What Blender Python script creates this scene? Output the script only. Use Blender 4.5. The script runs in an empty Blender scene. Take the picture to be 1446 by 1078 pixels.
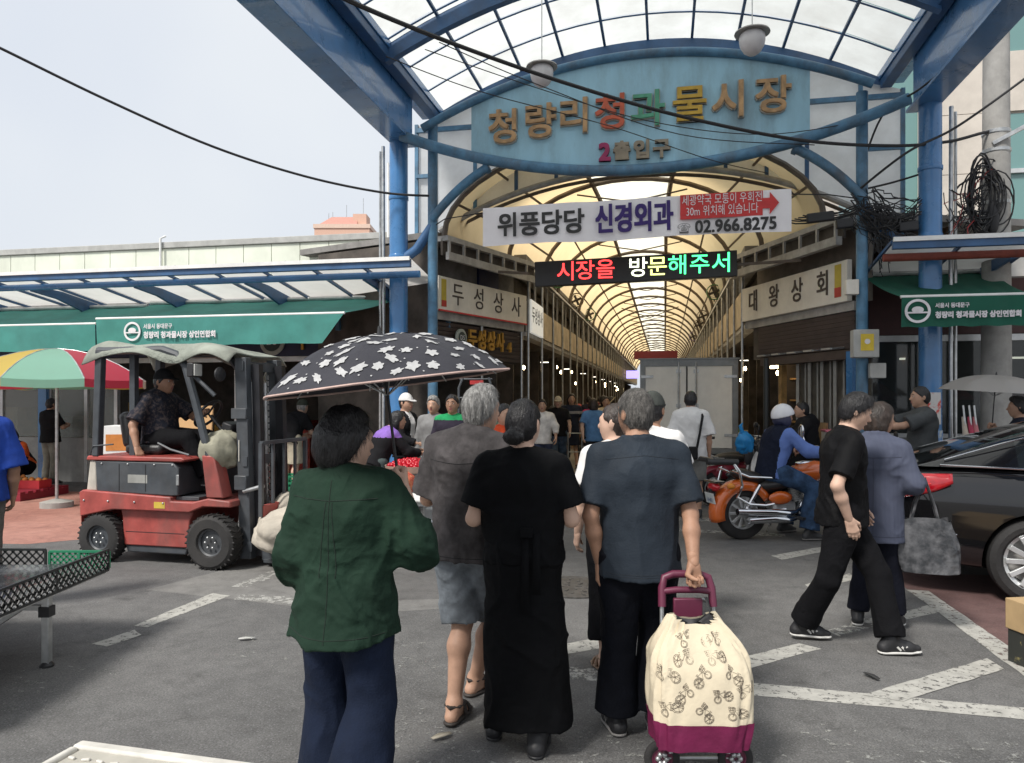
import bpy, math, random
import numpy as np
from mathutils import Vector, Matrix, Euler
R = math.radians
random.seed(7)
scene = bpy.context.scene
col = scene.collection
# ---------------------------------------------------------------- camera
cam_d = bpy.data.cameras.new('camera')
cam = bpy.data.objects.new('camera', cam_d); col.objects.link(cam)
cam_d.sensor_width = 36; cam_d.lens = 26.39; cam_d.shift_y = 0.0159
cam_d.clip_start = 0.05; cam_d.clip_end = 2000
cam.location = (0, 0, 1.6); cam.rotation_euler = (R(90), 0, 0)
scene.camera = cam
# ---------------------------------------------------------------- world: bright hazy overcast
world = bpy.data.worlds.new('World'); scene.world = world; world.use_nodes = True
wn = world.node_tree; wn.nodes.clear()
wo = wn.nodes.new('ShaderNodeOutputWorld')
sky = wn.nodes.new('ShaderNodeTexSky'); sky.sky_type = 'NISHITA'; sky.sun_disc = False
sky.sun_elevation = R(50); sky.sun_rotation = R(222); sky.dust_density = 4.0; sky.air_density = 1.5
b1 = wn.nodes.new('ShaderNodeBackground'); b1.inputs['Strength'].default_value = 0.06
wn.links.new(sky.outputs[0], b1.inputs['Color'])
tc = wn.nodes.new('ShaderNodeTexCoord')
nz = wn.nodes.new('ShaderNodeTexNoise'); nz.inputs['Scale'].default_value = 2.2; nz.inputs['Detail'].default_value = 3
wn.links.new(tc.outputs['Generated'], nz.inputs['Vector'])
cr = wn.nodes.new('ShaderNodeValToRGB')
cr.color_ramp.elements[0].position = 0.3; cr.color_ramp.elements[0].color = (0.74, 0.79, 0.88, 1)
cr.color_ramp.elements[1].position = 0.75; cr.color_ramp.elements[1].color = (0.88, 0.91, 0.94, 1)
wn.links.new(nz.outputs['Fac'], cr.inputs['Fac'])
b2 = wn.nodes.new('ShaderNodeBackground'); b2.inputs['Strength'].default_value = 0.68
wn.links.new(cr.outputs[0], b2.inputs['Color'])
mx = wn.nodes.new('ShaderNodeMixShader'); mx.inputs[0].default_value = 0.85
wn.links.new(b1.outputs[0], mx.inputs[1]); wn.links.new(b2.outputs[0], mx.inputs[2])
wn.links.new(mx.outputs[0], wo.inputs['Surface'])
# ---------------------------------------------------------------- sun behind thin cloud
sd = bpy.data.lights.new('sun', 'SUN'); sd.energy = 2.6; sd.angle = R(12); sd.color = (1, 0.96, 0.9)
sun = bpy.data.objects.new('sun', sd); col.objects.link(sun)
_az = R(222); _el = R(50)
_d = Vector((math.sin(_az)*math.cos(_el), math.cos(_az)*math.cos(_el), math.sin(_el)))
sun.rotation_euler = _d.to_track_quat('Z', 'Y').to_euler(); sun.location = (0, 0, 30)
scene.view_settings.view_transform = 'Standard'; scene.view_settings.look = 'None'
scene.view_settings.exposure = 0.68; scene.view_settings.gamma = 1; scene.view_settings.use_curve_mapping = False
scene.cycles.max_bounces = 8; scene.cycles.transparent_max_bounces = 12
scene.cycles.sample_clamp_indirect = 4
# ---------------------------------------------------------------- materials
MATS = {}
def _node(nt, t, **kw):
    n = nt.nodes.new(t)
    for k, v in kw.items(): setattr(n, k, v)
    return n
def mat(name, c, rough=0.6, metal=0.0, var=0.12, vscale=6.0, bump=0.0, bscale=60.0, dirt=0.0, spec=0.5,
        coat=0.0, sheen=0.0, trans=0.0, stretch=(1, 1, 1), emit=None, estr=0.0, alpha=1.0, c2=None, thr=(0.35, 0.65), wrinkle=0.0, wscale=7.0, wstretch=(1, 1, 0.7)):
    """procedural principled material: two-scale colour variation, optional grime and fine relief"""
    if name in MATS: return MATS[name]
    m = bpy.data.materials.new(name); m.use_nodes = True; nt = m.node_tree; N = nt.nodes; L = nt.links
    p = N['Principled BSDF']
    tco = _node(nt, 'ShaderNodeTexCoord'); mp = _node(nt, 'ShaderNodeMapping')
    mp.inputs['Scale'].default_value = stretch
    L.new(tco.outputs['Object'], mp.inputs['Vector'])
    n1 = _node(nt, 'ShaderNodeTexNoise'); n1.inputs['Scale'].default_value = vscale; n1.inputs['Detail'].default_value = 6
    n1.inputs['Roughness'].default_value = 0.6
    L.new(mp.outputs[0], n1.inputs['Vector'])
    ramp = _node(nt, 'ShaderNodeValToRGB')
    a = tuple(max(0, x*(1-var)) for x in c) if c2 is None else c
    b = tuple(min(1, x*(1+var)) for x in c) if c2 is None else c2
    ramp.color_ramp.elements[0].position = thr[0]; ramp.color_ramp.elements[0].color = (*a, 1)
    ramp.color_ramp.elements[1].position = thr[1]; ramp.color_ramp.elements[1].color = (*b, 1)
    L.new(n1.outputs['Fac'], ramp.inputs['Fac'])
    cur = ramp.outputs[0]
    if dirt > 0:
        n2 = _node(nt, 'ShaderNodeTexNoise'); n2.inputs['Scale'].default_value = vscale*0.37; n2.inputs['Detail'].default_value = 8
        n2.inputs['Roughness'].default_value = 0.7
        mp2 = _node(nt, 'ShaderNodeMapping'); mp2.inputs['Scale'].default_value = (1, 1, 0.35)
        L.new(tco.outputs['Object'], mp2.inputs['Vector']); L.new(mp2.outputs[0], n2.inputs['Vector'])
        r2 = _node(nt, 'ShaderNodeValToRGB'); r2.color_ramp.elements[0].position = 0.48; r2.color_ramp.elements[1].position = 0.75
        r2.color_ramp.elements[1].color = (dirt, dirt, dirt, 1)
        L.new(n2.outputs['Fac'], r2.inputs['Fac'])
        mm = _node(nt, 'ShaderNodeMix', data_type='RGBA')
        L.new(r2.outputs[0], mm.inputs[0]); L.new(cur, mm.inputs[6]); mm.inputs[7].default_value = (0.09, 0.08, 0.07, 1)
        cur = mm.outputs[2]
    L.new(cur, p.inputs['Base Color'])
    rr = _node(nt, 'ShaderNodeMapRange'); rr.inputs['To Min'].default_value = max(0.02, rough*0.8); rr.inputs['To Max'].default_value = min(1, rough*1.2)
    L.new(n1.outputs['Fac'], rr.inputs['Value']); L.new(rr.outputs[0], p.inputs['Roughness'])
    p.inputs['Metallic'].default_value = metal
    p.inputs['Specular IOR Level'].default_value = spec
    p.inputs['Coat Weight'].default_value = coat
    p.inputs['Sheen Weight'].default_value = sheen
    p.inputs['Transmission Weight'].default_value = trans
    p.inputs['Alpha'].default_value = alpha
    if emit: p.inputs['Emission Color'].default_value = (*emit, 1); p.inputs['Emission Strength'].default_value = estr
    if bump > 0:
        n3 = _node(nt, 'ShaderNodeTexNoise'); n3.inputs['Scale'].default_value = bscale; n3.inputs['Detail'].default_value = 4
        L.new(mp.outputs[0], n3.inputs['Vector'])
        bp = _node(nt, 'ShaderNodeBump'); bp.inputs['Strength'].default_value = bump; bp.inputs['Distance'].default_value = 0.01
        L.new(n3.outputs['Fac'], bp.inputs['Height']); L.new(bp.outputs[0], p.inputs['Normal'])
        if wrinkle > 0:      # creased cloth: ridged, warped noise
            mw = _node(nt, 'ShaderNodeMapping'); mw.inputs['Scale'].default_value = wstretch; L.new(tco.outputs['Object'], mw.inputs['Vector'])
            hs = []
            for k, (sc_, wt) in enumerate(((wscale, 1.0), (wscale*2.3, 0.45))):
                nw = _node(nt, 'ShaderNodeTexNoise'); nw.inputs['Scale'].default_value = sc_; nw.inputs['Detail'].default_value = 1.5; nw.inputs['Distortion'].default_value = 1.2
                L.new(mw.outputs[0], nw.inputs['Vector'])
                s1 = _node(nt, 'ShaderNodeMath', operation='SUBTRACT'); L.new(nw.outputs['Fac'], s1.inputs[0]); s1.inputs[1].default_value = 0.5
                s2 = _node(nt, 'ShaderNodeMath', operation='ABSOLUTE'); L.new(s1.outputs[0], s2.inputs[0])
                s3 = _node(nt, 'ShaderNodeMath', operation='MULTIPLY'); L.new(s2.outputs[0], s3.inputs[0]); s3.inputs[1].default_value = -wt; hs.append(s3)
            ad0 = _node(nt, 'ShaderNodeMath', operation='ADD'); L.new(hs[0].outputs[0], ad0.inputs[0]); L.new(hs[1].outputs[0], ad0.inputs[1])
            nm = _node(nt, 'ShaderNodeTexNoise'); nm.inputs['Scale'].default_value = 3.5; nm.inputs['Detail'].default_value = 1; L.new(tco.outputs['Object'], nm.inputs['Vector'])
            rm = _node(nt, 'ShaderNodeMapRange'); rm.inputs['From Min'].default_value = 0.42; rm.inputs['From Max'].default_value = 0.68; L.new(nm.outputs['Fac'], rm.inputs['Value'])
            ad = _node(nt, 'ShaderNodeMath', operation='MULTIPLY'); L.new(ad0.outputs[0], ad.inputs[0]); L.new(rm.outputs[0], ad.inputs[1])
            b2_ = _node(nt, 'ShaderNodeBump'); b2_.inputs['Strength'].default_value = min(1.0, wrinkle); b2_.inputs['Distance'].default_value = 0.09*max(1.0, wrinkle)
            L.new(ad.outputs[0], b2_.inputs['Height']); L.new(bp.outputs[0], b2_.inputs['Normal']); L.new(b2_.outputs[0], p.inputs['Normal'])
    MATS[name] = m
    return m
def mat_translucent(name, c, tr=0.6, var=0.1, vscale=2.0, rough=0.4, dirt=0.25, dirtcol=(0.25, 0.23, 0.2)):
    """thin sheet that glows when lit from behind (roof sheeting, membrane, parasol cloth)"""
    if name in MATS: return MATS[name]
    m = bpy.data.materials.new(name); m.use_nodes = True; nt = m.node_tree; N = nt.nodes; L = nt.links
    p = N['Principled BSDF']; p.inputs['Roughness'].default_value = rough
    out = N['Material Output']
    tco = _node(nt, 'ShaderNodeTexCoord')
    n1 = _node(nt, 'ShaderNodeTexNoise'); n1.inputs['Scale'].default_value = vscale; n1.inputs['Detail'].default_value = 8
    n1.inputs['Roughness'].default_value = 0.65
    L.new(tco.outputs['Object'], n1.inputs['Vector'])
    r = _node(nt, 'ShaderNodeValToRGB'); r.color_ramp.elements[0].position = 0.3; r.color_ramp.elements[1].position = 0.7
    d = tuple(x*(1-dirt)+y*dirt for x, y in zip(c, dirtcol))
    r.color_ramp.elements[0].color = (*d, 1); r.color_ramp.elements[1].color = (*c, 1)
    L.new(n1.outputs['Fac'], r.inputs['Fac'])
    t = _node(nt, 'ShaderNodeBsdfTranslucent')
    L.new(r.outputs[0], t.inputs['Color']); L.new(r.outputs[0], p.inputs['Base Color'])
    ms = _node(nt, 'ShaderNodeMixShader'); ms.inputs[0].default_value = tr
    L.new(p.outputs[0], ms.inputs[1]); L.new(t.outputs[0], ms.inputs[2]); L.new(ms.outputs[0], out.inputs['Surface'])
    MATS[name] = m
    return m
def mat_glass(name, c=(0.5, 0.55, 0.55), see=0.35, rough=0.05):
    """window glass: a dark reflective skin that lets part of the view through"""
    if name in MATS: return MATS[name]
    m = bpy.data.materials.new(name); m.use_nodes = True; nt = m.node_tree; N = nt.nodes; L = nt.links
    p = N['Principled BSDF']; p.inputs['Roughness'].default_value = rough; p.inputs['Base Color'].default_value = (*c, 1)
    p.inputs['Specular IOR Level'].default_value = 0.8
    t = _node(nt, 'ShaderNodeBsdfTransparent'); t.inputs['Color'].default_value = (0.8, 0.85, 0.84, 1)
    ms = _node(nt, 'ShaderNodeMixShader'); ms.inputs[0].default_value = see
    L.new(p.outputs[0], ms.inputs[1]); L.new(t.outputs[0], ms.inputs[2]); L.new(ms.outputs[0], N['Material Output'].inputs['Surface'])
    MATS[name] = m
    return m
def mat_worn(name, c, wear=0.5, scale=9.0, rough=0.8):
    """road paint that has flaked off: noise decides where the asphalt below shows"""
    if name in MATS: return MATS[name]
    m = bpy.data.materials.new(name); m.use_nodes = True; nt = m.node_tree; N = nt.nodes; L = nt.links
    p = N['Principled BSDF']; p.inputs['Roughness'].default_value = rough
    tco = _node(nt, 'ShaderNodeTexCoord')
    n0 = _node(nt, 'ShaderNodeTexNoise'); n0.inputs['Scale'].default_value = 14; n0.inputs['Detail'].default_value = 8
    L.new(tco.outputs['Object'], n0.inputs['Vector'])
    r0 = _node(nt, 'ShaderNodeValToRGB'); r0.color_ramp.elements[0].color = (*[x*0.8 for x in c], 1); r0.color_ramp.elements[1].color = (*c, 1)
    r0.color_ramp.elements[0].position = 0.35; r0.color_ramp.elements[1].position = 0.62
    L.new(n0.outputs['Fac'], r0.inputs['Fac']); L.new(r0.outputs[0], p.inputs['Base Color'])
    n1 = _node(nt, 'ShaderNodeTexNoise'); n1.inputs['Scale'].default_value = scale; n1.inputs['Detail'].default_value = 12
    n1.inputs['Roughness'].default_value = 0.75
    L.new(tco.outputs['Object'], n1.inputs['Vector'])
    r1 = _node(nt, 'ShaderNodeValToRGB'); r1.color_ramp.elements[0].position = wear-0.03; r1.color_ramp.elements[1].position = wear+0.03
    L.new(n1.outputs['Fac'], r1.inputs['Fac'])
    t = _node(nt, 'ShaderNodeBsdfTransparent')
    ms = _node(nt, 'ShaderNodeMixShader')
    L.new(r1.outputs[0], ms.inputs[0]); L.new(t.outputs[0], ms.inputs[1]); L.new(p.outputs[0], ms.inputs[2])
    L.new(ms.outputs[0], N['Material Output'].inputs['Surface'])
    MATS[name] = m
    return m
def mat_ground(name, c1, c2, speck=0.5, wet=0.0):
    """asphalt: broad patches, aggregate speckle, cracks"""
    if name in MATS: return MATS[name]
    m = bpy.data.materials.new(name); m.use_nodes = True; nt = m.node_tree; N = nt.nodes; L = nt.links
    p = N['Principled BSDF']
    tco = _node(nt, 'ShaderNodeTexCoord')
    def noise(sc, det, ro=0.6):
        n = _node(nt, 'ShaderNodeTexNoise'); n.inputs['Scale'].default_value = sc; n.inputs['Detail'].default_value = det
        n.inputs['Roughness'].default_value = ro; L.new(tco.outputs['Object'], n.inputs['Vector']); return n
    big = noise(0.55, 8, 0.65)
    r = _node(nt, 'ShaderNodeValToRGB'); r.color_ramp.elements[0].position = 0.36; r.color_ramp.elements[1].position = 0.66
    r.color_ramp.elements[0].color = (*c1, 1); r.color_ramp.elements[1].color = (*c2, 1)
    L.new(big.outputs['Fac'], r.inputs['Fac'])
    fine = noise(95, 5, 0.85)
    fr = _node(nt, 'ShaderNodeMapRange'); fr.inputs['From Min'].default_value = 0.3; fr.inputs['From Max'].default_value = 0.75
    fr.inputs['To Min'].default_value = 1-speck; fr.inputs['To Max'].default_value = 1+speck*1.3
    L.new(fine.outputs['Fac'], fr.inputs['Value'])
    mu = _node(nt, 'ShaderNodeMix', data_type='RGBA', blend_type='MULTIPLY'); mu.inputs[0].default_value = 1
    L.new(r.outputs[0], mu.inputs[6]); L.new(fr.outputs[0], mu.inputs[7])
    midn = noise(7, 6, 0.7); mr = _node(nt, 'ShaderNodeMapRange'); mr.inputs['From Min'].default_value = 0.3; mr.inputs['From Max'].default_value = 0.7
    mr.inputs['To Min'].default_value = 0.80; mr.inputs['To Max'].default_value = 1.2; L.new(midn.outputs['Fac'], mr.inputs['Value'])
    mu0 = _node(nt, 'ShaderNodeMix', data_type='RGBA', blend_type='MULTIPLY'); mu0.inputs[0].default_value = 1
    L.new(mu.outputs[2], mu0.inputs[6]); L.new(mr.outputs[0], mu0.inputs[7]); mu = mu0
    # pale stone chips in the wearing course
    chip = _node(nt, 'ShaderNodeTexVoronoi'); chip.inputs['Scale'].default_value = 75; L.new(tco.outputs['Object'], chip.inputs['Vector'])
    cn = noise(60, 2); cth = _node(nt, 'ShaderNodeMath', operation='MULTIPLY'); L.new(cn.outputs['Fac'], cth.inputs[0]); cth.inputs[1].default_value = 0.62
    cl = _node(nt, 'ShaderNodeMath', operation='LESS_THAN'); L.new(chip.outputs['Distance'], cl.inputs[0]); L.new(cth.outputs[0], cl.inputs[1])
    cm = _node(nt, 'ShaderNodeMath', operation='MULTIPLY'); L.new(cl.outputs[0], cm.inputs[0]); cm.inputs[1].default_value = 0.5*speck
    ch = _node(nt, 'ShaderNodeMix', data_type='RGBA'); L.new(cm.outputs[0], ch.inputs[0]); L.new(mu.outputs[2], ch.inputs[6]); L.new(chip.outputs['Color'], ch.inputs[7])
    gy = _node(nt, 'ShaderNodeRGBToBW'); L.new(chip.outputs['Color'], gy.inputs[0])
    gm = _node(nt, 'ShaderNodeMath', operation='MULTIPLY'); L.new(gy.outputs[0], gm.inputs[0]); gm.inputs[1].default_value = 0.36
    L.new(gm.outputs[0], ch.inputs[7]); mu = ch
    # cracks
    wn_ = noise(3, 4)
    vv = _node(nt, 'ShaderNodeMix', data_type='RGBA'); vv.inputs[0].default_value = 0.18
    L.new(tco.outputs['Object'], vv.inputs[6]); L.new(wn_.outputs['Color'], vv.inputs[7])
    vo = _node(nt, 'ShaderNodeTexVoronoi', feature='DISTANCE_TO_EDGE'); vo.inputs['Scale'].default_value = 0.9
    L.new(vv.outputs[2], vo.inputs['Vector'])
    ck = _node(nt, 'ShaderNodeMapRange'); ck.inputs['From Min'].default_value = 0.0; ck.inputs['From Max'].default_value = 0.010
    ck.inputs['To Min'].default_value = 0.8; ck.inputs['To Max'].default_value = 1.0
    L.new(vo.outputs['Distance'], ck.inputs['Value'])
    mu2 = _node(nt, 'ShaderNodeMix', data_type='RGBA', blend_type='MULTIPLY'); mu2.inputs[0].default_value = 0.7
    L.new(mu.outputs[2], mu2.inputs[6]); L.new(ck.outputs[0], mu2.inputs[7])
    # oil and gum stains
    st = noise(1.7, 6, 0.75); sr = _node(nt, 'ShaderNodeValToRGB')
    sr.color_ramp.elements[0].position = 0.58; sr.color_ramp.elements[0].color = (1, 1, 1, 1)
    sr.color_ramp.elements[1].position = 0.72; sr.color_ramp.elements[1].color = (0.5, 0.5, 0.5, 1)
    L.new(st.outputs['Fac'], sr.inputs['Fac'])
    mu3 = _node(nt, 'ShaderNodeMix', data_type='RGBA', blend_type='MULTIPLY'); mu3.inputs[0].default_value = 1
    L.new(mu2.outputs[2], mu3.inputs[6]); L.new(sr.outputs[0], mu3.inputs[7])
    L.new(mu3.outputs[2], p.inputs['Base Color'])
    rr = _node(nt, 'ShaderNodeMapRange'); rr.inputs['To Min'].default_value = 0.62-wet; rr.inputs['To Max'].default_value = 0.95-wet
    L.new(big.outputs['Fac'], rr.inputs['Value']); L.new(rr.outputs[0], p.inputs['Roughness'])
    bp = _node(nt, 'ShaderNodeBump'); bp.inputs['Strength'].default_value = 0.55; bp.inputs['Distance'].default_value = 0.006
    L.new(fine.outputs['Fac'], bp.inputs['Height']); L.new(bp.outputs[0], p.inputs['Normal'])
    MATS[name] = m
    return m
def fabric(name, c, rough=0.9, var=0.18, vscale=9, bump=0.25, bscale=140, sheen=0.0, wrinkle=0.25, **kw):
    return mat(name, c, rough=rough, var=var, vscale=vscale, bump=bump, bscale=bscale, sheen=0.0, wrinkle=wrinkle, spec=0.12 if max(c) < 0.04 else 0.22, **kw)
def mat_stripes(name, c1, c2, scale=60, axis='Z', rough=0.85, checks=False, duty=0.5):
    if name in MATS: return MATS[name]
    m = bpy.data.materials.new(name); m.use_nodes = True; nt = m.node_tree; N = nt.nodes; L = nt.links
    p = N['Principled BSDF']; p.inputs['Roughness'].default_value = rough; p.inputs['Specular IOR Level'].default_value = 0.25
    tco = _node(nt, 'ShaderNodeTexCoord')
    def wv(ax):
        w = _node(nt, 'ShaderNodeTexWave', bands_direction=ax); w.inputs['Scale'].default_value = scale; w.inputs['Distortion'].default_value = 0.6
        w.inputs['Detail'].default_value = 1
        L.new(tco.outputs['Object'], w.inputs['Vector'])
        r = _node(nt, 'ShaderNodeValToRGB'); r.color_ramp.elements[0].position = duty-0.08; r.color_ramp.elements[1].position = duty+0.08
        L.new(w.outputs['Fac'], r.inputs['Fac']); return r.outputs[0]
    f = wv(axis)
    if checks:
        g = wv('X'); a = _node(nt, 'ShaderNodeMix', data_type='RGBA', blend_type='MULTIPLY'); a.inputs[0].default_value = 1
        L.new(f, a.inputs[6]); L.new(g, a.inputs[7]); f = a.outputs[2]
    mm = _node(nt, 'ShaderNodeMix', data_type='RGBA'); L.new(f, mm.inputs[0]); mm.inputs[6].default_value = (*c1, 1); mm.inputs[7].default_value = (*c2, 1)
    L.new(mm.outputs[2], p.inputs['Base Color'])
    MATS[name] = m
    return m
def mat_emit(name, c, s):
    if name in MATS: return MATS[name]
    m = bpy.data.materials.new(name); m.use_nodes = True
    p = m.node_tree.nodes['Principled BSDF']; p.inputs['Base Color'].default_value = (*c, 1)
    p.inputs['Emission Color'].default_value = (*c, 1); p.inputs['Emission Strength'].default_value = s
    MATS[name] = m
    return m
# ---------------------------------------------------------------- object helpers
BASE = {}
def tag(o, label=None, cat=None, group=None, kind=None):
    if label: o['label'] = label
    if cat: o['category'] = cat
    if group: o['group'] = group
    if kind: o['kind'] = kind
    return o
TH = R(11.5); GO = Vector((1.92, 10.75, 0))
def G(r, w, z=0):
    return Vector((GO.x + r*math.cos(TH) + w*math.sin(TH), GO.y - r*math.sin(TH) + w*math.cos(TH), z))
def thing(name, label, cat, loc=(0, 0, 0), rotz=0.0, group=None):
    o = bpy.data.objects.new(name, None); col.objects.link(o); o.empty_display_size = 0.2
    o.location = loc; o.rotation_euler = (0, 0, rotz)
    return tag(o, label, cat, group)
def gthing(name, label, cat, base, group=None):
    """a thing of the market street: its parts are given in the street's own frame (across, along, up)"""
    o = thing(name, label, cat, G(*base), -TH, group); BASE[o.name] = Vector(base)
    return o
class MB:
    def __init__(s): s.v = []; s.f = []; s.m = []
    def add(s, vs, fs, m=0):
        o = len(s.v); s.v += [tuple(x) for x in vs]; s.f += [tuple(i+o for i in f) for f in fs]; s.m += [m]*len(fs); return s
    def box(s, c, d, m=0, rot=None):
        x, y, z = d[0]/2, d[1]/2, d[2]/2
        vs = [Vector((i, j, k)) for k in (-z, z) for j in (-y, y) for i in (-x, x)]
        if rot is not None: vs = [rot @ v for v in vs]
        c = Vector(c)
        return s.add([v+c for v in vs], [(0, 2, 3, 1), (4, 5, 7, 6), (0, 1, 5, 4), (2, 6, 7, 3), (0, 4, 6, 2), (1, 3, 7, 5)], m)
    def bx(s, x0, x1, y0, y1, z0, z1, m=0):
        return s.box(((x0+x1)/2, (y0+y1)/2, (z0+z1)/2), (abs(x1-x0), abs(y1-y0), abs(z1-z0)), m)
    def bar(s, p, q, w, h, m=0, up=(0, 0, 1)):
        p = Vector(p); q = Vector(q); d = q-p; L_ = d.length
        if L_ < 1e-6: return s
        d /= L_; u = Vector(up)
        if abs(d.dot(u)) > 0.98: u = Vector((1, 0, 0))
        sx = d.cross(u).normalized(); uz = sx.cross(d)
        rot = Matrix((sx, d, uz)).transposed()
        return s.box((p+q)/2, (w, L_, h), m, rot)
    def tube(s, pts, r, n=10, m=0, cap=True, flat=None):
        pts = [Vector(p) for p in pts]; k = len(pts)
        rs = [r]*k if not hasattr(r, '__len__') else r
        t0 = (pts[1]-pts[0]).normalized()
        up = Vector((0, 0, 1)) if abs(t0.z) < 0.9 else Vector((1, 0, 0))
        x = t0.cross(up).normalized(); vs = []
        for i, p in enumerate(pts):
            t = (pts[min(i+1, k-1)]-pts[max(i-1, 0)])
            if t.length < 1e-9: t = t0
            t.normalize(); x = (x-t*x.dot(t)).normalized(); y = t.cross(x)
            for j in range(n):
                a = 2*math.pi*j/n
                vs.append(p+(x*math.cos(a)+y*math.sin(a))*rs[i])
        fs = [(i*n+j, i*n+(j+1) % n, (i+1)*n+(j+1) % n, (i+1)*n+j) for i in range(k-1) for j in range(n)]
        if cap: fs += [tuple(range(n-1, -1, -1)), tuple((k-1)*n+j for j in range(n))]
        return s.add(vs, fs, m)
    def lathe(s, prof, n=24, c=(0, 0, 0), M=None, m=0, sx=1, sy=1, ring=False):
        vs = []; c = Vector(c)
        for (r, z) in prof:
            for j in range(n):
                a = 2*math.pi*j/n; v = Vector((r*math.cos(a)*sx, r*math.sin(a)*sy, z))
                if M is not None: v = M @ v
                vs.append(v+c)
        k = len(prof)
        fs = [(i*n+j, i*n+(j+1) % n, (i+1)*n+(j+1) % n, (i+1)*n+j) for i in range(k-1) for j in range(n)]
        if ring: fs += [((k-1)*n+j, (k-1)*n+(j+1) % n, (j+1) % n, j) for j in range(n)]; return s.add(vs, fs, m)
        if prof[0][0] > 1e-5: fs.append(tuple(range(n-1, -1, -1)))
        if prof[-1][0] > 1e-5: fs.append(tuple((k-1)*n+j for j in range(n)))
        return s.add(vs, fs, m)
    def sph(s, c, r, m=0, nu=14, nv=8, M=None):
        if not hasattr(r, '__len__'): r = (r, r, r)
        vs = []; fs = []; c = Vector(c)
        for i in range(nv+1):
            ph = math.pi*i/nv
            for j in range(nu):
                a = 2*math.pi*j/nu
                v = Vector((r[0]*math.sin(ph)*math.cos(a), r[1]*math.sin(ph)*math.sin(a), r[2]*math.cos(ph)))
                if M is not None: v = M @ v
                vs.append(v+c)
        for i in range(nv):
            for j in range(nu): fs.append((i*nu+j, (i+1)*nu+j, (i+1)*nu+(j+1) % nu, i*nu+(j+1) % nu))
        return s.add(vs, fs, m)
    def prism(s, poly, h, M=None, m=0):
        """polygon in local xy pushed along local z by h"""
        n = len(poly)
        vs = [Vector((x, y, 0)) for x, y in poly]+[Vector((x, y, h)) for x, y in poly]
        if M is not None: vs = [M @ v for v in vs]
        fs = [tuple(range(n-1, -1, -1)), tuple(range(n, 2*n))]+[(i, (i+1) % n, n+(i+1) % n, n+i) for i in range(n)]
        return s.add(vs, fs, m)
    def grid(s, fn, nu, nv, m=0, wrap=False):
        vs = [fn(i/(nu if wrap else nu-1) if wrap else i/(nu-1), j/(nv-1)) for j in range(nv) for i in range(nu)]
        e = nu if wrap else nu-1
        fs = [(j*nu+i, j*nu+(i+1) % nu, (j+1)*nu+(i+1) % nu, (j+1)*nu+i) for j in range(nv-1) for i in range(e)]
        return s.add(vs, fs, m)
    def build(s, name, mats, parent=None, loc=None, rot=None, smooth=40, bevel=0, solid=0, sub=0, gate=None):
        if not isinstance(mats, (list, tuple)): mats = [mats]
        me = bpy.data.meshes.new(name)
        b = None
        if parent is not None:
            q = parent
            while q is not None and b is None: b = BASE.get(q.name); q = q.parent
        elif gate is not None: b = Vector(gate)
        vs = s.v if b is None else [(v[0]-b.x, v[1]-b.y, v[2]-b.z) for v in s.v]
        me.from_pydata(vs, [], s.f)
        for mm in mats: me.materials.append(mm)
        if len(mats) > 1: me.polygons.foreach_set('material_index', s.m)
        if smooth:
            me.polygons.foreach_set('use_smooth', [True]*len(s.f))
            try: me.set_sharp_from_angle(angle=R(smooth))
            except Exception: pass
        me.update()
        o = bpy.data.objects.new(name, me); col.objects.link(o)
        if parent is not None: o.parent = parent
        if gate is not None: o.location = G(*gate); o.rotation_euler = (0, 0, -TH); BASE[o.name] = Vector(gate)
        if loc is not None: o.location = loc
        if rot is not None: o.rotation_euler = rot
        if solid:
            md = o.modifiers.new('solid', 'SOLIDIFY'); md.thickness = solid; md.offset = 0
        if sub:
            md = o.modifiers.new('sub', 'SUBSURF'); md.levels = sub; md.render_levels = sub
        if bevel:
            md = o.modifiers.new('bevel', 'BEVEL'); md.width = bevel; md.segments = 2; md.limit_method = 'ANGLE'; md.angle_limit = R(50)
        return o
def struct(o): o['kind'] = 'structure'; return o
def copy_tree(o, parent=None):
    c = o.copy(); col.objects.link(c)
    if parent is not None: c.parent = parent
    if o.name in BASE: BASE[c.name] = BASE[o.name]
    for ch in list(o.children): copy_tree(ch, c)
    return c
_txt = {}
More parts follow.
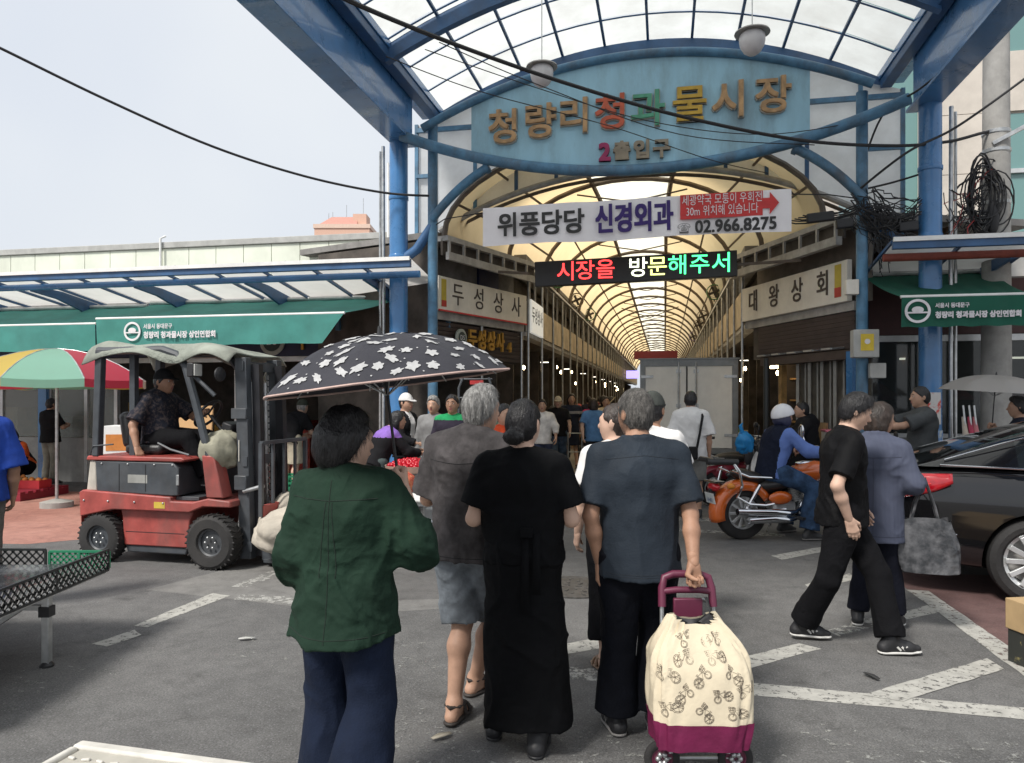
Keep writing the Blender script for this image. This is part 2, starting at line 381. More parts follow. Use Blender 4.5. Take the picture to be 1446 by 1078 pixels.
def text_obj(name, body, size, material, parent, pos, rotz=0.0, extrude=0.0, bold=0.0, align='CENTER', sx=1.0, space=1.0, flat=True, base=None):
    """lettering as real mesh; pos is in the parent's build frame, text faces -y of that frame"""
    key = (body, size, extrude, bold, align, sx, space)
    me = _txt.get(key)
    if me is None:
        cu = bpy.data.curves.new('lettering', 'FONT'); cu.body = body; cu.size = size; cu.extrude = extrude
        cu.align_x = align; cu.align_y = 'CENTER'; cu.space_character = space; cu.resolution_u = 3
        t = bpy.data.objects.new('tmp', cu); col.objects.link(t)
        bpy.context.view_layer.update()
        me = bpy.data.meshes.new_from_object(t.evaluated_get(bpy.context.evaluated_depsgraph_get()))
        bpy.data.objects.remove(t); bpy.data.curves.remove(cu)
        me.transform(Matrix.Diagonal((sx, 1, 1, 1)))
        if bold:
            n_ = len(me.vertices); co = np.zeros(n_*3); me.vertices.foreach_get('co', co); co = co.reshape(-1, 3)
            fc = [tuple(p.vertices) for p in me.polygons]; vs = []; fs = []
            for q, (dx, dy) in enumerate(((-1, -1), (1, -1), (-1, 1), (1, 1), (0, 0))):
                fs += [tuple(i+len(vs) for i in f) for f in fc]
                vs += [tuple(x) for x in co+np.array([dx*bold, dy*bold, q*0.0004])]
            me2 = bpy.data.meshes.new('lettering'); me2.from_pydata(vs, [], fs); bpy.data.meshes.remove(me); me = me2
        me.materials.clear(); me.materials.append(material); _txt[key] = me
    else:
        me = me.copy(); me.materials.clear(); me.materials.append(material)
    o = bpy.data.objects.new(name, me); col.objects.link(o)
    b = None; q = parent
    while q is not None and b is None: b = BASE.get(q.name); q = q.parent
    if parent is not None: o.parent = parent
    p = Vector(pos)
    if b is not None: p = p-b
    o.location = p; o.rotation_euler = (R(90), 0, rotz)
    return o
# ================================================================ shared materials
M_BLUE = mat('blue paint', (0.055, 0.19, 0.42), rough=0.28, var=0.14, vscale=2.5, dirt=0.25, coat=0.3)
M_BLUE2 = mat('faded blue paint', (0.075, 0.19, 0.31), rough=0.5, var=0.25, vscale=6, dirt=0.8)
M_BLUED = mat('dark blue steel', (0.035, 0.10, 0.22), rough=0.45, var=0.2, vscale=4, dirt=0.35)
M_SIGNBLUE = mat('sign sheet blue', (0.33, 0.57, 0.70), rough=0.55, var=0.10, vscale=3, dirt=0.6, stretch=(1, 1, 0.25))
M_ROOF = mat_translucent('roof sheet', (0.66, 0.68, 0.665), tr=0.9, vscale=1.4, dirt=0.35)
M_WALLP = mat_translucent('gate sheet', (0.92, 0.95, 0.97), tr=0.55, vscale=1.6, dirt=0.3)
M_MEMB = mat_translucent('yellow membrane', (0.84, 0.64, 0.36), tr=0.93, vscale=1.0, dirt=0.3, dirtcol=(0.4, 0.27, 0.12))
M_SKYL = mat_translucent('skylight sheet', (0.96, 0.90, 0.72), tr=0.95, vscale=1.5, dirt=0.25)
M_RIB = mat('brown steel rib', (0.13, 0.10, 0.075), rough=0.6, var=0.25, dirt=0.3)
M_STEEL = mat('galvanised steel', (0.50, 0.51, 0.51), rough=0.38, metal=0.8, var=0.2, vscale=9, dirt=0.3)
M_ALU = mat('aluminium frame', (0.58, 0.59, 0.59), rough=0.42, metal=0.55, var=0.12, dirt=0.25)
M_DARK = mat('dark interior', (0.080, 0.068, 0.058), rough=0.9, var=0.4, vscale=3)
M_WALLG = mat('grey plaster', (0.23, 0.22, 0.21), rough=0.9, var=0.2, dirt=0.4, bump=0.2)
M_TAN = mat('tan fascia board', (0.52, 0.43, 0.31), rough=0.75, var=0.2, vscale=3, dirt=0.45)
M_BEIGE = mat('sign beige', (0.76, 0.72, 0.64), rough=0.6, var=0.08, vscale=3, dirt=0.3)
M_BLACKTXT = mat('black letter paint', (0.02, 0.02, 0.02), rough=0.5)
M_GREYST = mat('grey steel channel', (0.38, 0.37, 0.355), rough=0.6, var=0.2, dirt=0.45)
M_LOUV = mat('dark brown slat', (0.075, 0.055, 0.05), rough=0.55, var=0.2, dirt=0.2)
M_AWN = fabric('green awning cloth', (0.07, 0.255, 0.225), var=0.12, vscale=2.5, bump=0.1, wrinkle=0, dirt=0.15)
M_AWND = fabric('deep green awning cloth', (0.022, 0.11, 0.075), var=0.12, vscale=2.5, bump=0.1, wrinkle=0, dirt=0.15)
M_WHITE = mat('white paint', (0.78, 0.78, 0.76), rough=0.5, var=0.06, dirt=0.12)
M_PARAP = mat('pale green panel', (0.72, 0.75, 0.64), rough=0.65, var=0.07, vscale=2, dirt=0.22)
M_CONC = mat('concrete', (0.34, 0.33, 0.31), rough=0.9, var=0.18, vscale=4, bump=0.3, bscale=40, dirt=0.25)
M_CABLE = mat('black cable', (0.018, 0.018, 0.02), rough=0.6, var=0.2)
M_GLASS = mat_glass('shop glass', (0.05, 0.055, 0.055), see=0.45)
M_GLASSW = mat_glass('hazy glass', (0.34, 0.36, 0.34), see=0.55, rough=0.2)
M_GOLD = mat('gold letter', (0.50, 0.28, 0.055), rough=0.4, metal=0.35, var=0.2)
M_BULB = mat_emit('lit bulb', (1.0, 0.74, 0.42), 15)
M_TUBE = mat_emit('lit tube lamp', (1.0, 0.93, 0.78), 2.2)
M_RED = mat('red lacquer', (0.42, 0.03, 0.03), rough=0.4, var=0.15)
# ================================================================ ground
mg = MB(); n = 2
mg.add([(-400, -60, 0), (400, -60, 0), (400, 600, 0), (-400, 600, 0)], [(0, 1, 2, 3)])
struct(mg.build('ground', mat_ground('asphalt', (0.088, 0.087, 0.086), (0.150, 0.147, 0.143), 0.75), smooth=0))
def sheet(name, pts, z, m, gate=False):
    b = MB(); p = [(*(G(x, y)[:2] if gate else (x, y)), z) for x, y in pts]
    b.add(p, [tuple(range(len(p)))])
    return struct(b.build(name, m, smooth=0))
M_REDASP = mat_ground('red coated asphalt', (0.30, 0.135, 0.105), (0.42, 0.215, 0.17), 0.22)
M_REDASP2 = mat_ground('maroon coated asphalt', (0.105, 0.058, 0.055), (0.15, 0.085, 0.078), 0.3)
sheet('red_pavement', [(-16, 13.9), (-4.4, 12.4), (-4.2, 8.9), (-5.3, 8.2), (-16, 9.2)], 0.0015, M_REDASP)
sheet('red_lane', [(3.42, 6.9), (3.26, 6.05), (3.0, 4.6), (2.95, 3.6), (14, 1.6), (14, 4.6), (5.4, 6.6)], 0.0015, M_REDASP2)
M_PATCH = mat_ground('old concrete patch', (0.15, 0.146, 0.14), (0.205, 0.20, 0.19), 0.25)
sheet('pavement_patch', [(-3.05, 6.25), (-1.1, 5.55), (-0.3, 5.75), (0.2, 6.7), (-0.4, 8.1), (-2.4, 7.5)], 0.0012, M_PATCH)
sheet('pavement_patch', [(-1.2, 5.9), (-0.25, 6.0), (-0.2, 7.2), (-1.1, 7.0)], 0.0018, mat_ground('grey patch', (0.095, 0.093, 0.09), (0.135, 0.13, 0.127), 0.35))
# arcade paving: slabs as far as they can be told apart
pv = struct(MB().add([(*G(r, w)[:2], 0.004) for r, w in ((-6, 0.6), (6, 0.6), (6, 75), (-6, 75))], [(0, 1, 2, 3)]).build('arcade_pavement', mat_ground('arcade screed', (0.18, 0.17, 0.155), (0.26, 0.245, 0.22), 0.2), smooth=0))
M_SLABS = [mat('paving slab %d' % i, c, rough=0.75, var=0.16, vscale=5, bump=0.2, bscale=90, dirt=0.35) for i, c in enumerate([(0.31, 0.29, 0.26), (0.27, 0.26, 0.24), (0.34, 0.315, 0.285)])]
slabm = MB().bx(-0.445, 0.445, -0.295, 0.295, 0, 0.03).build('slab', M_SLABS[0], pv, bevel=0.006)
k = 0
for j in range(18):
    for i in range(5):
        o = slabm if k == 0 else slabm.copy()
        if k: col.objects.link(o)
        o.location = G(-2.1+i*0.9+(0.45 if j % 2 else 0)-0.2, 0.95+j*0.6, -0.008+random.uniform(-.002, .002)); o.rotation_euler = (0, 0, -TH)
        o.parent = pv; k += 1
        if k % 3: pass
# ---------------------------------------------------------------- road paint
M_PAINT = mat_worn('worn road paint', (0.43, 0.42, 0.385), 0.43, 20)
M_PAINT2 = mat_worn('scuffed road paint', (0.40, 0.395, 0.37), 0.50, 13)
M_PAINT3 = mat_worn('nearly gone road paint', (0.28, 0.28, 0.265), 0.585, 16)
def stripe(pts, m=None, z=0.0028, n=9, jit=0.005):
    z = 0.0022+(z-0.0022)*0.25
    """marking with a ragged outline"""
    rnd = random.Random(len(pts)*7+int(abs(pts[0][0])*100)); out = []
    for i, p in enumerate(pts):
        q = pts[(i+1) % len(pts)]; L_ = math.hypot(q[0]-p[0], q[1]-p[1]); s_ = max(2, int(L_/0.08))
        for t in range(s_):
            a = t/s_; out.append((p[0]+(q[0]-p[0])*a+rnd.uniform(-jit, jit), p[1]+(q[1]-p[1])*a+rnd.uniform(-jit, jit)))
    sheet('road_marking', out, z, m or M_PAINT)
stripe([(-2.73, 4.87), (-2.6, 5.17), (-2.50, 5.06), (-2.60, 4.82)])
stripe([(-2.65, 5.27), (-2.45, 6.14), (-2.28, 6.06), (-2.54, 5.23)])
stripe([(-2.38, 6.35), (-2.22, 6.95), (-2.09, 6.78), (-2.24, 6.33)], M_PAINT2)
stripe([(-2.2, 6.1), (-1.55, 6.0), (-1.1, 5.75), (-1.1, 5.62), (-2.2, 5.95)], M_PAINT2)
stripe([(1.26, 4.23), (2.64, 3.87), (4.2, 3.45), (4.15, 3.30), (2.55, 3.73), (1.21, 4.05)], M_PAINT)
stripe([(0.2, 4.5), (1.24, 4.24), (1.21, 4.06), (0.2, 4.3)], M_PAINT2)
stripe([(1.88, 4.03), (2.91, 4.60), (2.90, 4.42), (2.06, 3.95)], z=0.012)
stripe([(3.28, 6.25), (3.21, 5.79), (2.94, 4.32), (2.75, 3.4), (2.92, 3.4), (3.14, 4.55), (3.44, 6.2)], z=0.010)
stripe([(1.30, 4.55), (1.87, 4.89), (1.97, 4.78), (1.30, 4.37)])
stripe([(2.17, 5.16), (2.61, 5.45), (2.54, 5.25), (2.19, 5.02)], M_PAINT2)
stripe([(2.62, 5.42), (3.2, 5.78), (3.2, 5.6), (2.55, 5.26)])
stripe([(2.62, 7.60), (3.4, 8.1), (3.3, 7.84), (2.67, 7.41)])
stripe([(2.50, 6.42), (3.07, 6.83), (3.04, 6.62), (2.50, 6.26)])
stripe([(0.25, 4.82), (0.6, 5.02), (0.57, 4.79), (0.25, 4.64)])
stripe([(0.6, 10.62), (2.7, 9.95), (2.65, 9.65), (0.6, 10.2)], M_PAINT2)
stripe([(0.75, 9.6), (3.2, 8.8), (3.15, 8.62), (0.75, 9.4)], M_PAINT2)
for q in (((-0.6, 3.9), (1.2, 3.45), (1.4, 3.05), (-0.6, 3.3)), ((-1.8, 4.75), (0.4, 4.5), (0.4, 4.25), (-1.8, 4.5)), ((-3.6, 4.4), (-2.3, 4.5), (-2.2, 3.8), (-3.6, 3.6)),
          ((1.4, 3.7), (3.2, 3.3), (3.2, 2.9), (1.4, 3.1)), ((-1.2, 5.0), (-0.2, 4.9), (-0.2, 4.75), (-1.2, 4.8)), ((-2.5, 4.7), (-1.4, 5.1), (-1.4, 4.95), (-2.4, 4.55))):
    stripe(q, M_PAINT3, z=0.0025, jit=0.05)
# litter
for i_, (x_, y_, a_, lab_) in enumerate(((-0.33, 3.52, 0.6, 'small flattened paper scrap on the asphalt by the sandals'), (2.05, 4.28, 1.9, 'dark flattened rag on the zebra line crossing'), (-1.75, 4.95, 0.2, 'torn white paper scrap on the asphalt beside the green shirted woman'), (1.5, 5.9, 2.4, 'crushed cup lid on the asphalt ahead of the striding man'))):
    b_ = MB().add([(-.05, -.012, .012), (.0, -.02, .016), (.055, -.008, .011), (.05, .014, .013), (-.01, .018, .018), (-.052, .010, .011)], [(0, 1, 2, 3, 4, 5)])
    o_ = b_.build('litter', mat('litter %d' % i_, ((0.42, 0.38, 0.30), (0.03, 0.03, 0.03), (0.55, 0.55, 0.52), (0.4, 0.42, 0.45))[i_], rough=0.8), loc=(x_, y_, 0.004), rot=(0, 0, a_), solid=0.003); tag(o_, lab_, 'litter')
# manhole in the road
mh = thing('manhole_cover', 'round cast iron manhole cover set into the asphalt', 'manhole cover', (0.52, 6.33, 0))
M_IRON = mat('cast iron', (0.10, 0.095, 0.09), rough=0.6, metal=0.5, var=0.3, vscale=20, dirt=0.3)
MB().lathe([(0.36, 0.0), (0.36, 0.012), (0.325, 0.014), (0.32, 0.0)], 40, ring=True).build('rim', M_IRON, mh)
b = MB().lathe([(0.318, 0.0), (0.318, 0.010), (0.0, 0.0101)], 40)
b.build('plate', M_IRON, mh)
for i in range(24):
    a = i*2.39996; r_ = 0.055*math.sqrt(i+0.6)
    MB().box((r_*math.cos(a), r_*math.sin(a), 0.013), (0.05, 0.02, 0.006), rot=Matrix.Rotation(a, 3, 'Z')).build('stud', M_IRON, mh)
# ================================================================ the gate
gate = gthing('market_gate', 'tall blue steel market entrance gate with vaulted translucent canopy', 'gate', (0, 0, 0))
for s_ in (-1, 1):
    c = MB().lathe([(0.2, 0), (0.2, 0.02), (0.14, 0.025), (0.14, 5.5)], 28, (s_*3.73, 0, 0)).build('column', M_BLUE, gate)
    MB().lathe([(0.148, 0), (0.152, 0.01), (0.152, 0.05), (0.148, 0.06)], 28, (s_*3.73, 0, 4.62)).build('collar', M_BLUE, c)
    MB().lathe([(0.148, 0), (0.152, 0.01), (0.152, 0.05), (0.148, 0.06)], 28, (s_*3.73, 0, 3.72)).build('collar', M_BLUE, c)
    # girder: I shape running out over the street
    g = MB()
    g.bx(s_*3.86, s_*3.50, -8.5, 0.25, 5.50, 5.545); g.bx(s_*3.64, s_*3.58, -8.5, 0.2, 5.545, 6.33)
    g.bx(s_*3.78, s_*3.38, -8.5, 1.3, 6.33, 6.44); g.bx(s_*3.86, s_*3.80, -8.5, 0.2, 5.545, 5.62)
    gd = g.build('girder', M_BLUE, gate, bevel=0.006)
    MB().bx(s_*3.56, s_*3.40, -8.5, 1.3, 6.20, 6.328).build('eave_beam', M_BLUED, gate, bevel=0.01)
    MB().tube([(s_*4.02, 0.12, 0), (s_*4.02, 0.12, 3.4), (s_*4.02, 0.10, 5.5)], 0.028, 10).build('down_pipe', M_STEEL, gate)
    MB().tube([(s_*4.10, 0.18, 0), (s_*4.10, 0.18, 5.45)], 0.02, 8).build('down_pipe', M_STEEL, gate)
ROOFZ = lambda r: 7.26-0.90*(r/3.44)**2
for w in (1.2, -1.25, -3.7, -6.15, -8.4):
    g = MB(); rs = [-3.44+6.88*i/24 for i in range(25)]
    for i in range(24):
        a, b_ = rs[i], rs[i+1]
        g.add([(a, w-0.06, ROOFZ(a)-0.22), (b_, w-0.06, ROOFZ(b_)-0.22), (b_, w+0.06, ROOFZ(b_)-0.22), (a, w+0.06, ROOFZ(a)-0.22),
               (a, w-0.06, ROOFZ(a)), (b_, w-0.06, ROOFZ(b_)), (b_, w+0.06, ROOFZ(b_)), (a, w+0.06, ROOFZ(a))],
              [(0, 3, 2, 1), (4, 5, 6, 7), (0, 1, 5, 4), (2, 3, 7, 6)])
    g.build('arch_rib', M_BLUED, gate, smooth=30)
PR = [-3.4+6.8*i/10 for i in range(11)]
for r in PR[1:-1]:
    MB().bx(r-0.02, r+0.02, -8.4, 1.25, ROOFZ(r)+0.004, ROOFZ(r)+0.04).build('purlin', M_BLUED, gate)
ws = [-8.36+0.8745*i for i in range(12)]
for w in ws[1:-1]:
    g = MB().tube([(r, w, ROOFZ(r)+0.03) for r in [-3.4+6.8*i/20 for i in range(21)]], 0.012, 6)
    g.build('cross_bar', M_BLUED, gate)
for i in range(10):
    for j in range(11):
        a, b_ = PR[i], PR[i+1]; w0, w1 = ws[j], ws[j+1]; mid = (a+b_)/2
        g = MB(); e = 0.012
        zs = [(a+e, ROOFZ(a)+0.055), (mid, ROOFZ(mid)+0.055), (b_-e, ROOFZ(b_)+0.055)]
        vs = [(x, w, z) for w in (w0+e, w1-e) for x, z in zs]
        g.add(vs, [(0, 1, 4, 3), (1, 2, 5, 4)])
        g.build('roof_panel', M_ROOF, gate, smooth=30)
# front wall of the gate: sheet panels between mullions, set back under the last roof rib
WP = 1.10; KP = 1.095
TR_ = lambda r: 0.26+(r-0.26)*KP
TZ_ = lambda z: 1.6+(z-1.6)*KP
ZO0 = lambda r: 4.90-0.74*(abs(r+0.1)/2.95)**2.2
ZO = lambda r: TZ_(ZO0(0.26+(r-0.26)/KP))
ZB = lambda r: ROOFZ(max(-3.44, min(3.44, r)))-0.2
mul = [TR_(r) for r in (-3.45, -3.17, -2.53, -1.9, -1.3, -0.7, -0.1, 0.5, 1.1, 1.65, 2.18, 2.87, 3.40)]
for i in range(len(mul)-1):
    a, b_ = mul[i], mul[i+1]
    if i == 0 or i == len(mul)-2:
        polys = [[(a, 4.0), (b_, 4.0), (b_, 5.28), (a, 5.28)], [(a, 5.30), (b_, 5.30), (b_, ZB(b_)), (a, ZB(a))]]
    else:
        n_ = 5; xs = [a+(b_-a)*t/n_ for t in range(n_+1)]; zl = [max(ZO(x), 4.0) for x in xs]; midz = TZ_(5.66)
        lo = [(x, z) for x, z in zip(xs, zl)]
        polys = [lo+[(b_, midz), (a, midz)], [(a, midz+0.02), (b_, midz+0.02)]+[(x, ZB(x)) for x in reversed(xs)]]
    for pl in polys:
        g = MB(); g.add([(x, WP, z) for x, z in pl], [tuple(range(len(pl)))]); g.build('wall_panel', M_WALLP, gate, smooth=0)
for r in mul:
    zb = 4.0 if r in (mul[0], mul[-1]) else max(ZO(r), 4.0)
    MB().bx(r-0.028, r+0.028, WP-0.06, WP-0.01, zb, ZB(r)).build('mullion', M_BLUE2 if abs(r) > 2.7 else M_BLUED, gate)
MB().bx(mul[0], mul[2], WP-0.08, WP-0.02, TZ_(5.635), TZ_(5.70)).build('rail', M_BLUE2, gate)
MB().bx(mul[10], mul[-1], WP-0.08, WP-0.02, TZ_(5.635), TZ_(5.70)).build('rail', M_BLUE2, gate)
for a, b_ in ((mul[0], mul[1]), (mul[-2], mul[-1])):
    MB().bx(a, b_, WP-0.08, WP-0.02, 3.94, 4.01).build('rail', M_BLUE2, gate); MB().bx(a, b_, WP-0.08, WP-0.02, 5.26, 5.32).build('rail', M_BLUE2, gate)
MB().tube([(x, WP-0.06, ZO(x)-0.02) for x in [-3.4+6.55*i/28 for i in range(29)]], 0.05, 8).build('opening_arch', M_GREYST, gate)
MB().tube([(x, WP+0.12, ZO(x)-0.07) for x in [-3.4+6.55*i/28 for i in range(29)]], 0.03, 8).build('opening_arch', M_RIB, gate)
ZU = lambda r: 6.43-0.74*(r/3.12)**2
ZL = lambda r: 4.80+0.72*((r+0.1)/3.5)**2
MB().tube([(x, -0.22, ZU(x)) for x in [-3.28+6.25*i/32 for i in range(33)]], 0.062, 12).build('sign_hoop', M_BLUE2, gate)
MB().tube([(x, -0.24, ZL(x)) for x in [-3.6+7.0*i/32 for i in range(33)]], 0.080, 12).build('sign_hoop', M_BLUE2, gate)
for s_, x0 in ((-1, -3.17), (1, 2.87)):
    MB().tube([(x0, -0.05, 0), (x0, -0.05, 4.3), (x0, -0.05, 5.72)], 0.075, 14).build('inner_post', M_BLUE2, gate)
    p0 = Vector((x0, -0.1, 4.28)); p2 = Vector((x0-s_*0.9, -0.16, 5.0)); p1 = Vector((x0-s_*0.42, -0.12, 4.78))
    pts = [p0*(1-t)**2+p1*2*t*(1-t)+p2*t*t for t in [i/10 for i in range(11)]]
    MB().tube(pts, 0.066, 12).build('brace', M_BLUE2, gate)
    MB().lathe([(0.085, -0.03), (0.085, 0.03)], 14, p2*0.93+p1*0.07, (p2-p1).to_track_quat('Z', 'Y').to_matrix()).build('brace_collar', M_BLUE2, gate)
    pts = [(x0, -0.05, 4.2), (x0+s_*0.25, -0.05, 3.85), (x0+s_*0.5, -0.02, 3.7)]
    MB().tube(pts, 0.075, 12).build('brace', M_BLUED, gate)
# ---------------------------------------------------------------- sign board with raised letters
sg = gthing('gate_sign', 'light blue oval gate sign with raised gold Korean letters', 'sign', (-0.18, -0.14, 4.8))
xs = [-2.53+4.71*i/20 for i in range(21)]
pl = [(x, ZL(x)) for x in xs]+[(x, ZU(x)) for x in reversed(xs)]
Mx = Matrix(((1, 0, 0, 0), (0, 0, -1, -0.16), (0, 1, 0, 0), (0, 0, 0, 1)))
MB().prism(pl, 0.04, Mx).build('board', M_SIGNBLUE, sg, smooth=0)
M_LGOLD = mat('weathered gold letter', (0.44, 0.27, 0.13), rough=0.55, var=0.3, vscale=9, dirt=0.3)
M_LRED = mat('red letter', (0.50, 0.10, 0.045), rough=0.5, var=0.2); M_LGRN = mat('green letter', (0.08, 0.32, 0.20), rough=0.5, var=0.2)
M_LYEL = mat('yellow letter', (0.52, 0.33, 0.04), rough=0.5, var=0.2); M_LMAG = mat('magenta letter', (0.30, 0.02, 0.10), rough=0.5, var=0.2)
M_LGREY = mat('bronze letter', (0.26, 0.22, 0.16), rough=0.5, var=0.2); M_HALO = mat('letter back plate', (0.46, 0.45, 0.40), rough=0.6, dirt=0.3)
for ch, x, z, m_ in (('청', -2.03, 5.50, M_LGOLD), ('량', -1.50, 5.545, M_LGOLD), ('리', -1.0, 5.585, M_LGOLD), ('청', -0.48, 5.60, M_LRED), ('과', 0.03, 5.61, M_LGRN),
                     ('물', 0.60, 5.63, M_LYEL), ('시', 1.13, 5.65, M_LGOLD), ('장', 1.70, 5.665, M_LGOLD)):
    text_obj('letter_plate', ch, 0.53, M_HALO, sg, (x, -0.225, z), extrude=0.022, bold=0.018)
    text_obj('letter', ch, 0.53, m_, sg, (x, -0.262, z), extrude=0.018, bold=0.008)
for ch, x, m_, s_ in (('2', -0.52, M_LMAG, 0.34), ('출', -0.28, M_LGREY, 0.27), ('입', 0.0, M_LGREY, 0.27), ('구', 0.27, M_LGREY, 0.27)):
    text_obj('letter', ch, s_, m_, sg, (x-0.05, -0.24, 5.06), extrude=0.03, bold=0.012)
# ---------------------------------------------------------------- cloth banner
bn = gthing('banner', 'white clinic banner with black, purple and red print and phone number', 'banner', (-0.2, -0.35, 3.8))
M_BANC = fabric('banner cloth', (0.84, 0.82, 0.84), var=0.03, vscale=3, bump=0.05, wrinkle=0)
def banf(u, v):
    x = -2.32+4.24*u; return (x, -0.35+0.02*math.sin(u*19)+0.012*math.sin(u*47+v*3), 3.79+v*0.555+0.045*u+0.012*math.sin(u*11)*(1-v))
MB().grid(banf, 60, 6).build('cloth', M_BANC, bn, smooth=180)
M_PUR = mat('purple print', (0.045, 0.025, 0.15), rough=0.8); M_REDP = mat('red print', (0.55, 0.05, 0.05), rough=0.8); M_WHP = mat('white print', (0.72, 0.70, 0.72), rough=0.8)
tilt = 0.0106
def btext(t, x, z, size, m_, sx=1.0, bold=0.0):
    o = text_obj('print', t, size, m_, bn, (x, -0.384, z+0.045*(x+2.32)/4.24), bold=bold, sx=sx); o.rotation_euler = (R(90), -tilt, 0); return o
btext('위풍당당', -1.47, 4.05, 0.365, M_BLACKTXT, 0.94, 0.009); btext('신경외과', -0.16, 4.05, 0.43, M_PUR, 0.68, 0.012)
g = MB(); Mx = Matrix(((1, 0, 0, 0), (0, 0, -1, -0.376), (0, 1, 0, 0), (0, 0, 0, 1)))
g.prism([(0.47, 4.04), (1.55, 4.05), (1.55, 4.14), (1.64, 4.14), (1.64, 4.06), (1.76, 4.21), (1.64, 4.36), (1.64, 4.28), (1.55, 4.28), (1.55, 4.385), (0.47, 4.375)], 0.003, Mx)
g.build('arrow_panel', M_REDP, bn, smooth=0)
btext('세광약국 모퉁이 우회전', 1.02, 4.255, 0.155, M_WHP, 0.70); btext('30m 위치해 있습니다', 1.02, 4.105, 0.155, M_WHP, 0.70)
btext('☎', 0.52, 3.88, 0.14, M_BLACKTXT, 1.0); btext('02.966.8275', 1.20, 3.89, 0.235, M_BLACKTXT, 0.92, 0.006)
MB().tube([(-3.1, -0.1, 4.2), (-2.9, -0.33, 4.22), (-2.32, -0.35, 4.28)], 0.008, 6).build('tie_cord', M_CABLE, bn)
MB().tube([(1.92, -0.35, 4.32), (2.4, -0.3, 4.3), (2.8, -0.1, 4.28)], 0.008, 6).build('tie_cord', M_CABLE, bn)
# ---------------------------------------------------------------- LED message board
ld = gthing('led_sign', 'long black LED message board with glowing red and green Korean text', 'led sign', (-0.2, 1.0, 3.4))
rt = Matrix.Rotation(-0.022, 3, 'Y')
MB().box((-0.22, 1.08, 3.625), (3.14, 0.14, 0.40), rot=rt).build('case', mat('led case', (0.012, 0.012, 0.013), rough=0.35), ld, bevel=0.01)
M_LR = mat_emit('red led', (1.0, 0.05, 0.05), 1.6); M_LG = mat_emit('green led', (0.08, 0.95, 0.32), 1.5); M_LY = mat_emit('yellow led', (0.85, 0.9, 0.30), 1.3); M_LW = mat_emit('white led', (0.85, 0.9, 0.7), 1.3)
for ch, x, m_ in (('시', -1.28, M_LR), ('장', -0.98, M_LR), ('을', -0.66, M_LR), ('방', -0.15, M_LW), ('문', 0.15, M_LY), ('해', 0.46, M_LG), ('주', 0.79, M_LG), ('서', 1.12, M_LG)):
    o = text_obj('glyph', ch, 0.33, m_, ld, (x, 1.003, 3.625+0.022*(x+0.22)), bold=0.002, sx=1.05)
MB().bar((-1.9, 1.1, 3.62), (-2.45, 1.3, 3.7), 0.04, 0.04).build('bracket', M_RIB, ld); MB().bar((1.34, 1.1, 3.65), (2.3, 1.2, 3.7), 0.04, 0.04).build('bracket', M_RIB, ld)
# ---------------------------------------------------------------- hanging lamps under the canopy
M_GLOBE = mat('frosted lamp globe', (0.66, 0.65, 0.66), rough=0.35, var=0.05)
for r_, w_, z_, lab in ((-1.30, -1.3, 5.80, 'pendant bell lamp hanging over the gold letter at the start of the gate sign'), (1.27, -1.7, 5.80, 'pendant bell lamp hanging above the last two letters of the gate sign')):
    lp = gthing('hanging_lamp', lab, 'lamp', (r_, w_, z_), 'lamps under the gate canopy')
    MB().tube([(r_, w_, z_+0.16), (r_, w_, ROOFZ(r_)+0.04)], 0.007, 6).build('rod', M_STEEL, lp)
    MB().lathe([(0.02, 0.17), (0.03, 0.16), (0.06, 0.13), (0.20, 0.10), (0.205, 0.085), (0.06, 0.10), (0.02, 0.12)], 28, (r_, w_, z_)).build('shade', mat('lamp shade', (0.40, 0.39, 0.37), rough=0.45, metal=0.3), lp)
    MB().lathe([(0.0, -0.17), (0.05, -0.165), (0.10, -0.13), (0.14, -0.06), (0.15, 0.0), (0.145, 0.06), (0.12, 0.09)], 28, (r_, w_, z_)).build('globe', M_GLOBE, lp)
# ================================================================ arcade: vaulted roof
LW, RW = -2.32, 1.66; AC = (LW+RW)/2; AH = (RW-LW)/2
ar = gthing('arcade_roof', 'long arched arcade roof of yellow membrane and brown steel ribs', 'roof', (AC, 0.4, 4.1))
def vz(r): return 4.15+1.42*math.sqrt(max(0.0, 1-((r-AC)/AH)**2))
def vpt(t, w, off=0.0, flare=0.0):
    a = math.pi*t; return (AC-(AH+off+flare)*math.cos(a), w, 4.15+(1.42+off)*math.sin(a))
NB = 27; SP = 2.3
for i in range(NB+1):
    w = 0.55+i*SP; fl = max(0.0, 0.85*(1-i/1.5))
    if i < 22:
        MB().tube([vpt(t/20, w, 0, fl) for t in range(21)], 0.045, 6).build('rib', M_RIB, ar)
    elif i % 2 == 0:
        MB().tube([vpt(t/16, w) for t in range(17)], 0.04, 5).build('rib', M_RIB, ar)
    if 0 < i < 20:
        MB().tube([vpt(0.33, w, -0.05), (AC, w, vpt(0.5, w)[2]-0.42), vpt(0.67, w, -0.05)], 0.016, 5).build('tie_rod', M_RIB, ar)
for i in range(NB):
    w0 = 0.55+i*SP; w1 = w0+SP; f0 = max(0.0, 0.85*(1-i/1.5)); f1 = max(0.0, 0.85*(1-(i+1)/1.5))
    for nm, t0, t1, m_ in (('membrane', 0.0, 0.40, M_MEMB), ('skylight', 0.405, 0.595, M_SKYL), ('membrane', 0.60, 1.0, M_MEMB)):
        def fn(u, v, t0=t0, t1=t1):
            p = vpt(t0+(t1-t0)*u, w0+(w1-w0)*v, 0.045, f0+(f1-f0)*v); sag = 0.05*math.sin(math.pi*v)
            return (p[0], p[1], p[2]+sag*(1 if nm == 'membrane' else 0))
        MB().grid(fn, 9, 4).build(nm, m_, ar, smooth=60)
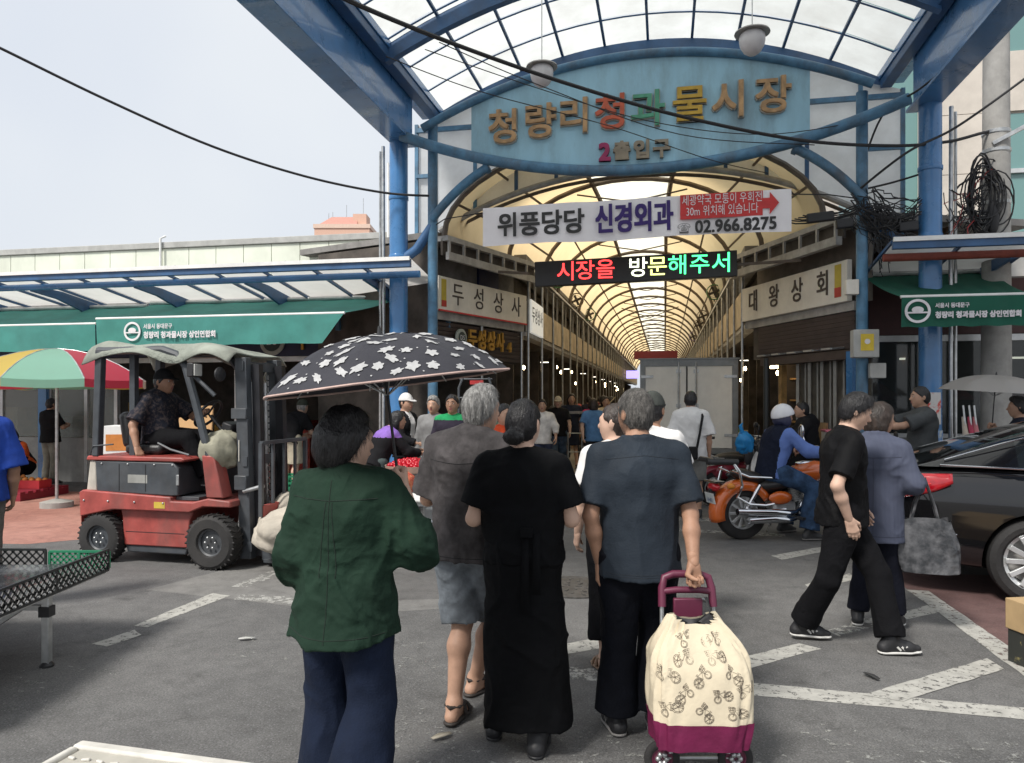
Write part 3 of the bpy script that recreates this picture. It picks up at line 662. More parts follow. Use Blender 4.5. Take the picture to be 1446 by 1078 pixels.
for t in (0.12, 0.25, 0.40, 0.60, 0.75, 0.88):
    MB().tube([vpt(t, 0.55+i*SP, 0.02, max(0.0, 0.85*(1-i/1.5))) for i in range(NB+1)], 0.022 if t not in (0.4, 0.6) else 0.045, 6).build('purlin', M_RIB, ar)
for i in range(3):
    w = 9+i*11
    MB().tube([vpt(0.3, w, -0.05), (AC, w+0.5, 4.9), vpt(0.7, w, -0.05)], 0.02, 5).build('tie_rod', M_RIB, ar)
# ================================================================ arcade: shop rows on both sides
def row(name, label, X, s_, z0, z1):
    """s_ -1: shops open towards +r"""
    t = gthing(name, label, 'shop row', (X, 3.2, 0))
    L0, L1 = 3.25, 62.0
    nb = 36; bw = (L1-L0)/nb
    MB().bx(X+s_*0.02, X+s_*0.35, L0, L1, 4.06, 4.2).build('gutter', M_GREYST, t)
    MB().bx(X-s_*0.06, X+s_*0.02, L0, L1, 4.08, 4.13).build('gutter_lip', M_STEEL, t)
    MB().bx(X+s_*0.03, X+s_*0.25, L0, L1, z0-0.09, z0-0.01).build('lintel', M_GREYST, t)
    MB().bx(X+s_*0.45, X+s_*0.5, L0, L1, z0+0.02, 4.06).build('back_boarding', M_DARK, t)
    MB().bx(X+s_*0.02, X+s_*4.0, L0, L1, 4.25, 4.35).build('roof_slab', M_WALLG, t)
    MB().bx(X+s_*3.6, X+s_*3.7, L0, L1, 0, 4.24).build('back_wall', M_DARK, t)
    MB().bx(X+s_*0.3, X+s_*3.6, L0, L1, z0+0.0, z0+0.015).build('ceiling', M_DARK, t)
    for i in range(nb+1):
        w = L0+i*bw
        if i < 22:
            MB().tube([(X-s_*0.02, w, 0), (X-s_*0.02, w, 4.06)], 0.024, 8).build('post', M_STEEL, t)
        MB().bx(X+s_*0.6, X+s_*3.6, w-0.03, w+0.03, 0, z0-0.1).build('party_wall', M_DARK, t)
        if i < nb:
            MB().bx(X, X+s_*0.04, w+0.04, w+bw-0.04, z0, z1).build('fascia_panel', M_BEIGE if i == 0 and s_ < 0 else M_TAN, t, bevel=0.004)
            for q in range(2):
                MB().bx(X+s_*0.03, X+s_*0.07, w+bw*(0.3+0.4*q)-0.015, w+bw*(0.3+0.4*q)+0.015, z1, 4.06).build('stud', M_GREYST, t)
    return t
rowL = row('shop_row', 'row of open market shops under tan boards beside the crowd', LW, -1, 2.88, 3.46)
rowR = row('shop_row', 'row of market shops under tan boards behind the parked truck', RW, 1, 2.95, 3.58)
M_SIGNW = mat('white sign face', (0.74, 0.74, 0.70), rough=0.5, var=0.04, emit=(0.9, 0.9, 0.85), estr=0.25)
s2 = gthing('shop_sign', 'small white hanging shop sign with dark lettering along the arcade', 'shop sign', (LW, 3.3, 2.9))
MB().bx(LW+0.01, LW+0.07, 3.32, 4.75, 2.86, 3.50).build('face', M_SIGNW, s2, bevel=0.006)
for i, ch in enumerate('두성상사'):
    text_obj('letter', ch, 0.34, M_BLACKTXT, s2, (LW+0.074, 3.52+i*0.32, 3.2), rotz=R(90), bold=0.004)
# goods, lights and clutter inside the shops
rnd = random.Random(3)
GC = [(0.42, 0.27, 0.12), (0.55, 0.43, 0.26), (0.50, 0.07, 0.05), (0.14, 0.26, 0.09), (0.60, 0.52, 0.42), (0.16, 0.17, 0.20), (0.62, 0.34, 0.06), (0.30, 0.18, 0.10)]
GM = [mat('goods %d' % i, c, rough=0.7, var=0.35, vscale=12) for i, c in enumerate(GC)]
for X, s_, cnt in ((LW, -1, 26), (RW, 1, 14)):
    for i in range(cnt):
        w = 4.0+i*1.62; 
        t = gthing('goods_stand', 'low wooden goods stand stacked with produce boxes inside the arcade', 'stall', (X+s_*0.6, w, 0), 'goods stands along the arcade')
        MB().bx(X+s_*0.25, X+s_*1.1, w-0.6, w+0.6, 0, 0.45).build('plinth', GM[7], t)
        for k in range(7):
            a = X+s_*(0.3+rnd.random()*0.5); b_ = w-0.55+rnd.random()*0.8; h = 0.12+rnd.random()*0.25
            MB().bx(a, a+s_*0.28, b_, b_+0.25, 0.455, 0.455+h).build('produce_box', GM[rnd.randrange(7)], t)
        # shelf of goods against the back
        MB().bx(X+s_*1.7, X+s_*2.0, w-0.65, w+0.65, 0.0, 2.3).build('shelf', GM[rnd.randrange(8)], t)
        for k in range(8):
            a = X+s_*1.55; b_ = w-0.6+rnd.random()*1.0; h = 0.5+rnd.randrange(4)*0.42
            MB().bx(a, a+s_*0.14, b_, b_+0.2, h, h+0.22).build('pack', GM[rnd.randrange(8)], t)
        if i < 24:
            bz = 2.05+rnd.random()*0.5; br = X+s_*(0.3+rnd.random()*0.7); bw_ = w+rnd.uniform(-0.5, 0.5)
            bl = gthing('pendant_bulb', 'bare lit bulb hanging on a wire inside the arcade shops', 'bulb', (br, bw_, bz), 'lit bulbs in the arcade shops')
            MB().sph((br, bw_, bz), (0.035, 0.035, 0.05), nu=10, nv=6).build('bulb', M_BULB, bl)
            MB().tube([(br, bw_, bz+0.05), (br, bw_, 2.86)], 0.006, 5).build('wire', M_CABLE, bl)
            if i % 3 == 0:
                b_ = gthing('tube_lamp', 'short lit tube lamp under the arcade shop ceiling', 'lamp', (X+s_*0.3, w, 2.55), 'tube lamps along the arcade shops')
                MB().bx(X+s_*0.5, X+s_*0.72, w+0.3, w+0.33, 2.55, 2.57).build('tube', M_TUBE, b_)
# round fans on the gutter of the arcade
M_FANG = [mat('fan green', (0.06, 0.22, 0.08), rough=0.5), mat('fan brown', (0.12, 0.08, 0.05), rough=0.5), mat('fan violet', (0.12, 0.06, 0.25), rough=0.5)]
for i, (X, w, m_, lab) in enumerate(((LW+0.12, 6.6, 0, 'green caged fan on the gutter above the second shop of the crowded row'), (LW+0.12, 10.4, 1, 'brown caged fan on the gutter of the crowded row behind the green one'), (LW+0.12, 14.2, 0, 'green caged fan farther along the gutter past the brown fan'),
                                (RW-0.12, 9.5, 0, 'green caged fan on the gutter above the parked truck'), (RW-0.12, 15.5, 1, 'brown caged fan on the gutter beyond the truck'), (RW-0.12, 18.5, 1, 'second brown caged fan beyond the truck'), (RW-0.12, 24, 2, 'violet caged fan deep inside the arcade'))):
    t = gthing('wall_fan', lab, 'fan', (X, w, 4.25), 'fans along the arcade gutters')
    Mf = Matrix.Rotation(R(90), 3, 'X')
    MB().lathe([(0.20, -0.06), (0.21, 0), (0.20, 0.06), (0.185, 0.05), (0.19, 0), (0.185, -0.05)], 20, (X, w, 4.38), Mf, ring=True).build('cage_ring', M_FANG[m_], t)
    for r__ in (0.07, 0.13):
        MB().lathe([(r__, -0.065), (r__+0.008, -0.065), (r__+0.008, -0.055), (r__, -0.055)], 18, (X, w, 4.38), Mf, ring=True).build('cage_wire', M_FANG[m_], t)
    for k in range(4):
        a = k*math.pi/2+0.4; MB().box((X+0.09*math.cos(a), w, 4.38+0.09*math.sin(a)), (0.13, 0.012, 0.07), rot=Matrix.Rotation(-a, 3, 'Y') @ Matrix.Rotation(0.5, 3, 'X')).build('blade', M_DARK, t)
    MB().sph((X, w, 4.38), 0.05).build('hub', M_DARK, t)
    MB().bx(X-0.02, X+0.02, w-0.02, w+0.02, 4.13, 4.20).build('bracket', M_RIB, t)
# things hanging over the far end
for w, z, r0, r1, h, lab in ((40, 4.45, -1.75, 1.1, 0.55, 'dark red board hung across the far end of the arcade'), (52, 3.15, -1.5, -0.35, 0.55, 'small red hanging sign beyond the dark red board')):
    t = gthing('hanging_sign', lab, 'sign', ((r0+r1)/2, w, z-h/2)); MB().bx(r0, r1, w, w+0.06, z-h/2, z+h/2).build('board', M_RED if w > 45 else mat('maroon board', (0.16, 0.012, 0.02), rough=0.5), t)
    for r_ in (r0+0.1, r1-0.1): MB().tube([(r_, w+0.03, z+h/2), (r_, w+0.03, z+h/2+0.7)], 0.015, 5).build('hanger', M_RIB, t)
t = gthing('hanging_sign', 'small lit violet sign sticking out over the shops at the far end', 'sign', (LW+0.5, 38, 3.1))
MB().bx(LW+0.15, LW+0.95, 38, 38.1, 2.85, 3.35).build('light_box', mat_emit('violet light box', (0.35, 0.3, 0.9), 1.2), t)
MB().bx(LW-0.02, LW+0.15, 38.03, 38.07, 3.07, 3.11).build('arm', M_RIB, t)
# ================================================================ corner shops (slanted fronts)
def lerp(a, b, t): return a+(b-a)*t
def corner(name, label, A, B, s_):
    """front runs from A (street) to B (arcade); everything is laid out along it in a frame of its own"""
    a = G(*A); b_ = G(*B); d = b_-a; L_ = d.length; ang = math.atan2(d.y, d.x)
    t = thing(name, label, 'shop', (a.x, a.y, 0), ang if s_ < 0 else ang); return t, L_
# left corner: local x runs from street into arcade, outside is -y
cl, CL_L = corner('corner_shop', 'corner shop with beige sign and gold lettering beside the dark flowered umbrella', (-3.30, 0.50), (-2.36, 3.20), -1)
L_ = CL_L
b = MB(); b.bx(0, L_, 0.02, 0.10, 2.86, 3.0); b.build('sign_ledge', M_GREYST, cl)
MB().bx(0, L_, 0.25, 0.32, 3.0, 4.1).build('upper_wall', M_WALLG, cl)
MB().bx(L_*0.55, L_*0.78, 0.20, 0.245, 3.6, 3.95).build('dark_window', mat('navy board', (0.02, 0.03, 0.09), rough=0.5), cl)
b = MB(); b.bx(-0.05, L_+0.05, -0.28, 0.2, 4.06, 4.14); b.build('gutter_top', M_GREYST, cl)
MB().bx(-0.05, L_+0.05, -0.30, -0.24, 3.76, 3.88).build('gutter_bottom', M_GREYST, cl)
MB().bx(-0.05, L_+0.05, -0.18, -0.14, 3.84, 4.1).build('gutter_face', M_DARK, cl)
for i in range(8): MB().bx(i*L_/7-0.02, i*L_/7+0.02, -0.285, -0.25, 3.88, 4.06).build('gutter_stud', M_GREYST, cl)
MB().bx(0, L_, 0.02, 3.0, 4.15, 4.25).build('roof_slab', M_WALLG, cl)
for i in range(8): MB().box((L_/2, 0.10, 2.30+i*0.072), (L_, 0.03, 0.06), rot=Matrix.Rotation(R(18), 3, 'X')).build('slat', M_LOUV, cl)
MB().bx(0, L_, 0.16, 0.2, 2.24, 2.86).build('shutter_back', M_DARK, cl)
MB().bx(0, L_, 2.4, 2.5, 0, 4.1).build('back_wall', M_DARK, cl)
MB().bx(-0.05, 0.0, 0.02, 2.5, 0, 4.1).build('side_wall', M_DARK, cl)
for i, x in enumerate((0.03, L_*0.5, L_-0.03)): MB().tube([(x, 0.05, 0), (x, 0.05, 2.86)], 0.025, 8).build('post', M_STEEL, cl)
for i in range(3):
    x = 0.25+i*0.8; MB().bx(x, x+0.7, 0.7, 1.2, 0, 0.5+0.2*i).build('produce_stack', GM[(i*3) % 8], cl)
cs = thing('shop_sign', 'beige corner shop sign with four dark Korean letters and red yellow end stripe', 'shop sign', cl.location, cl.rotation_euler.z)
MB().bx(0.02, L_-0.02, -0.05, 0.02, 3.0, 3.54).build('face', M_BEIGE, cs, bevel=0.006)
MB().bx(0.09, 0.22, -0.056, -0.051, 3.06, 3.5).build('stripe', mat('sign yellow', (0.50, 0.38, 0.05), rough=0.5, var=0.1), cs); MB().bx(0.09, 0.22, -0.06, -0.057, 3.06, 3.16).build('stripe', M_RED, cs)
MB().bx(0.02, L_-0.02, -0.065, -0.045, 2.985, 3.01).build('edge_strip', M_REDP, cs)
for i, ch in enumerate('두성상사'): text_obj('letter', ch, 0.40, mat('brown black letter', (0.06, 0.045, 0.04), rough=0.6), cs, (0.55+i*0.63, -0.057, 3.27), extrude=0.004, sx=0.95)
gs = thing('shop_sign', 'gold raised shop letters on dark slats under the beige sign', 'shop sign', cl.location, cl.rotation_euler.z)
MB().lathe([(0.15, 0), (0.15, 0.03), (0.12, 0.035), (0.0, 0.036)], 24, (0.72, 0.02, 2.60), Matrix.Rotation(R(90), 3, 'X')).build('emblem', mat('emblem grey', (0.35, 0.38, 0.34), rough=0.5), gs)
MB().lathe([(0.10, 0), (0.10, 0.006), (0, 0.0061)], 24, (0.72, -0.018, 2.60), Matrix.Rotation(R(90), 3, 'X')).build('emblem_disc', mat('emblem dark', (0.03, 0.05, 0.05), rough=0.5), gs)
text_obj('letter', 'DS', 0.11, M_WHP, gs, (0.72, -0.028, 2.60))
for i, ch in enumerate('두성상사'): text_obj('letter', ch, 0.36, M_GOLD, gs, (1.05+i*0.30, -0.0, 2.58), extrude=0.02, bold=0.010, sx=0.82)
text_obj('letter', '4', 0.24, M_GOLD, gs, (2.28, -0.0, 2.52), extrude=0.02, bold=0.008)
# right corner: local x runs from arcade out to the street, outside is -y
crn, L_ = corner('corner_shop', 'corner shop with slatted dark shutter and beige sign by the blue post', (1.68, 3.25), (2.86, 0.42), 1)
MB().bx(0, L_, 0.02, 0.10, 2.84, 2.97).build('sign_ledge', M_GREYST, crn)
MB().bx(0, L_, 0.25, 0.32, 2.98, 4.1).build('upper_wall', mat('brown plaster', (0.24, 0.21, 0.18), rough=0.9, var=0.15, dirt=0.3), crn)
MB().bx(-0.05, L_+0.05, -0.28, 0.2, 4.06, 4.14).build('gutter_top', M_GREYST, crn)
MB().bx(-0.05, L_+0.05, -0.30, -0.20, 3.74, 3.86).build('gutter_bottom', M_GREYST, crn)
MB().bx(-0.05, L_+0.05, -0.18, -0.14, 3.84, 4.1).build('gutter_face', M_DARK, crn)
for i in range(8): MB().bx(i*L_/7-0.02, i*L_/7+0.02, -0.285, -0.25, 3.86, 4.06).build('gutter_stud', M_GREYST, crn)
MB().bx(0, L_, 0.02, 3.0, 4.15, 4.25).build('roof_slab', M_WALLG, crn)
for i in range(8): MB().box((L_*0.56, 0.06, 2.34+i*0.066), (L_*0.86, 0.02, 0.062), rot=Matrix.Rotation(R(14), 3, 'X')).build('slat', M_LOUV, crn)
MB().bx(0.1, L_, 0.12, 0.16, 2.28, 2.86).build('shutter_back', M_DARK, crn)
MB().bx(L_*0.15, L_, 0.05, 0.30, 2.16, 2.29).build('shutter_box', M_LOUV, crn)
MB().bx(0, L_, 1.6, 1.7, 0, 4.1).build('back_wall', mat('warm brown boards', (0.16, 0.09, 0.05), rough=0.8, var=0.4, vscale=5), crn)
M_STRIP = mat('grey folding panel', (0.34, 0.335, 0.31), rough=0.6, var=0.15, dirt=0.35)
for i in range(9):
    x = L_*0.44+i*L_*0.054; MB().box((x, 0.22+0.03*(i % 2), 1.12), (0.05, 0.02, 2.2), rot=Matrix.Rotation(0.5*(-1)**i, 3, 'Z')).build('folding_panel', M_STRIP, crn)
MB().bx(L_*0.42, L_, 0.30, 0.32, 0, 2.2).build('curtain_sheet', mat('dim glazing', (0.10, 0.095, 0.085), rough=0.4, var=0.3), crn)
MB().bx(L_-0.12, L_+0.02, -0.02, 0.12, 0, 2.26).build('jamb', M_BLUE, crn)
MB().tube([(L_*0.22, 0.05, 0), (L_*0.22, 0.05, 2.28)], 0.055, 12).build('black_post', mat('black post paint', (0.035, 0.04, 0.042), rough=0.4), crn)
M_WARM = mat('warm timber', (0.40, 0.24, 0.09), rough=0.6, var=0.3, vscale=7)
MB().bx(0.02, L_*0.2, 0.9, 0.95, 0, 2.2).build('timber_wall', M_WARM, crn)
for i in range(5): MB().bx(0.05, L_*0.2, 0.7, 0.9, 0.4+i*0.38, 0.43+i*0.38).build('shelf', M_WARM, crn)
MB().bx(L_*0.26, L_*0.29, 0.2, 0.3, 0, 2.15).build('wood_door_edge', M_WARM, crn)
for i in range(5):
    x = L_*(0.28+0.15*i)
    s_ = MB().bx(x-0.14, x+0.08, -0.16, -0.10, 2.30, 2.325).build('flood_lamp', M_ALU, crn); MB().tube([(x+0.08, -0.13, 2.31), (x+0.1, 0.05, 2.33)], 0.015, 6).build('lamp_arm', M_STEEL, s_)
MB().bx(L_*0.13-0.1, L_*0.13+0.12, 0.3, 0.36, 2.12, 2.16).build('lit_lamp', M_BULB, crn)
cs = thing('shop_sign', 'beige corner sign with four dark letters above dark slatted shutter', 'shop sign', crn.location, crn.rotation_euler.z)
MB().bx(0.02, L_-0.04, -0.06, 0.02, 2.97, 3.56).build('face', M_BEIGE, cs, bevel=0.006)
MB().bx(L_-0.32, L_-0.17, -0.066, -0.061, 3.05, 3.52).build('stripe', MATS['sign yellow'], cs); MB().bx(L_-0.32, L_-0.17, -0.070, -0.067, 3.05, 3.19).build('stripe', M_RED, cs)
for i, ch in enumerate('대왕상회'): text_obj('letter', ch, 0.40, MATS['brown black letter'], cs, (0.42+i*0.68, -0.068, 3.27), extrude=0.004, sx=0.9, bold=0.004)
# dark corner side walls behind posts
b = gthing('plywood_sheet', 'brown plywood sheet leaning on the folding shop panels', 'board', (2.45, 0.95, 0))
MB().box((2.45, 0.85, 0.62), (0.42, 0.02, 1.24), rot=Matrix.Rotation(R(-68), 3, 'Z') @ Matrix.Rotation(R(-5), 3, 'X')).build('board', mat('plywood', (0.30, 0.20, 0.10), rough=0.7, var=0.25, stretch=(8, 8, 0.6), vscale=4), b)
# ================================================================ market hall on the open side of the street
hall = gthing('market_hall', 'low market hall with pale green panel parapet and glazed shop fronts', 'building', (-9.0, 1.3, 0))
HX0, HX1 = -17.5, -4.55
M_CAPG = mat('grey parapet cap', (0.40, 0.40, 0.38), rough=0.6, var=0.12, dirt=0.3)
MB().bx(HX0, HX1, 1.75, 12, 3.3, 3.4).build('roof_slab', M_WALLG, hall)
pw = 0.565; nP = int((HX1-HX0)/pw)
for i in range(nP):
    x1 = HX1-i*pw
    p = MB().bx(x1-pw+0.006, x1-0.006, 1.70, 1.74, 3.80, 4.42).build('parapet_panel', M_PARAP, hall, bevel=0.004)
    if i % 2 == 0 or i < 8:
        MB().bx(x1-pw/2-0.015, x1-pw/2+0.02, 1.685, 1.70, 3.93+0.09*((i*5) % 4)/2, 3.965+0.09*((i*5) % 4)/2).build('bolt', M_CABLE, p)
for i in range(8): MB().bx(HX1-0.004, HX1+0.03, 1.75+i*pw, 1.75+(i+1)*pw-0.012, 3.80, 4.42).build('parapet_panel', M_PARAP, hall)
MB().bx(HX0, HX1+0.05, 1.66, 1.95, 4.425, 4.54).build('parapet_cap', M_CAPG, hall, bevel=0.01)
MB().bx(HX1-0.2, HX1+0.05, 1.96, 8, 4.425, 4.54).build('parapet_cap', M_CAPG, hall, bevel=0.01)
MB().bx(HX0, HX1, 1.76, 1.85, 3.4, 4.42).build('parapet_back', M_WALLG, hall)
MB().tube([(-9.05, 1.62, 3.7), (-9.05, 1.62, 4.6), (-9.0, 1.7, 4.66)], 0.022, 8).build('vent_pipe', M_WHITE, hall)
MB().tube([(-4.35, 1.2, 2.0), (-4.35, 1.2, 5.6)], 0.03, 8).build('vent_pipe', M_WHITE, hall)
# facade band, openings, frames
M_NAVY = mat('navy shop band', (0.018, 0.022, 0.06), rough=0.5, var=0.15)
MB().bx(HX0, -3.45, 1.42, 1.5, 2.35, 3.3).build('sign_band', M_NAVY, hall)
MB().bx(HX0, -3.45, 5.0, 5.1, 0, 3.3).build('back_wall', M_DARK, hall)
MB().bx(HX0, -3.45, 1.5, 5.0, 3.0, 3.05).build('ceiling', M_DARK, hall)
MB().bx(HX0, -3.45, 1.44, 1.5, 2.25, 2.34).build('head_rail', M_ALU, hall)
frames = [-14.2, -13.3, -12.4, -11.5, -11.3, -10.5, -9.85, -7.35, -6.95, -6.5, -5.62, -4.95, -4.5, -3.75]
for x in frames: MB().bx(x-0.035, x+0.035, 1.42, 1.5, 0, 2.25).build('jamb', M_ALU, hall)
for x0, x1, m_ in ((-14.2, -13.3, M_GLASSW), (-13.3, -12.4, M_GLASSW), (-12.4, -11.5, M_GLASSW), (-11.3, -10.5, M_GLASSW), (-10.5, -9.85, M_GLASSW), (-7.35, -6.95, M_GLASSW), (-6.95, -6.5, M_GLASSW), (-5.62, -4.95, M_GLASSW)):
    MB().bx(x0+0.035, x1-0.035, 1.455, 1.465, 0.85, 2.25).build('window_pane', m_, hall)
    MB().bx(x0+0.035, x1-0.035, 1.44, 1.48, 0, 0.84).build('kick_panel', mat('grey kick panel', (0.30, 0.30, 0.29), rough=0.6, dirt=0.3), hall)
MB().bx(-11.49, -11.31, 1.35, 1.42, 0, 2.3).build('pilaster', M_BLUE, hall)
for i, (x, w, h, d) in enumerate(((-8.6, 4.0, 0.9, 0), (-7.9, 4.2, 1.1, 2), (-6.6, 3.8, 1.3, 1), (-5.7, 3.6, 0.8, 4), (-5.0, 3.4, 2.0, 5), (-9.6, 4.2, 1.0, 6), (-12.8, 3.0, 1.2, 4), (-11.0, 3.2, 1.5, 6), (-13.8, 2.6, 1.4, 1))):
    MB().bx(x, x+0.6, w, w+0.5, 0, h).build('stacked_goods', GM[d], hall)
MB().bx(-6.0, -5.45, 3.0, 3.1, 1.35, 2.0).build('grey_board', M_WALLG, hall)
# gold lettering and emblem of the hall shop
hs = gthing('shop_sign', 'gold shop letters with round emblem on navy band behind the umbrella', 'shop sign', (-5.6, 1.40, 2.5))
MB().lathe([(0.24, 0), (0.24, 0.03), (0.20, 0.034), (0, 0.035)], 28, (-6.62, 1.41, 2.60), Matrix.Rotation(R(90), 3, 'X')).build('emblem', MATS['emblem grey'], hs)
MB().lathe([(0.17, 0), (0.17, 0.006), (0, 0.0061)], 28, (-6.62, 1.372, 2.60), Matrix.Rotation(R(90), 3, 'X')).build('emblem_disc', MATS['emblem dark'], hs)
text_obj('letter', 'DS', 0.17, M_WHP, hs, (-6.62, 1.36, 2.60), bold=0.004)
for i, ch in enumerate('두성상사'): text_obj('letter', ch, 0.42, M_GOLD, hs, (-6.03+i*0.43, 1.39, 2.62), extrude=0.02, bold=0.008, sx=0.95)
text_obj('letter', '3', 0.36, M_GOLD, hs, (-4.22, 1.39, 2.66), extrude=0.02, bold=0.006)
# ---------------------------------------------------------------- street canopy (steel and translucent sheets)
M_CANR = mat_translucent('canopy sheet', (0.80, 0.78, 0.74), tr=0.6, vscale=1.5, dirt=0.25)
def canopy(label, x0, x1, n, red=False):
    t = gthing('street_canopy', label, 'canopy', ((x0+x1)/2, 0.3, 3.1))
    zf, zr = 3.56, 3.30; wf, wr = -0.72, 1.12
    zz = lambda w: zf+(zr-zf)*(w-wf)/(wr-wf)
    MB().bx(x0, x1, wf-0.05, wf+0.02, zf-0.10, zf+0.02).build('front_beam', M_BLUED, t, bevel=0.006)
    MB().bx(x0, x1, wf-0.08, wf-0.052, zf-0.01, zf+0.045).build('drip_edge', M_WHITE, t)
    MB().tube([(x0, wf+0.38, zz(wf+0.38)-0.08), (x1, wf+0.38, zz(wf+0.38)-0.08)], 0.052, 10).build('middle_beam', M_BLUE if not red else MATS['rust red steel'], t)
    MB().bx(x0, x1, wr-0.06, wr, zr-0.12, zr-0.0).build('rear_beam', M_BLUED, t)
    pwid = (x1-x0)/n
    for i in range(n):
        a, b_ = x0+i*pwid+0.01, x0+(i+1)*pwid-0.01
        MB().add([(a, wf, zf+0.03), (b_, wf, zf+0.03), (b_, wr, zr+0.03), (a, wr, zr+0.03)], [(0, 1, 2, 3)]).build('sheet', M_CANR, t, smooth=0)
        MB().bar((x0+i*pwid, wf, zf-0.005), (x0+i*pwid, wr, zr-0.005), 0.03, 0.04).build('rafter', M_BLUED, t)
    st = 1.95
    for i in range(int((x1-x0)/st)+1):
        x = x1-0.9-i*st
        if x < x0: break
        pl = [(-0.34, -0.10), (0.2, -0.16), (0.75, -0.30), (1.12, -0.62), (1.12, -0.13), (0.3, -0.02), (-0.34, -0.0)]
        Mx = Matrix(((0, 0, 1, x), (1, 0, 0, 0), (0, 1, 0, zf-0.10), (0, 0, 0, 1)))
        MB().prism(pl, 0.05, Mx).build('bracket', M_BLUED, t, bevel=0.004)
        MB().bx(x+0.9, x+0.97, 1.0, 1.07, 2.75, 3.2).build('hanger', M_BLUE2, t)
    return t
mat('rust red steel', (0.26, 0.06, 0.04), rough=0.6, var=0.2, dirt=0.2)
canopy('blue steel street canopy in front of the market hall shops', -15.5, -3.28, 15)
canopy('short blue and red steel canopy over the glazed shop beside the gate', 3.06, 7.4, 5, True)
# ---------------------------------------------------------------- awnings
def awning(label, xr0, xr1, xf0, xf1, zr, zf, wr, wf, val, m_, lx, tx_size, skew=0.0, txt=True):
    t = gthing('awning', label, 'awning', ((xf0+xf1)/2, wf, zf-val))
    def top(u, v):
        x = (xr0+(xr1-xr0)*u)*(1-v)+(xf0+(xf1-xf0)*u)*v
        return (x, wr+(wf-wr)*v, zr+(zf-zr)*v-0.035*math.sin(math.pi*v)+0.006*math.sin(u*40))
    MB().grid(top, 50, 8).build('cloth_top', m_, t, smooth=60)
    def vl(u, v):
        x = xf0+(xf1-xf0)*u - skew*v*u
        return (x, wf-0.015+0.012*math.sin(u*23)*v+0.02*v, zf-0.012-val*v+0.006*math.sin(u*31)*v)
    MB().grid(vl, 50, 6).build('valance', m_, t, smooth=60)
    MB().tube([(xf0-0.01, wf, zf), (xf1+0.01, wf, zf)], 0.02, 8).build('front_bar', M_WHITE, t)
    MB().tube([(xr0, wr, zr+0.03), (xr1, wr, zr+0.03)], 0.035, 8).build('roller', M_ALU, t)
    if txt:
        a = wf-0.034
        e = MB().lathe([(0.150, -0.002), (0.150, 0.002), (0.118, 0.0021), (0.118, -0.0021)], 30, (lx, a, zf-val*0.5), Matrix.Rotation(R(90), 3, 'X'), ring=True)
        e.box((lx, a-0.002, zf-val*0.5-0.02), (0.26, 0.003, 0.02)); 
        e.lathe([(0.07, -0.002), (0.07, 0.002), (0, 0.0021)], 14, (lx, a-0.002, zf-val*0.5+0.015), Matrix.Rotation(R(90), 3, 'X'), sx=1, sy=0.6)
        e.build('emblem', M_WHP, t)
        text_obj('print', '청량리 청과물시장 상인연합회', tx_size, M_WHP, t, (lx+0.2, a, zf-val*0.66), align='LEFT', bold=0.004, sx=0.9)
        text_obj('print', '서울시 동대문구', tx_size*0.75, M_WHP, t, (lx+0.2, a, zf-val*0.34), align='LEFT', bold=0.002, sx=0.9)
    return t
awning('wide green shop awning with printed market emblem near the umbrella', -8.75, -4.05, -8.62, -4.40, 3.26, 2.86, 0.95, -0.5, 0.43, M_AWN, -7.95, 0.112, 0.35)
awning('plain green awning behind the striped parasols', -14.6, -8.80, -14.6, -8.68, 3.22, 2.79, 0.95, -0.45, 0.42, M_AWN, -14, 0.165, 0.0, False)
awning('short dark green awning with printed market emblem beside the utility pole', 3.05, 4.72, 3.18, 4.62, 3.33, 2.87, 0.6, -0.68, 0.37, M_AWND, 3.36, 0.086)
# ================================================================ glazed shop beyond the gate post
gsx = gthing('glazed_shop', 'shop front of white framed dark glass behind the black car', 'shop', (5.5, 1.0, 0))
MB().bx(3.2, 12, 0.95, 1.05, 2.52, 3.3).build('sign_band', mat('maroon band', (0.07, 0.03, 0.03), rough=0.6, dirt=0.2), gsx)
MB().bx(3.2, 12, 0.96, 1.04, 2.42, 2.51).build('head_rail', M_ALU, gsx)
MB().bx(3.2, 12, 0.96, 1.04, 1.02, 1.08).build('middle_rail', M_ALU, gsx)
for x in (3.2, 4.02, 4.88, 5.7, 6.5, 7.4, 8.4):
    MB().bx(x-0.035, x+0.035, 0.95, 1.05, 0, 2.42).build('jamb', M_ALU, gsx)
xs = (3.2, 4.02, 4.88, 5.7, 6.5, 7.4, 8.4)
for a, b_ in zip(xs, xs[1:]):
    MB().bx(a+0.035, b_-0.035, 0.99, 1.0, 1.08, 2.42).build('window_pane', M_GLASS, gsx)
    MB().bx(a+0.035, b_-0.035, 0.98, 1.02, 0, 1.02).build('kick_panel', mat('grey door panel', (0.20, 0.20, 0.195), rough=0.6, dirt=0.3), gsx)
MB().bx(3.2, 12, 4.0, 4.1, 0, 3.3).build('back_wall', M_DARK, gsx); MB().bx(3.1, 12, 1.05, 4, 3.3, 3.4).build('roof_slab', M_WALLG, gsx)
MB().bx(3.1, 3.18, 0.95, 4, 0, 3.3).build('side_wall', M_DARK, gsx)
for i, x in enumerate((4.0, 4.7, 5.9)): MB().bx(x, x+0.55, 1.6, 2.2, 0, 1.3+0.1*i).build('counter', GM[5], gsx)
for x in (3.9, 5.3): MB().bx(x, x+0.6, 1.9, 1.95, 2.2, 2.23).build('tube_lamp', M_TUBE, gsx)
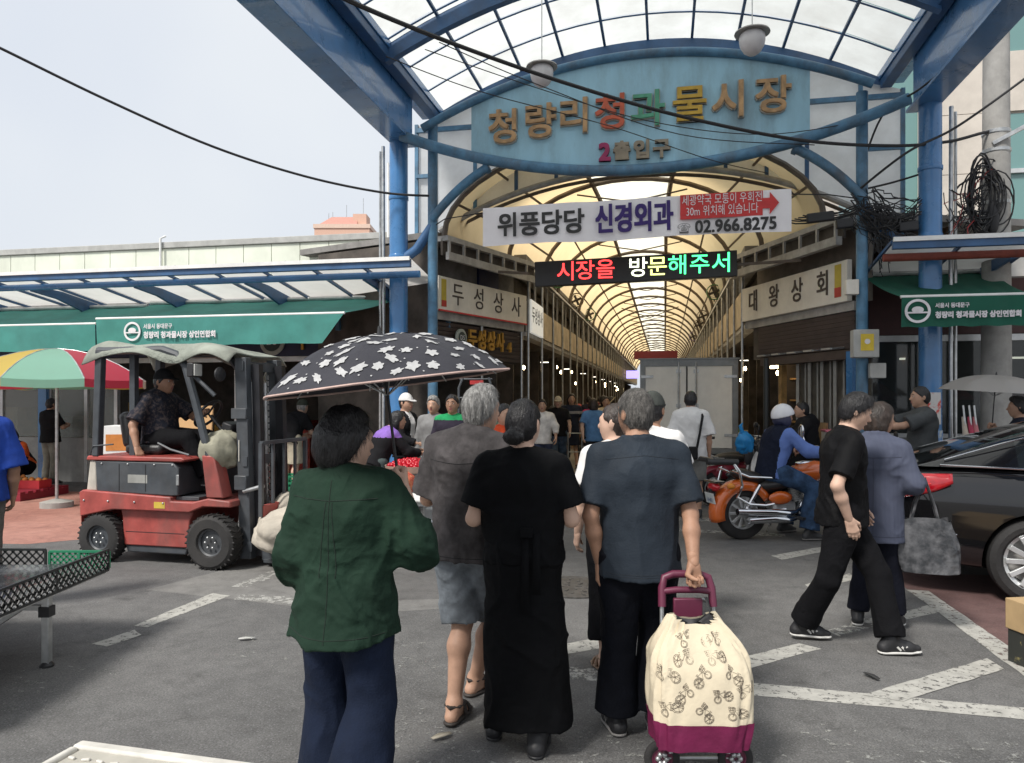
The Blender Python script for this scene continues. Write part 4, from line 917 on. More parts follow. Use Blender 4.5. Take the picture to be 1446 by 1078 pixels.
# parasol cloths seen behind the glass
M_PINK = mat_translucent('pink parasol cloth', (0.75, 0.16, 0.25), tr=0.4, vscale=3, dirt=0.1)
for i, x in enumerate((3.55, 4.6, 5.5)):
    p = gthing('closed_parasol', ('pink parasol behind the dark glass beside the cable knotted post', 'pink parasol behind the dark glass right behind the furled parasols', 'pink parasol behind the dark glass past the utility pole')[i], 'parasol', (x, 1.9, 0), 'pink parasols behind the glass')
    MB().lathe([(0.0, 0.22), (0.1, 0.19), (0.36, 0.0), (0.355, -0.05), (0.34, 0.0), (0.1, 0.175), (0, 0.2)], 8, (x, 1.9, 1.62)).build('canopy', M_PINK, p, smooth=0)
    MB().tube([(x, 1.9, 0), (x, 1.9, 1.82)], 0.015, 6).build('pole', M_STEEL, p)
# posters on column, fabric rolls leaning
po = gthing('poster', 'red and white notice posted on the blue gate column', 'poster', (3.73, -0.15, 1.3))
MB().grid(lambda u, v: (3.73+0.146*math.sin((u-0.5)*1.9-0.25), -0.146*math.cos((u-0.5)*1.9-0.25), 1.25+0.42*v), 8, 2).build('paper', mat('notice paper', (0.62, 0.60, 0.58), rough=0.7, c2=(0.62, 0.08, 0.06), thr=(0.5, 0.56), vscale=5), po)
po = gthing('poster', 'blue and white bill wrapped low on the blue gate column', 'poster', (3.73, -0.15, 0.8))
MB().grid(lambda u, v: (3.73+0.148*math.sin((u-0.5)*2.2+0.2), -0.148*math.cos((u-0.5)*2.2+0.2), 0.75+0.42*v), 8, 2).build('paper', mat('bill paper', (0.12, 0.25, 0.5), rough=0.7, c2=(0.55, 0.58, 0.56), thr=(0.45, 0.6), vscale=7), po)
po = gthing('price_list', 'red and white price list hung by the shop opening under the umbrella', 'notice', (-4.0, 1.2, 1.2))
MB().bx(-4.16, -3.86, 1.30, 1.31, 1.0, 2.0).build('sheet', mat('price sheet', (0.70, 0.66, 0.62), rough=0.7), po)
for i in range(6):
    MB().bx(-4.13, -4.02, 1.295, 1.299, 1.06+i*0.15, 1.15+i*0.15).build('print', M_REDP, po); MB().bx(-3.99, -3.89, 1.295, 1.299, 1.06+i*0.15, 1.15+i*0.15).build('print', M_RED, po)
for x, c, nm in ((4.1, (0.55, 0.48, 0.40), 'cream'), (4.17, (0.45, 0.07, 0.12), 'crimson'), (4.23, (0.55, 0.2, 0.22), 'pale red')):
    t = gthing('closed_parasol', 'furled %s parasol leaning by the silver pipe' % nm, 'parasol', (x, -0.1, 0))
    MB().tube([(x+0.05, -0.28, 0.3), (x+0.03, -0.2, 0.8), (x, -0.08, 1.35)], [0.03, 0.06, 0.02], 9).build('furled_cloth', fabric('furled %s' % nm, c), t)
    MB().tube([(x+0.06, -0.31, 0.0), (x, -0.08, 1.5)], 0.012, 6).build('pole', M_STEEL, t)
# electrical boxes on the inner post
eb = gthing('meter_box', 'grey electrical box with yellow warning label on the blue post', 'electrical box', (2.87, -0.2, 2.15))
MB().bx(2.70, 3.02, -0.32, -0.13, 2.13, 2.50).build('case', M_CAPG, eb, bevel=0.012); MB().bx(2.79, 2.95, -0.326, -0.321, 2.22, 2.44).build('label', mat('warning yellow', (0.65, 0.47, 0.03), rough=0.5), eb)
MB().lathe([(0.035, 0), (0.035, 0.004), (0, 0.0041)], 16, (2.87, -0.327, 2.34), Matrix.Rotation(R(90), 3, 'X')).build('dial', M_WHP, eb)
eb = gthing('meter_box', 'small plain grey box under the yellow labelled box', 'electrical box', (3.0, -0.15, 1.85)); MB().bx(2.93, 3.13, -0.22, -0.1, 1.86, 2.06).build('case', M_CAPG, eb, bevel=0.01)
eb = gthing('meter_box', 'cream switch box at the street end of the beige corner sign', 'electrical box', (2.78, -0.05, 2.95)); MB().bx(2.64, 2.80, -0.20, -0.08, 2.98, 3.18).build('case', M_BEIGE, eb, bevel=0.01)
# ================================================================ pale office building, utility pole, cables
ob = gthing('office_building', 'pale stone building with green tinted windows behind the cable pole', 'building', (8.5, 4.6, 0))
M_STONE = mat('pale stone cladding', (0.56, 0.51, 0.45), rough=0.8, var=0.08, vscale=3, dirt=0.15)
M_TEAL = mat_glass('teal glass', (0.16, 0.30, 0.29), see=0.1, rough=0.08)
MB().bx(5.0, 20, 4.62, 14, 0, 16).build('core', M_STONE, ob)
for i in range(14):
    for j in range(9):
        x = 5.02+j*1.3; z = 0.2+i*1.12
        if j in (1, 2, 4, 5) and i % 3 in (1, 2): continue
        MB().bx(x, x+1.288, 4.56, 4.61, z, z+1.108).build('stone_panel', M_STONE, ob)
for i in range(5):
    for x in (6.32, 10.22):
        z = 0.2+1.12*(1+3*i); MB().bx(x+0.03, x+2.55, 4.60, 4.615, z, z+2.2).build('window_pane', M_TEAL, ob)
        MB().bx(x, x+2.588, 4.53, 4.60, z+1.08, z+1.16).build('transom', M_ALU, ob); MB().bx(x+1.2, x+1.28, 4.54, 4.60, z, z+1.08).build('mullion', M_ALU, ob); MB().bx(x+1.2, x+1.28, 4.54, 4.60, z+1.16, z+2.2).build('mullion', M_ALU, ob)
MB().bx(4.5, 5.0, 4.7, 9, 0, 14).build('glass_stair', M_TEAL, ob)
pole = gthing('utility_pole', 'grey concrete utility pole with a thick tangle of black cables', 'utility pole', (4.62, 0.35, 0))
PX, PW = 4.66, 0.35
MB().lathe([(0.19, 0), (0.14, 9.5)], 20, (PX, PW, 0)).build('shaft', M_CONC, pole)
for z in (4.2, 4.9, 5.15): MB().lathe([(0.165, 0), (0.175, 0.01), (0.175, 0.05), (0.165, 0.06)], 20, (PX, PW, z)).build('clamp_band', M_STEEL, pole)
MB().bar((PX-0.1, PW-0.15, 5.0), (PX+0.9, PW-0.35, 5.5), 0.05, 0.05).build('cross_arm', M_STEEL, pole)
rnd = random.Random(11)
def sagline(p, q, sag, n=14, wob=0.0):
    p = Vector(p); q = Vector(q)
    return [p.lerp(q, i/n)+Vector((rnd.uniform(-wob, wob), rnd.uniform(-wob, wob), -sag*4*(i/n)*(1-i/n)+rnd.uniform(-wob, wob))) for i in range(n+1)]
# coils on the pole
for k in range(16):
    c = Vector((PX-0.22+rnd.uniform(-.08, .1), PW-0.22+rnd.uniform(-.04, .04), 4.25+rnd.uniform(-.08, .12))); rz = 0.22+rnd.random()*0.33; rx = 0.10+rnd.random()*0.2
    MB().tube([c+Vector((rx*math.cos(a), 0.05*math.sin(a*2+k), rz*math.sin(a))) for a in [2*math.pi*i/18 for i in range(19)]], 0.008+rnd.random()*0.006, 5, cap=False).build('cable_coil', M_CABLE, pole)
MB().sph((PX-0.12, PW-0.2, 4.0), (0.08, 0.08, 0.24)).build('splice_case', M_CABLE, pole)
for k in range(46):
    p = Vector((PX-0.2+rnd.uniform(-.15, .1), PW-0.2, rnd.uniform(3.9, 4.7))); q = Vector((4.05+rnd.uniform(-.15, .25), 0.0+rnd.uniform(-.1, .3), rnd.uniform(3.5, 4.4)))
    m_ = M_CABLE if k % 9 else mat('red wire', (0.3, 0.03, 0.03), rough=0.5)
    MB().tube(sagline(p, q, rnd.uniform(-0.15, 0.3), 9, 0.03), 0.004+rnd.random()*0.005, 5).build('loose_wire', m_, pole)
tg = gthing('cable_tangle', 'bundle of black cables knotted round the post beside the canopy', 'cables', (2.95, -0.1, 3.6))
for k in range(60):
    p = Vector((2.85+rnd.uniform(-.15, .2), -0.14+rnd.uniform(-.08, .1), 4.15+rnd.uniform(-.25, .25))); q = Vector((rnd.choice((3.58, 3.55, 3.3)), -0.1+rnd.uniform(-.1, .2), rnd.uniform(3.55, 4.3)))
    MB().tube(sagline(p, q, rnd.uniform(-.1, 0.25), 8, 0.035), 0.005+rnd.random()*0.006, 5).build('wire', M_CABLE, tg)
for k in range(9):
    c = Vector((3.02+rnd.uniform(-.08, .08), -0.17, 4.05+rnd.uniform(-.1, .1))); rr = 0.1+rnd.random()*0.15
    MB().tube([c+Vector((rr*math.cos(a)*1.2, 0.03*math.sin(a*3), rr*math.sin(a)*0.8)) for a in [2*math.pi*i/14 for i in range(15)]], 0.007, 5, cap=False).build('coil', M_CABLE, tg)
for k in range(16):
    x = 2.93+rnd.uniform(-.02, .25); MB().tube(sagline((x, -0.16, 4.0), (x+rnd.uniform(-.05, .15), -0.1, rnd.uniform(3.2, 3.6)), 0.0, 7, 0.02), 0.006, 5).build('drop_wire', M_CABLE, tg)
for p, q in (((2.15, -0.12, 4.03), (2.5, -0.12, 4.06)), ((2.52, -0.15, 3.93), (2.74, -0.15, 3.95)), ((3.3, -0.12, 3.86), (3.55, -0.1, 3.88))):
    MB().bar(p, q, 0.09, 0.13).build('splice_box', M_CABLE, tg, bevel=0.02)
for k in range(5):
    MB().tube(sagline((1.9+k*0.05, -0.1, 4.0+k*0.02), (2.85, -0.1, 4.1+k*0.03), 0.06, 8, 0.01), 0.010, 5).build('wire', M_CABLE, tg)
# long cables over the street (world coordinates)
def cable(label, pts, r, m_=M_CABLE):
    P = [Vector(p) for p in pts]; out = []
    for i in range(len(P)-1):
        p0, p1, p2, p3 = P[max(i-1, 0)], P[i], P[i+1], P[min(i+2, len(P)-1)]
        for t in [k/8 for k in range(8)]:
            out.append(0.5*((2*p1)+(p2-p0)*t+(2*p0-5*p1+4*p2-p3)*t*t+(3*p1-p0-3*p2+p3)*t**3))
    out.append(P[-1])
    o = MB().tube(out, r, 7).build('overhead_cable', m_); tag(o, label, 'cable'); return o
pp = lambda u, v, Y: ((u-723)/1060*Y, Y, 1.6-(v-562)/1060*Y)
M_GCAB = mat('grey cable', (0.05, 0.05, 0.052), rough=0.6)
cable('thick black overhead cable crossing in front of the gate sign', [pp(430, -40, 5.6), pp(490, 0, 6), pp(640, 62, 7.2), pp(800, 118, 8.2), pp(960, 164, 8.8), pp(1130, 198, 9.3), pp(1260, 206, 9.8), pp(1340, 200, 10), pp(1400, 186, 10.1), pp(1420, 200, 10.15)], 0.021)
cable('black overhead cable sagging across the sky to the blue inner post', [pp(-60, 40, 9), pp(0, 68, 9.2), pp(150, 141, 9.8), pp(300, 207, 10.4), pp(430, 249, 10.9), pp(540, 272, 11.2), pp(612, 277, 11.3)], 0.018)
cable('dark cable rising from the knotted post across the column to the building', [pp(1208, 272, 10.1), pp(1280, 216, 9.7), pp(1350, 180, 9.6), pp(1446, 112, 9.4), pp(1500, 70, 9.3)], 0.016)
cable('thin cable climbing along the girder beside the gate sign', [pp(1205, 275, 10.2), pp(1245, 165, 10.1), pp(1300, 125, 9.6), pp(1380, 62, 8.9), pp(1446, 10, 8.2), pp(1480, -20, 7.8)], 0.014)
cable('thin wire strung low over the red letter of the gate sign', [pp(545, 80, 8.6), pp(680, 130, 9.2), pp(860, 178, 9.8), pp(1000, 225, 10.1), pp(1085, 245, 10.2)], 0.006)
cable('thin wire strung over the top of the gate sign letters', [pp(600, 70, 9.0), pp(760, 125, 9.4), pp(920, 172, 9.6), pp(1080, 190, 9.8), pp(1225, 170, 10)], 0.006)
cable('thin wire running parallel to the thick overhead cable', [pp(620, 60, 8.3), pp(760, 120, 8.9), pp(960, 190, 9.4), pp(1150, 205, 9.8)], 0.006)
cable('pair of dark wires between the knotted post and the gate column', [pp(1218, 268, 10.2), pp(1260, 258, 10.15), pp(1300, 246, 10.1)], 0.014)
# ================================================================ far things
ap = thing('apartment_tower', 'distant salmon coloured apartment tower top above the market roof', 'building', (-34.5, 150, 0))
M_SALM = mat('salmon wall', (0.66, 0.42, 0.32), rough=0.9, var=0.06)
MB().bx(-5, 6, 0, 12, 0, 35.5).build('wall', M_SALM, ap)
MB().bx(-5.2, 6.2, -0.2, 12.2, 35.5, 36.3).build('parapet', mat('salmon trim', (0.70, 0.52, 0.42), rough=0.9), ap)
MB().add([(-4, 0, 36.3), (3.6, 0, 36.3), (3.6, 10, 36.3), (-4, 10, 36.3), (-2, 2, 38.2), (3, 2, 38.2), (3, 8, 38.2), (-2, 8, 38.2)], [(4, 5, 6, 7), (0, 1, 5, 4), (1, 2, 6, 5), (3, 0, 4, 7), (2, 3, 7, 6)]).build('roof', mat('salmon roof', (0.50, 0.25, 0.20), rough=0.8), ap, smooth=0)
MB().bx(2.5, 5.2, 1, 5, 36.3, 38.6).build('stair_head', M_SALM, ap)
for x, h in ((1.0, 3.6), (-2.6, 2.0), (-1.8, 2.2), (4.4, 5)): MB().tube([(x, 2, 37), (x, 2, 37+h)], 0.07, 5).build('antenna', M_STEEL, ap)
for i in range(10):
    for j in range(4): MB().bx(-4.2+j*2.7, -2.6+j*2.7, -0.05, 0, 4+i*3.1, 5.6+i*3.1).build('window', M_TEAL, ap)
sh = thing('metal_shed', 'grey metal shed roof rising behind the market hall', 'building', (-15.5, 24, 0))
MB().add([(-8, 0, 0), (3.0, 0, 0), (3.0, 10, 0), (-8, 10, 0), (-8, 0, 7.0), (3.0, 0, 5.6), (3.0, 10, 5.6), (-8, 10, 7.0)], [(0, 1, 5, 4), (1, 2, 6, 5), (2, 3, 7, 6), (3, 0, 4, 7), (4, 5, 6, 7)]).build('wall', mat('shed sheet', (0.30, 0.32, 0.35), rough=0.6, metal=0.3), sh, smooth=0)
MB().bar((-8.2, -0.3, 7.1), (3.2, -0.3, 5.68), 0.7, 0.14).build('eave', M_GREYST, sh)
for i in range(6): MB().bx(-7+i*1.8, -6.85+i*1.8, -0.08, 0, 0, 5.5).build('rib', M_GREYST, sh)
# ================================================================ people: implicit surfaces polygonised into one skin per garment / body
V3 = lambda *a: np.array(a, dtype=np.float32)
def _unit(v): v = np.asarray(v, np.float32); return v/(np.linalg.norm(v)+1e-9)
_LAT = np.random.RandomState(5).rand(32, 32, 32).astype(np.float32)
def vnoise(P):
    i = np.floor(P).astype(np.int32); f = (P-i).astype(np.float32); f = f*f*(3-2*f); i &= 31; j = (i+1) & 31
    x0, y0, z0 = i[..., 0], i[..., 1], i[..., 2]; x1, y1, z1 = j[..., 0], j[..., 1], j[..., 2]; fx, fy, fz = f[..., 0], f[..., 1], f[..., 2]
    L_ = _LAT
    a = L_[x0, y0, z0]*(1-fx)+L_[x1, y0, z0]*fx; b = L_[x0, y1, z0]*(1-fx)+L_[x1, y1, z0]*fx
    c = L_[x0, y0, z1]*(1-fx)+L_[x1, y0, z1]*fx; d = L_[x0, y1, z1]*(1-fx)+L_[x1, y1, z1]*fx
    return (a*(1-fy)+b*fy)*(1-fz)+(c*(1-fy)+d*fy)*fz*1.0
from mathutils.bvhtree import BVHTree
def seam(obj, parent, lines, m_, r_=0.0016, frm=-1):
    """stitched seams: polylines in (x, z) pressed onto the back (frm -1) or front (+1) of a garment"""
    bm_ = BVHTree.FromPolygons([v.co for v in obj.data.vertices], [p.vertices for p in obj.data.polygons])
    for ln in lines:
        pts = []
        for i in range(len(ln)-1):
            (x0, z0), (x1, z1) = ln[i], ln[i+1]; n = max(3, int(math.hypot(x1-x0, z1-z0)/0.012))
            for k in range(n+(i == len(ln)-2)):
                x, z = x0+(x1-x0)*k/n, z0+(z1-z0)*k/n; hit = bm_.ray_cast(Vector((x, frm*1.0, z)), Vector((0, -frm, 0)))
                if hit[0] is not None and hit[0].y*frm > -0.12: pts.append(hit[0]+hit[1]*0.0005)
        if len(pts) > 3: MB().tube(pts, r_, 5).build('seam', m_, parent)
class rc:   # round cone a->b, optional squash along an axis, optional flat ends
    def __init__(s, a, b, ra, rb, k=0.03, sq=None, cap='', ):
        s.a = np.asarray(a, np.float32); s.b = np.asarray(b, np.float32); s.ra = ra; s.rb = rb; s.k = k; s.sq = sq; s.cap = cap
    def bounds(s):
        m = max(s.ra, s.rb)+s.k+0.02
        return np.minimum(s.a, s.b)-m, np.maximum(s.a, s.b)+m
    def d(s, P):
        ab = s.b-s.a; L2 = float(ab @ ab)+1e-9; q = P-s.a
        t = np.clip((q @ ab)/L2, 0, 1)
        e = q-t[..., None]*ab
        if s.sq is not None:
            n, f = s.sq; n = np.asarray(n, np.float32); e = e+n*((e @ n)*(1/f-1))[..., None]
        d = np.sqrt((e*e).sum(-1))-(s.ra+(s.rb-s.ra)*t)
        if s.sq is not None: d = d*(0.5+0.5*s.sq[1])
        L1 = math.sqrt(L2)
        if 'b' in s.cap: d = np.maximum(d, ((P-s.b) @ ab)/L1)
        if 'a' in s.cap: d = np.maximum(d, -((P-s.a) @ ab)/L1)
        return d
class el:   # ellipsoid with rotation
    def __init__(s, c, r, k=0.02, M=None, cuts=()):
        s.c = np.asarray(c, np.float32); s.r = np.asarray(r, np.float32); s.k = k; s.M = np.eye(3, dtype=np.float32) if M is None else np.asarray(M, np.float32); s.cuts = cuts; s.jag = False
    def bounds(s):
        m = float(s.r.max())+s.k+0.02; return s.c-m, s.c+m
    def d(s, P):
        q = (P-s.c) @ s.M
        n = np.sqrt(((q/s.r)**2).sum(-1))+1e-6; g = np.sqrt(((q/(s.r*s.r))**2).sum(-1))+1e-6
        d = n*(n-1)/g
        jg = 0.014*(vnoise((P*70).astype(np.float32))-0.5) if s.cuts and s.jag else 0
        for p, nn in s.cuts: d = np.maximum(d, (q-np.asarray(p, np.float32)) @ np.asarray(nn, np.float32)+jg)
        return d
def surface(prims, h, disp=None, cuts=()):
    lo = np.min([p.bounds()[0] for p in prims], 0); hi = np.max([p.bounds()[1] for p in prims], 0)
    n = np.ceil((hi-lo)/h).astype(int)+2
    D = np.full(n, 0.5, np.float32)
    ax = [lo[i]+h*np.arange(n[i], dtype=np.float32) for i in range(3)]
    for p in prims:
        a, b = p.bounds(); i0 = np.maximum(((a-lo)/h).astype(int), 0); i1 = np.minimum(((b-lo)/h).astype(int)+2, n)
        sl = tuple(slice(x, y) for x, y in zip(i0, i1))
        P = np.stack(np.meshgrid(*[ax[i][sl[i]] for i in range(3)], indexing='ij'), -1)
        d = p.d(P); A = D[sl]
        hh = np.clip(0.5+0.5*(A-d)/p.k, 0, 1); D[sl] = A*(1-hh)+d*hh-p.k*hh*(1-hh)
    near = np.abs(D) < 0.035
    idx = np.argwhere(near)
    P = lo+idx*h
    if disp is not None: D[near] += disp(P.astype(np.float32)).astype(np.float32)
    for p, nn in cuts:
        PP = np.stack(np.meshgrid(*ax, indexing='ij'), -1); D = np.maximum(D, (PP-np.asarray(p, np.float32)) @ np.asarray(nn, np.float32))
    # surface nets
    S = D < 0
    c = S[:-1, :-1, :-1].astype(np.int8)
    cnt = sum(S[i:n[0]-1+i, j:n[1]-1+j, k:n[2]-1+k].astype(np.int8) for i in (0, 1) for j in (0, 1) for k in (0, 1))
    act = np.argwhere((cnt > 0) & (cnt < 8))
    vid = np.full(tuple(n-1), -1, np.int32); vid[tuple(act.T)] = np.arange(len(act))
    acc = np.zeros((len(act), 3), np.float32); num = np.zeros(len(act), np.float32)
    cor = np.array([(i, j, k) for i in (0, 1) for j in (0, 1) for k in (0, 1)])
    val = [D[tuple((act+o).T)] for o in cor]
    for i in range(8):
        for j in range(i+1, 8):
            if np.abs(cor[i]-cor[j]).sum() != 1: continue
            m = (val[i] < 0) != (val[j] < 0)
            t = val[i][m]/(val[i][m]-val[j][m])
            acc[m] += cor[i]+(cor[j]-cor[i])*t[:, None]; num[m] += 1
    V = lo+(act+acc/np.maximum(num, 1)[:, None])*h
    F = []
    for axn in range(3):
        u, v = (axn+1) % 3, (axn+2) % 3
        s0 = [slice(1, n[i]-1) for i in range(3)]; s0[axn] = slice(0, n[axn]-1)
        s1 = list(s0); s1[axn] = slice(1, n[axn])
        A = S[tuple(s0)]; B = S[tuple(s1)]
        for flag, rev in (((A & ~B), False), ((~A & B), True)):
            e = np.argwhere(flag)
            if not len(e): continue
            off = np.ones(3, int); off[axn] = 0; e = e+off
            du = np.zeros(3, int); du[u] = 1; dv = np.zeros(3, int); dv[v] = 1
            q = [vid[tuple((e-du-dv).T)], vid[tuple((e-dv).T)], vid[tuple(e.T)], vid[tuple((e-du).T)]]
            if rev: q = q[::-1]
            F.append(np.stack(q, 1))
    return V, np.concatenate(F)
def mesh_obj(name, VF, mats, parent, mi=None):
    Vs = np.concatenate([v for v, f in VF]); o = 0; Fs = []
    for v, f in VF: Fs.append(f+o); o += len(v)
    Fs = np.concatenate(Fs)
    me = bpy.data.meshes.new(name)
    me.vertices.add(len(Vs)); me.vertices.foreach_set('co', Vs.astype(np.float32).ravel())
    me.loops.add(len(Fs)*4); me.loops.foreach_set('vertex_index', Fs.astype(np.int32).ravel())
    me.polygons.add(len(Fs)); me.polygons.foreach_set('loop_start', np.arange(0, len(Fs)*4, 4, dtype=np.int32))
    me.polygons.foreach_set('use_smooth', np.ones(len(Fs), bool))
    for m in (mats if isinstance(mats, (list, tuple)) else [mats]): me.materials.append(m)
    if mi is not None:
        cen = Vs[Fs].mean(1); me.polygons.foreach_set('material_index', mi(cen).astype(np.int32))
    me.update(); me.validate()
    ob = bpy.data.objects.new(name, me); col.objects.link(ob); ob.parent = parent
    return ob
def folds(amp=0.006, sc=(14, 14, 5), seed=0, fine=0.0, dirs=None):
    off = np.array([seed*3.17 % 31, seed*7.31 % 31, seed*1.73 % 31], np.float32); sc = np.array(sc, np.float32)
    def f(P):
        w = vnoise(P*6+off)-0.5
        a = vnoise(P*sc+off+w[:, None]*1.5); r = 1-np.abs(2*a-1)       # ridged
        a2 = vnoise(np.stack([P[:, 0]*sc[0]*0.8+P[:, 2]*7, P[:, 1]*sc[1]*0.8-P[:, 2]*5, P[:, 2]*sc[2]*0.6+P[:, 0]*3], 1)+off*1.7+w[:, None]*2.2); r2 = 1-np.abs(2*a2-1)
        msk = np.clip((vnoise(P*5+off*0.7)-0.35)*3, 0, 1)
        d = -amp*(r*r-0.35)*1.1-amp*0.8*(r2**4-0.15)*msk
        if fine: d = d-fine*(1-np.abs(2*vnoise(P*np.array([26, 26, 34], np.float32)+off)-1)-0.5)
        return d
    return f
SKIN = mat('skin', (0.46, 0.275, 0.19), rough=0.55, var=0.10, vscale=14, bump=0.12, bscale=220, spec=0.4)
SKIN2 = mat('tanned skin', (0.36, 0.20, 0.13), rough=0.55, var=0.12, vscale=14, bump=0.15, bscale=220, spec=0.4)
SKIN3 = mat('light skin', (0.55, 0.36, 0.27), rough=0.55, var=0.08, vscale=14, bump=0.10, bscale=220, spec=0.4)
HBLACK = mat('black hair', (0.012, 0.011, 0.012), rough=0.42, var=0.5, vscale=30, bump=0.7, bscale=160, stretch=(1, 1, 0.25), spec=0.5)
HGREY = mat('grey hair', (0.24, 0.235, 0.225), rough=0.6, var=0.55, vscale=60, bump=0.9, bscale=180, stretch=(1, 1, 0.22))
HSALT = mat('salt and pepper hair', (0.105, 0.098, 0.09), rough=0.65, var=0.6, vscale=70, bump=0.9, bscale=200, stretch=(1, 1, 0.3))
HBROWN = mat('dark brown hair', (0.03, 0.02, 0.015), rough=0.45, var=0.5, vscale=30, bump=0.6, bscale=150, stretch=(1, 1, 0.25))
LIP = mat('lip', (0.34, 0.13, 0.11), rough=0.5); EYEM = mat('eye white', (0.55, 0.53, 0.5), rough=0.2); IRIS = mat('eye dark', (0.01, 0.008, 0.007), rough=0.15)
def hand(w, dirv, pn, side, curl, s=1.0, h=0.0048, spread=1.0):
    """five fingered hand from the wrist; pn = way the palm faces, side +1 right"""
    w = np.asarray(w, np.float32); d = _unit(dirv); pn = _unit(np.asarray(pn, np.float32)-d*float(np.dot(pn, d))); th = side*np.cross(d, pn)
    P = [rc(w-d*0.035, w+d*0.02, 0.026*s, 0.027*s, 0.01, (pn, 0.75))]
    offs = (0.030, 0.0105, -0.0095, -0.028); lens = (0.070, 0.079, 0.073, 0.056); kn = (0.086, 0.091, 0.087, 0.078)
    for i in range(4):
        K = w+(d*kn[i]+th*offs[i]*spread)*s
        P.append(rc(w+(d*0.015+th*offs[i]*0.55)*s, K, 0.015*s, 0.0125*s, 0.012))
        p = K; ang = 0.0
        for seg, (fr, da) in enumerate(((0.46, 75), (0.30, 95), (0.24, 70))):
            ang += R(da)*curl
            v = d*math.cos(ang)+pn*math.sin(ang); q = p+v*lens[i]*fr*s
            P.append(rc(p, q, (0.0098-0.0009*seg)*s, (0.0092-0.0011*seg)*s, 0.004)); p = q
    t0 = w+(d*0.022+th*0.024)*s
    t1 = t0+_unit(d*0.62+th*(0.62-0.25*curl)+pn*(0.35+0.4*curl))*0.046*s
    t2 = t1+_unit(d*(0.9-0.5*curl)+th*(0.25-0.7*curl)+pn*(0.25+0.55*curl))*0.034*s
    t3 = t2+_unit(d*(0.9-0.6*curl)+th*(0.1-0.9*curl)+pn*(0.3+0.4*curl))*0.026*s
    P += [rc(w+(d*0.005+th*0.01)*s, t1, 0.018*s, 0.0125*s, 0.01), rc(t1, t2, 0.0118*s, 0.0105*s, 0.004), rc(t2, t3, 0.0105*s, 0.0085*s, 0.004)]
    return surface(P, h)
STAND = dict(pel=(0, 0, .93), chest=(0, -.005, 1.27), neck=(0, -.015, 1.42), head=(0, .015, 1.575),
             shR=(.172, -.01, 1.362), shL=(-.172, -.01, 1.362), elR=(.232, -.035, 1.09), elL=(-.232, -.035, 1.09),
             wrR=(.245, .03, .865), wrL=(-.245, .03, .865), hipR=(.088, 0, .905), hipL=(-.088, 0, .905),
             knR=(.098, .025, .49), knL=(-.098, .025, .49), anR=(.10, -.02, .085), anL=(-.10, -.02, .085))
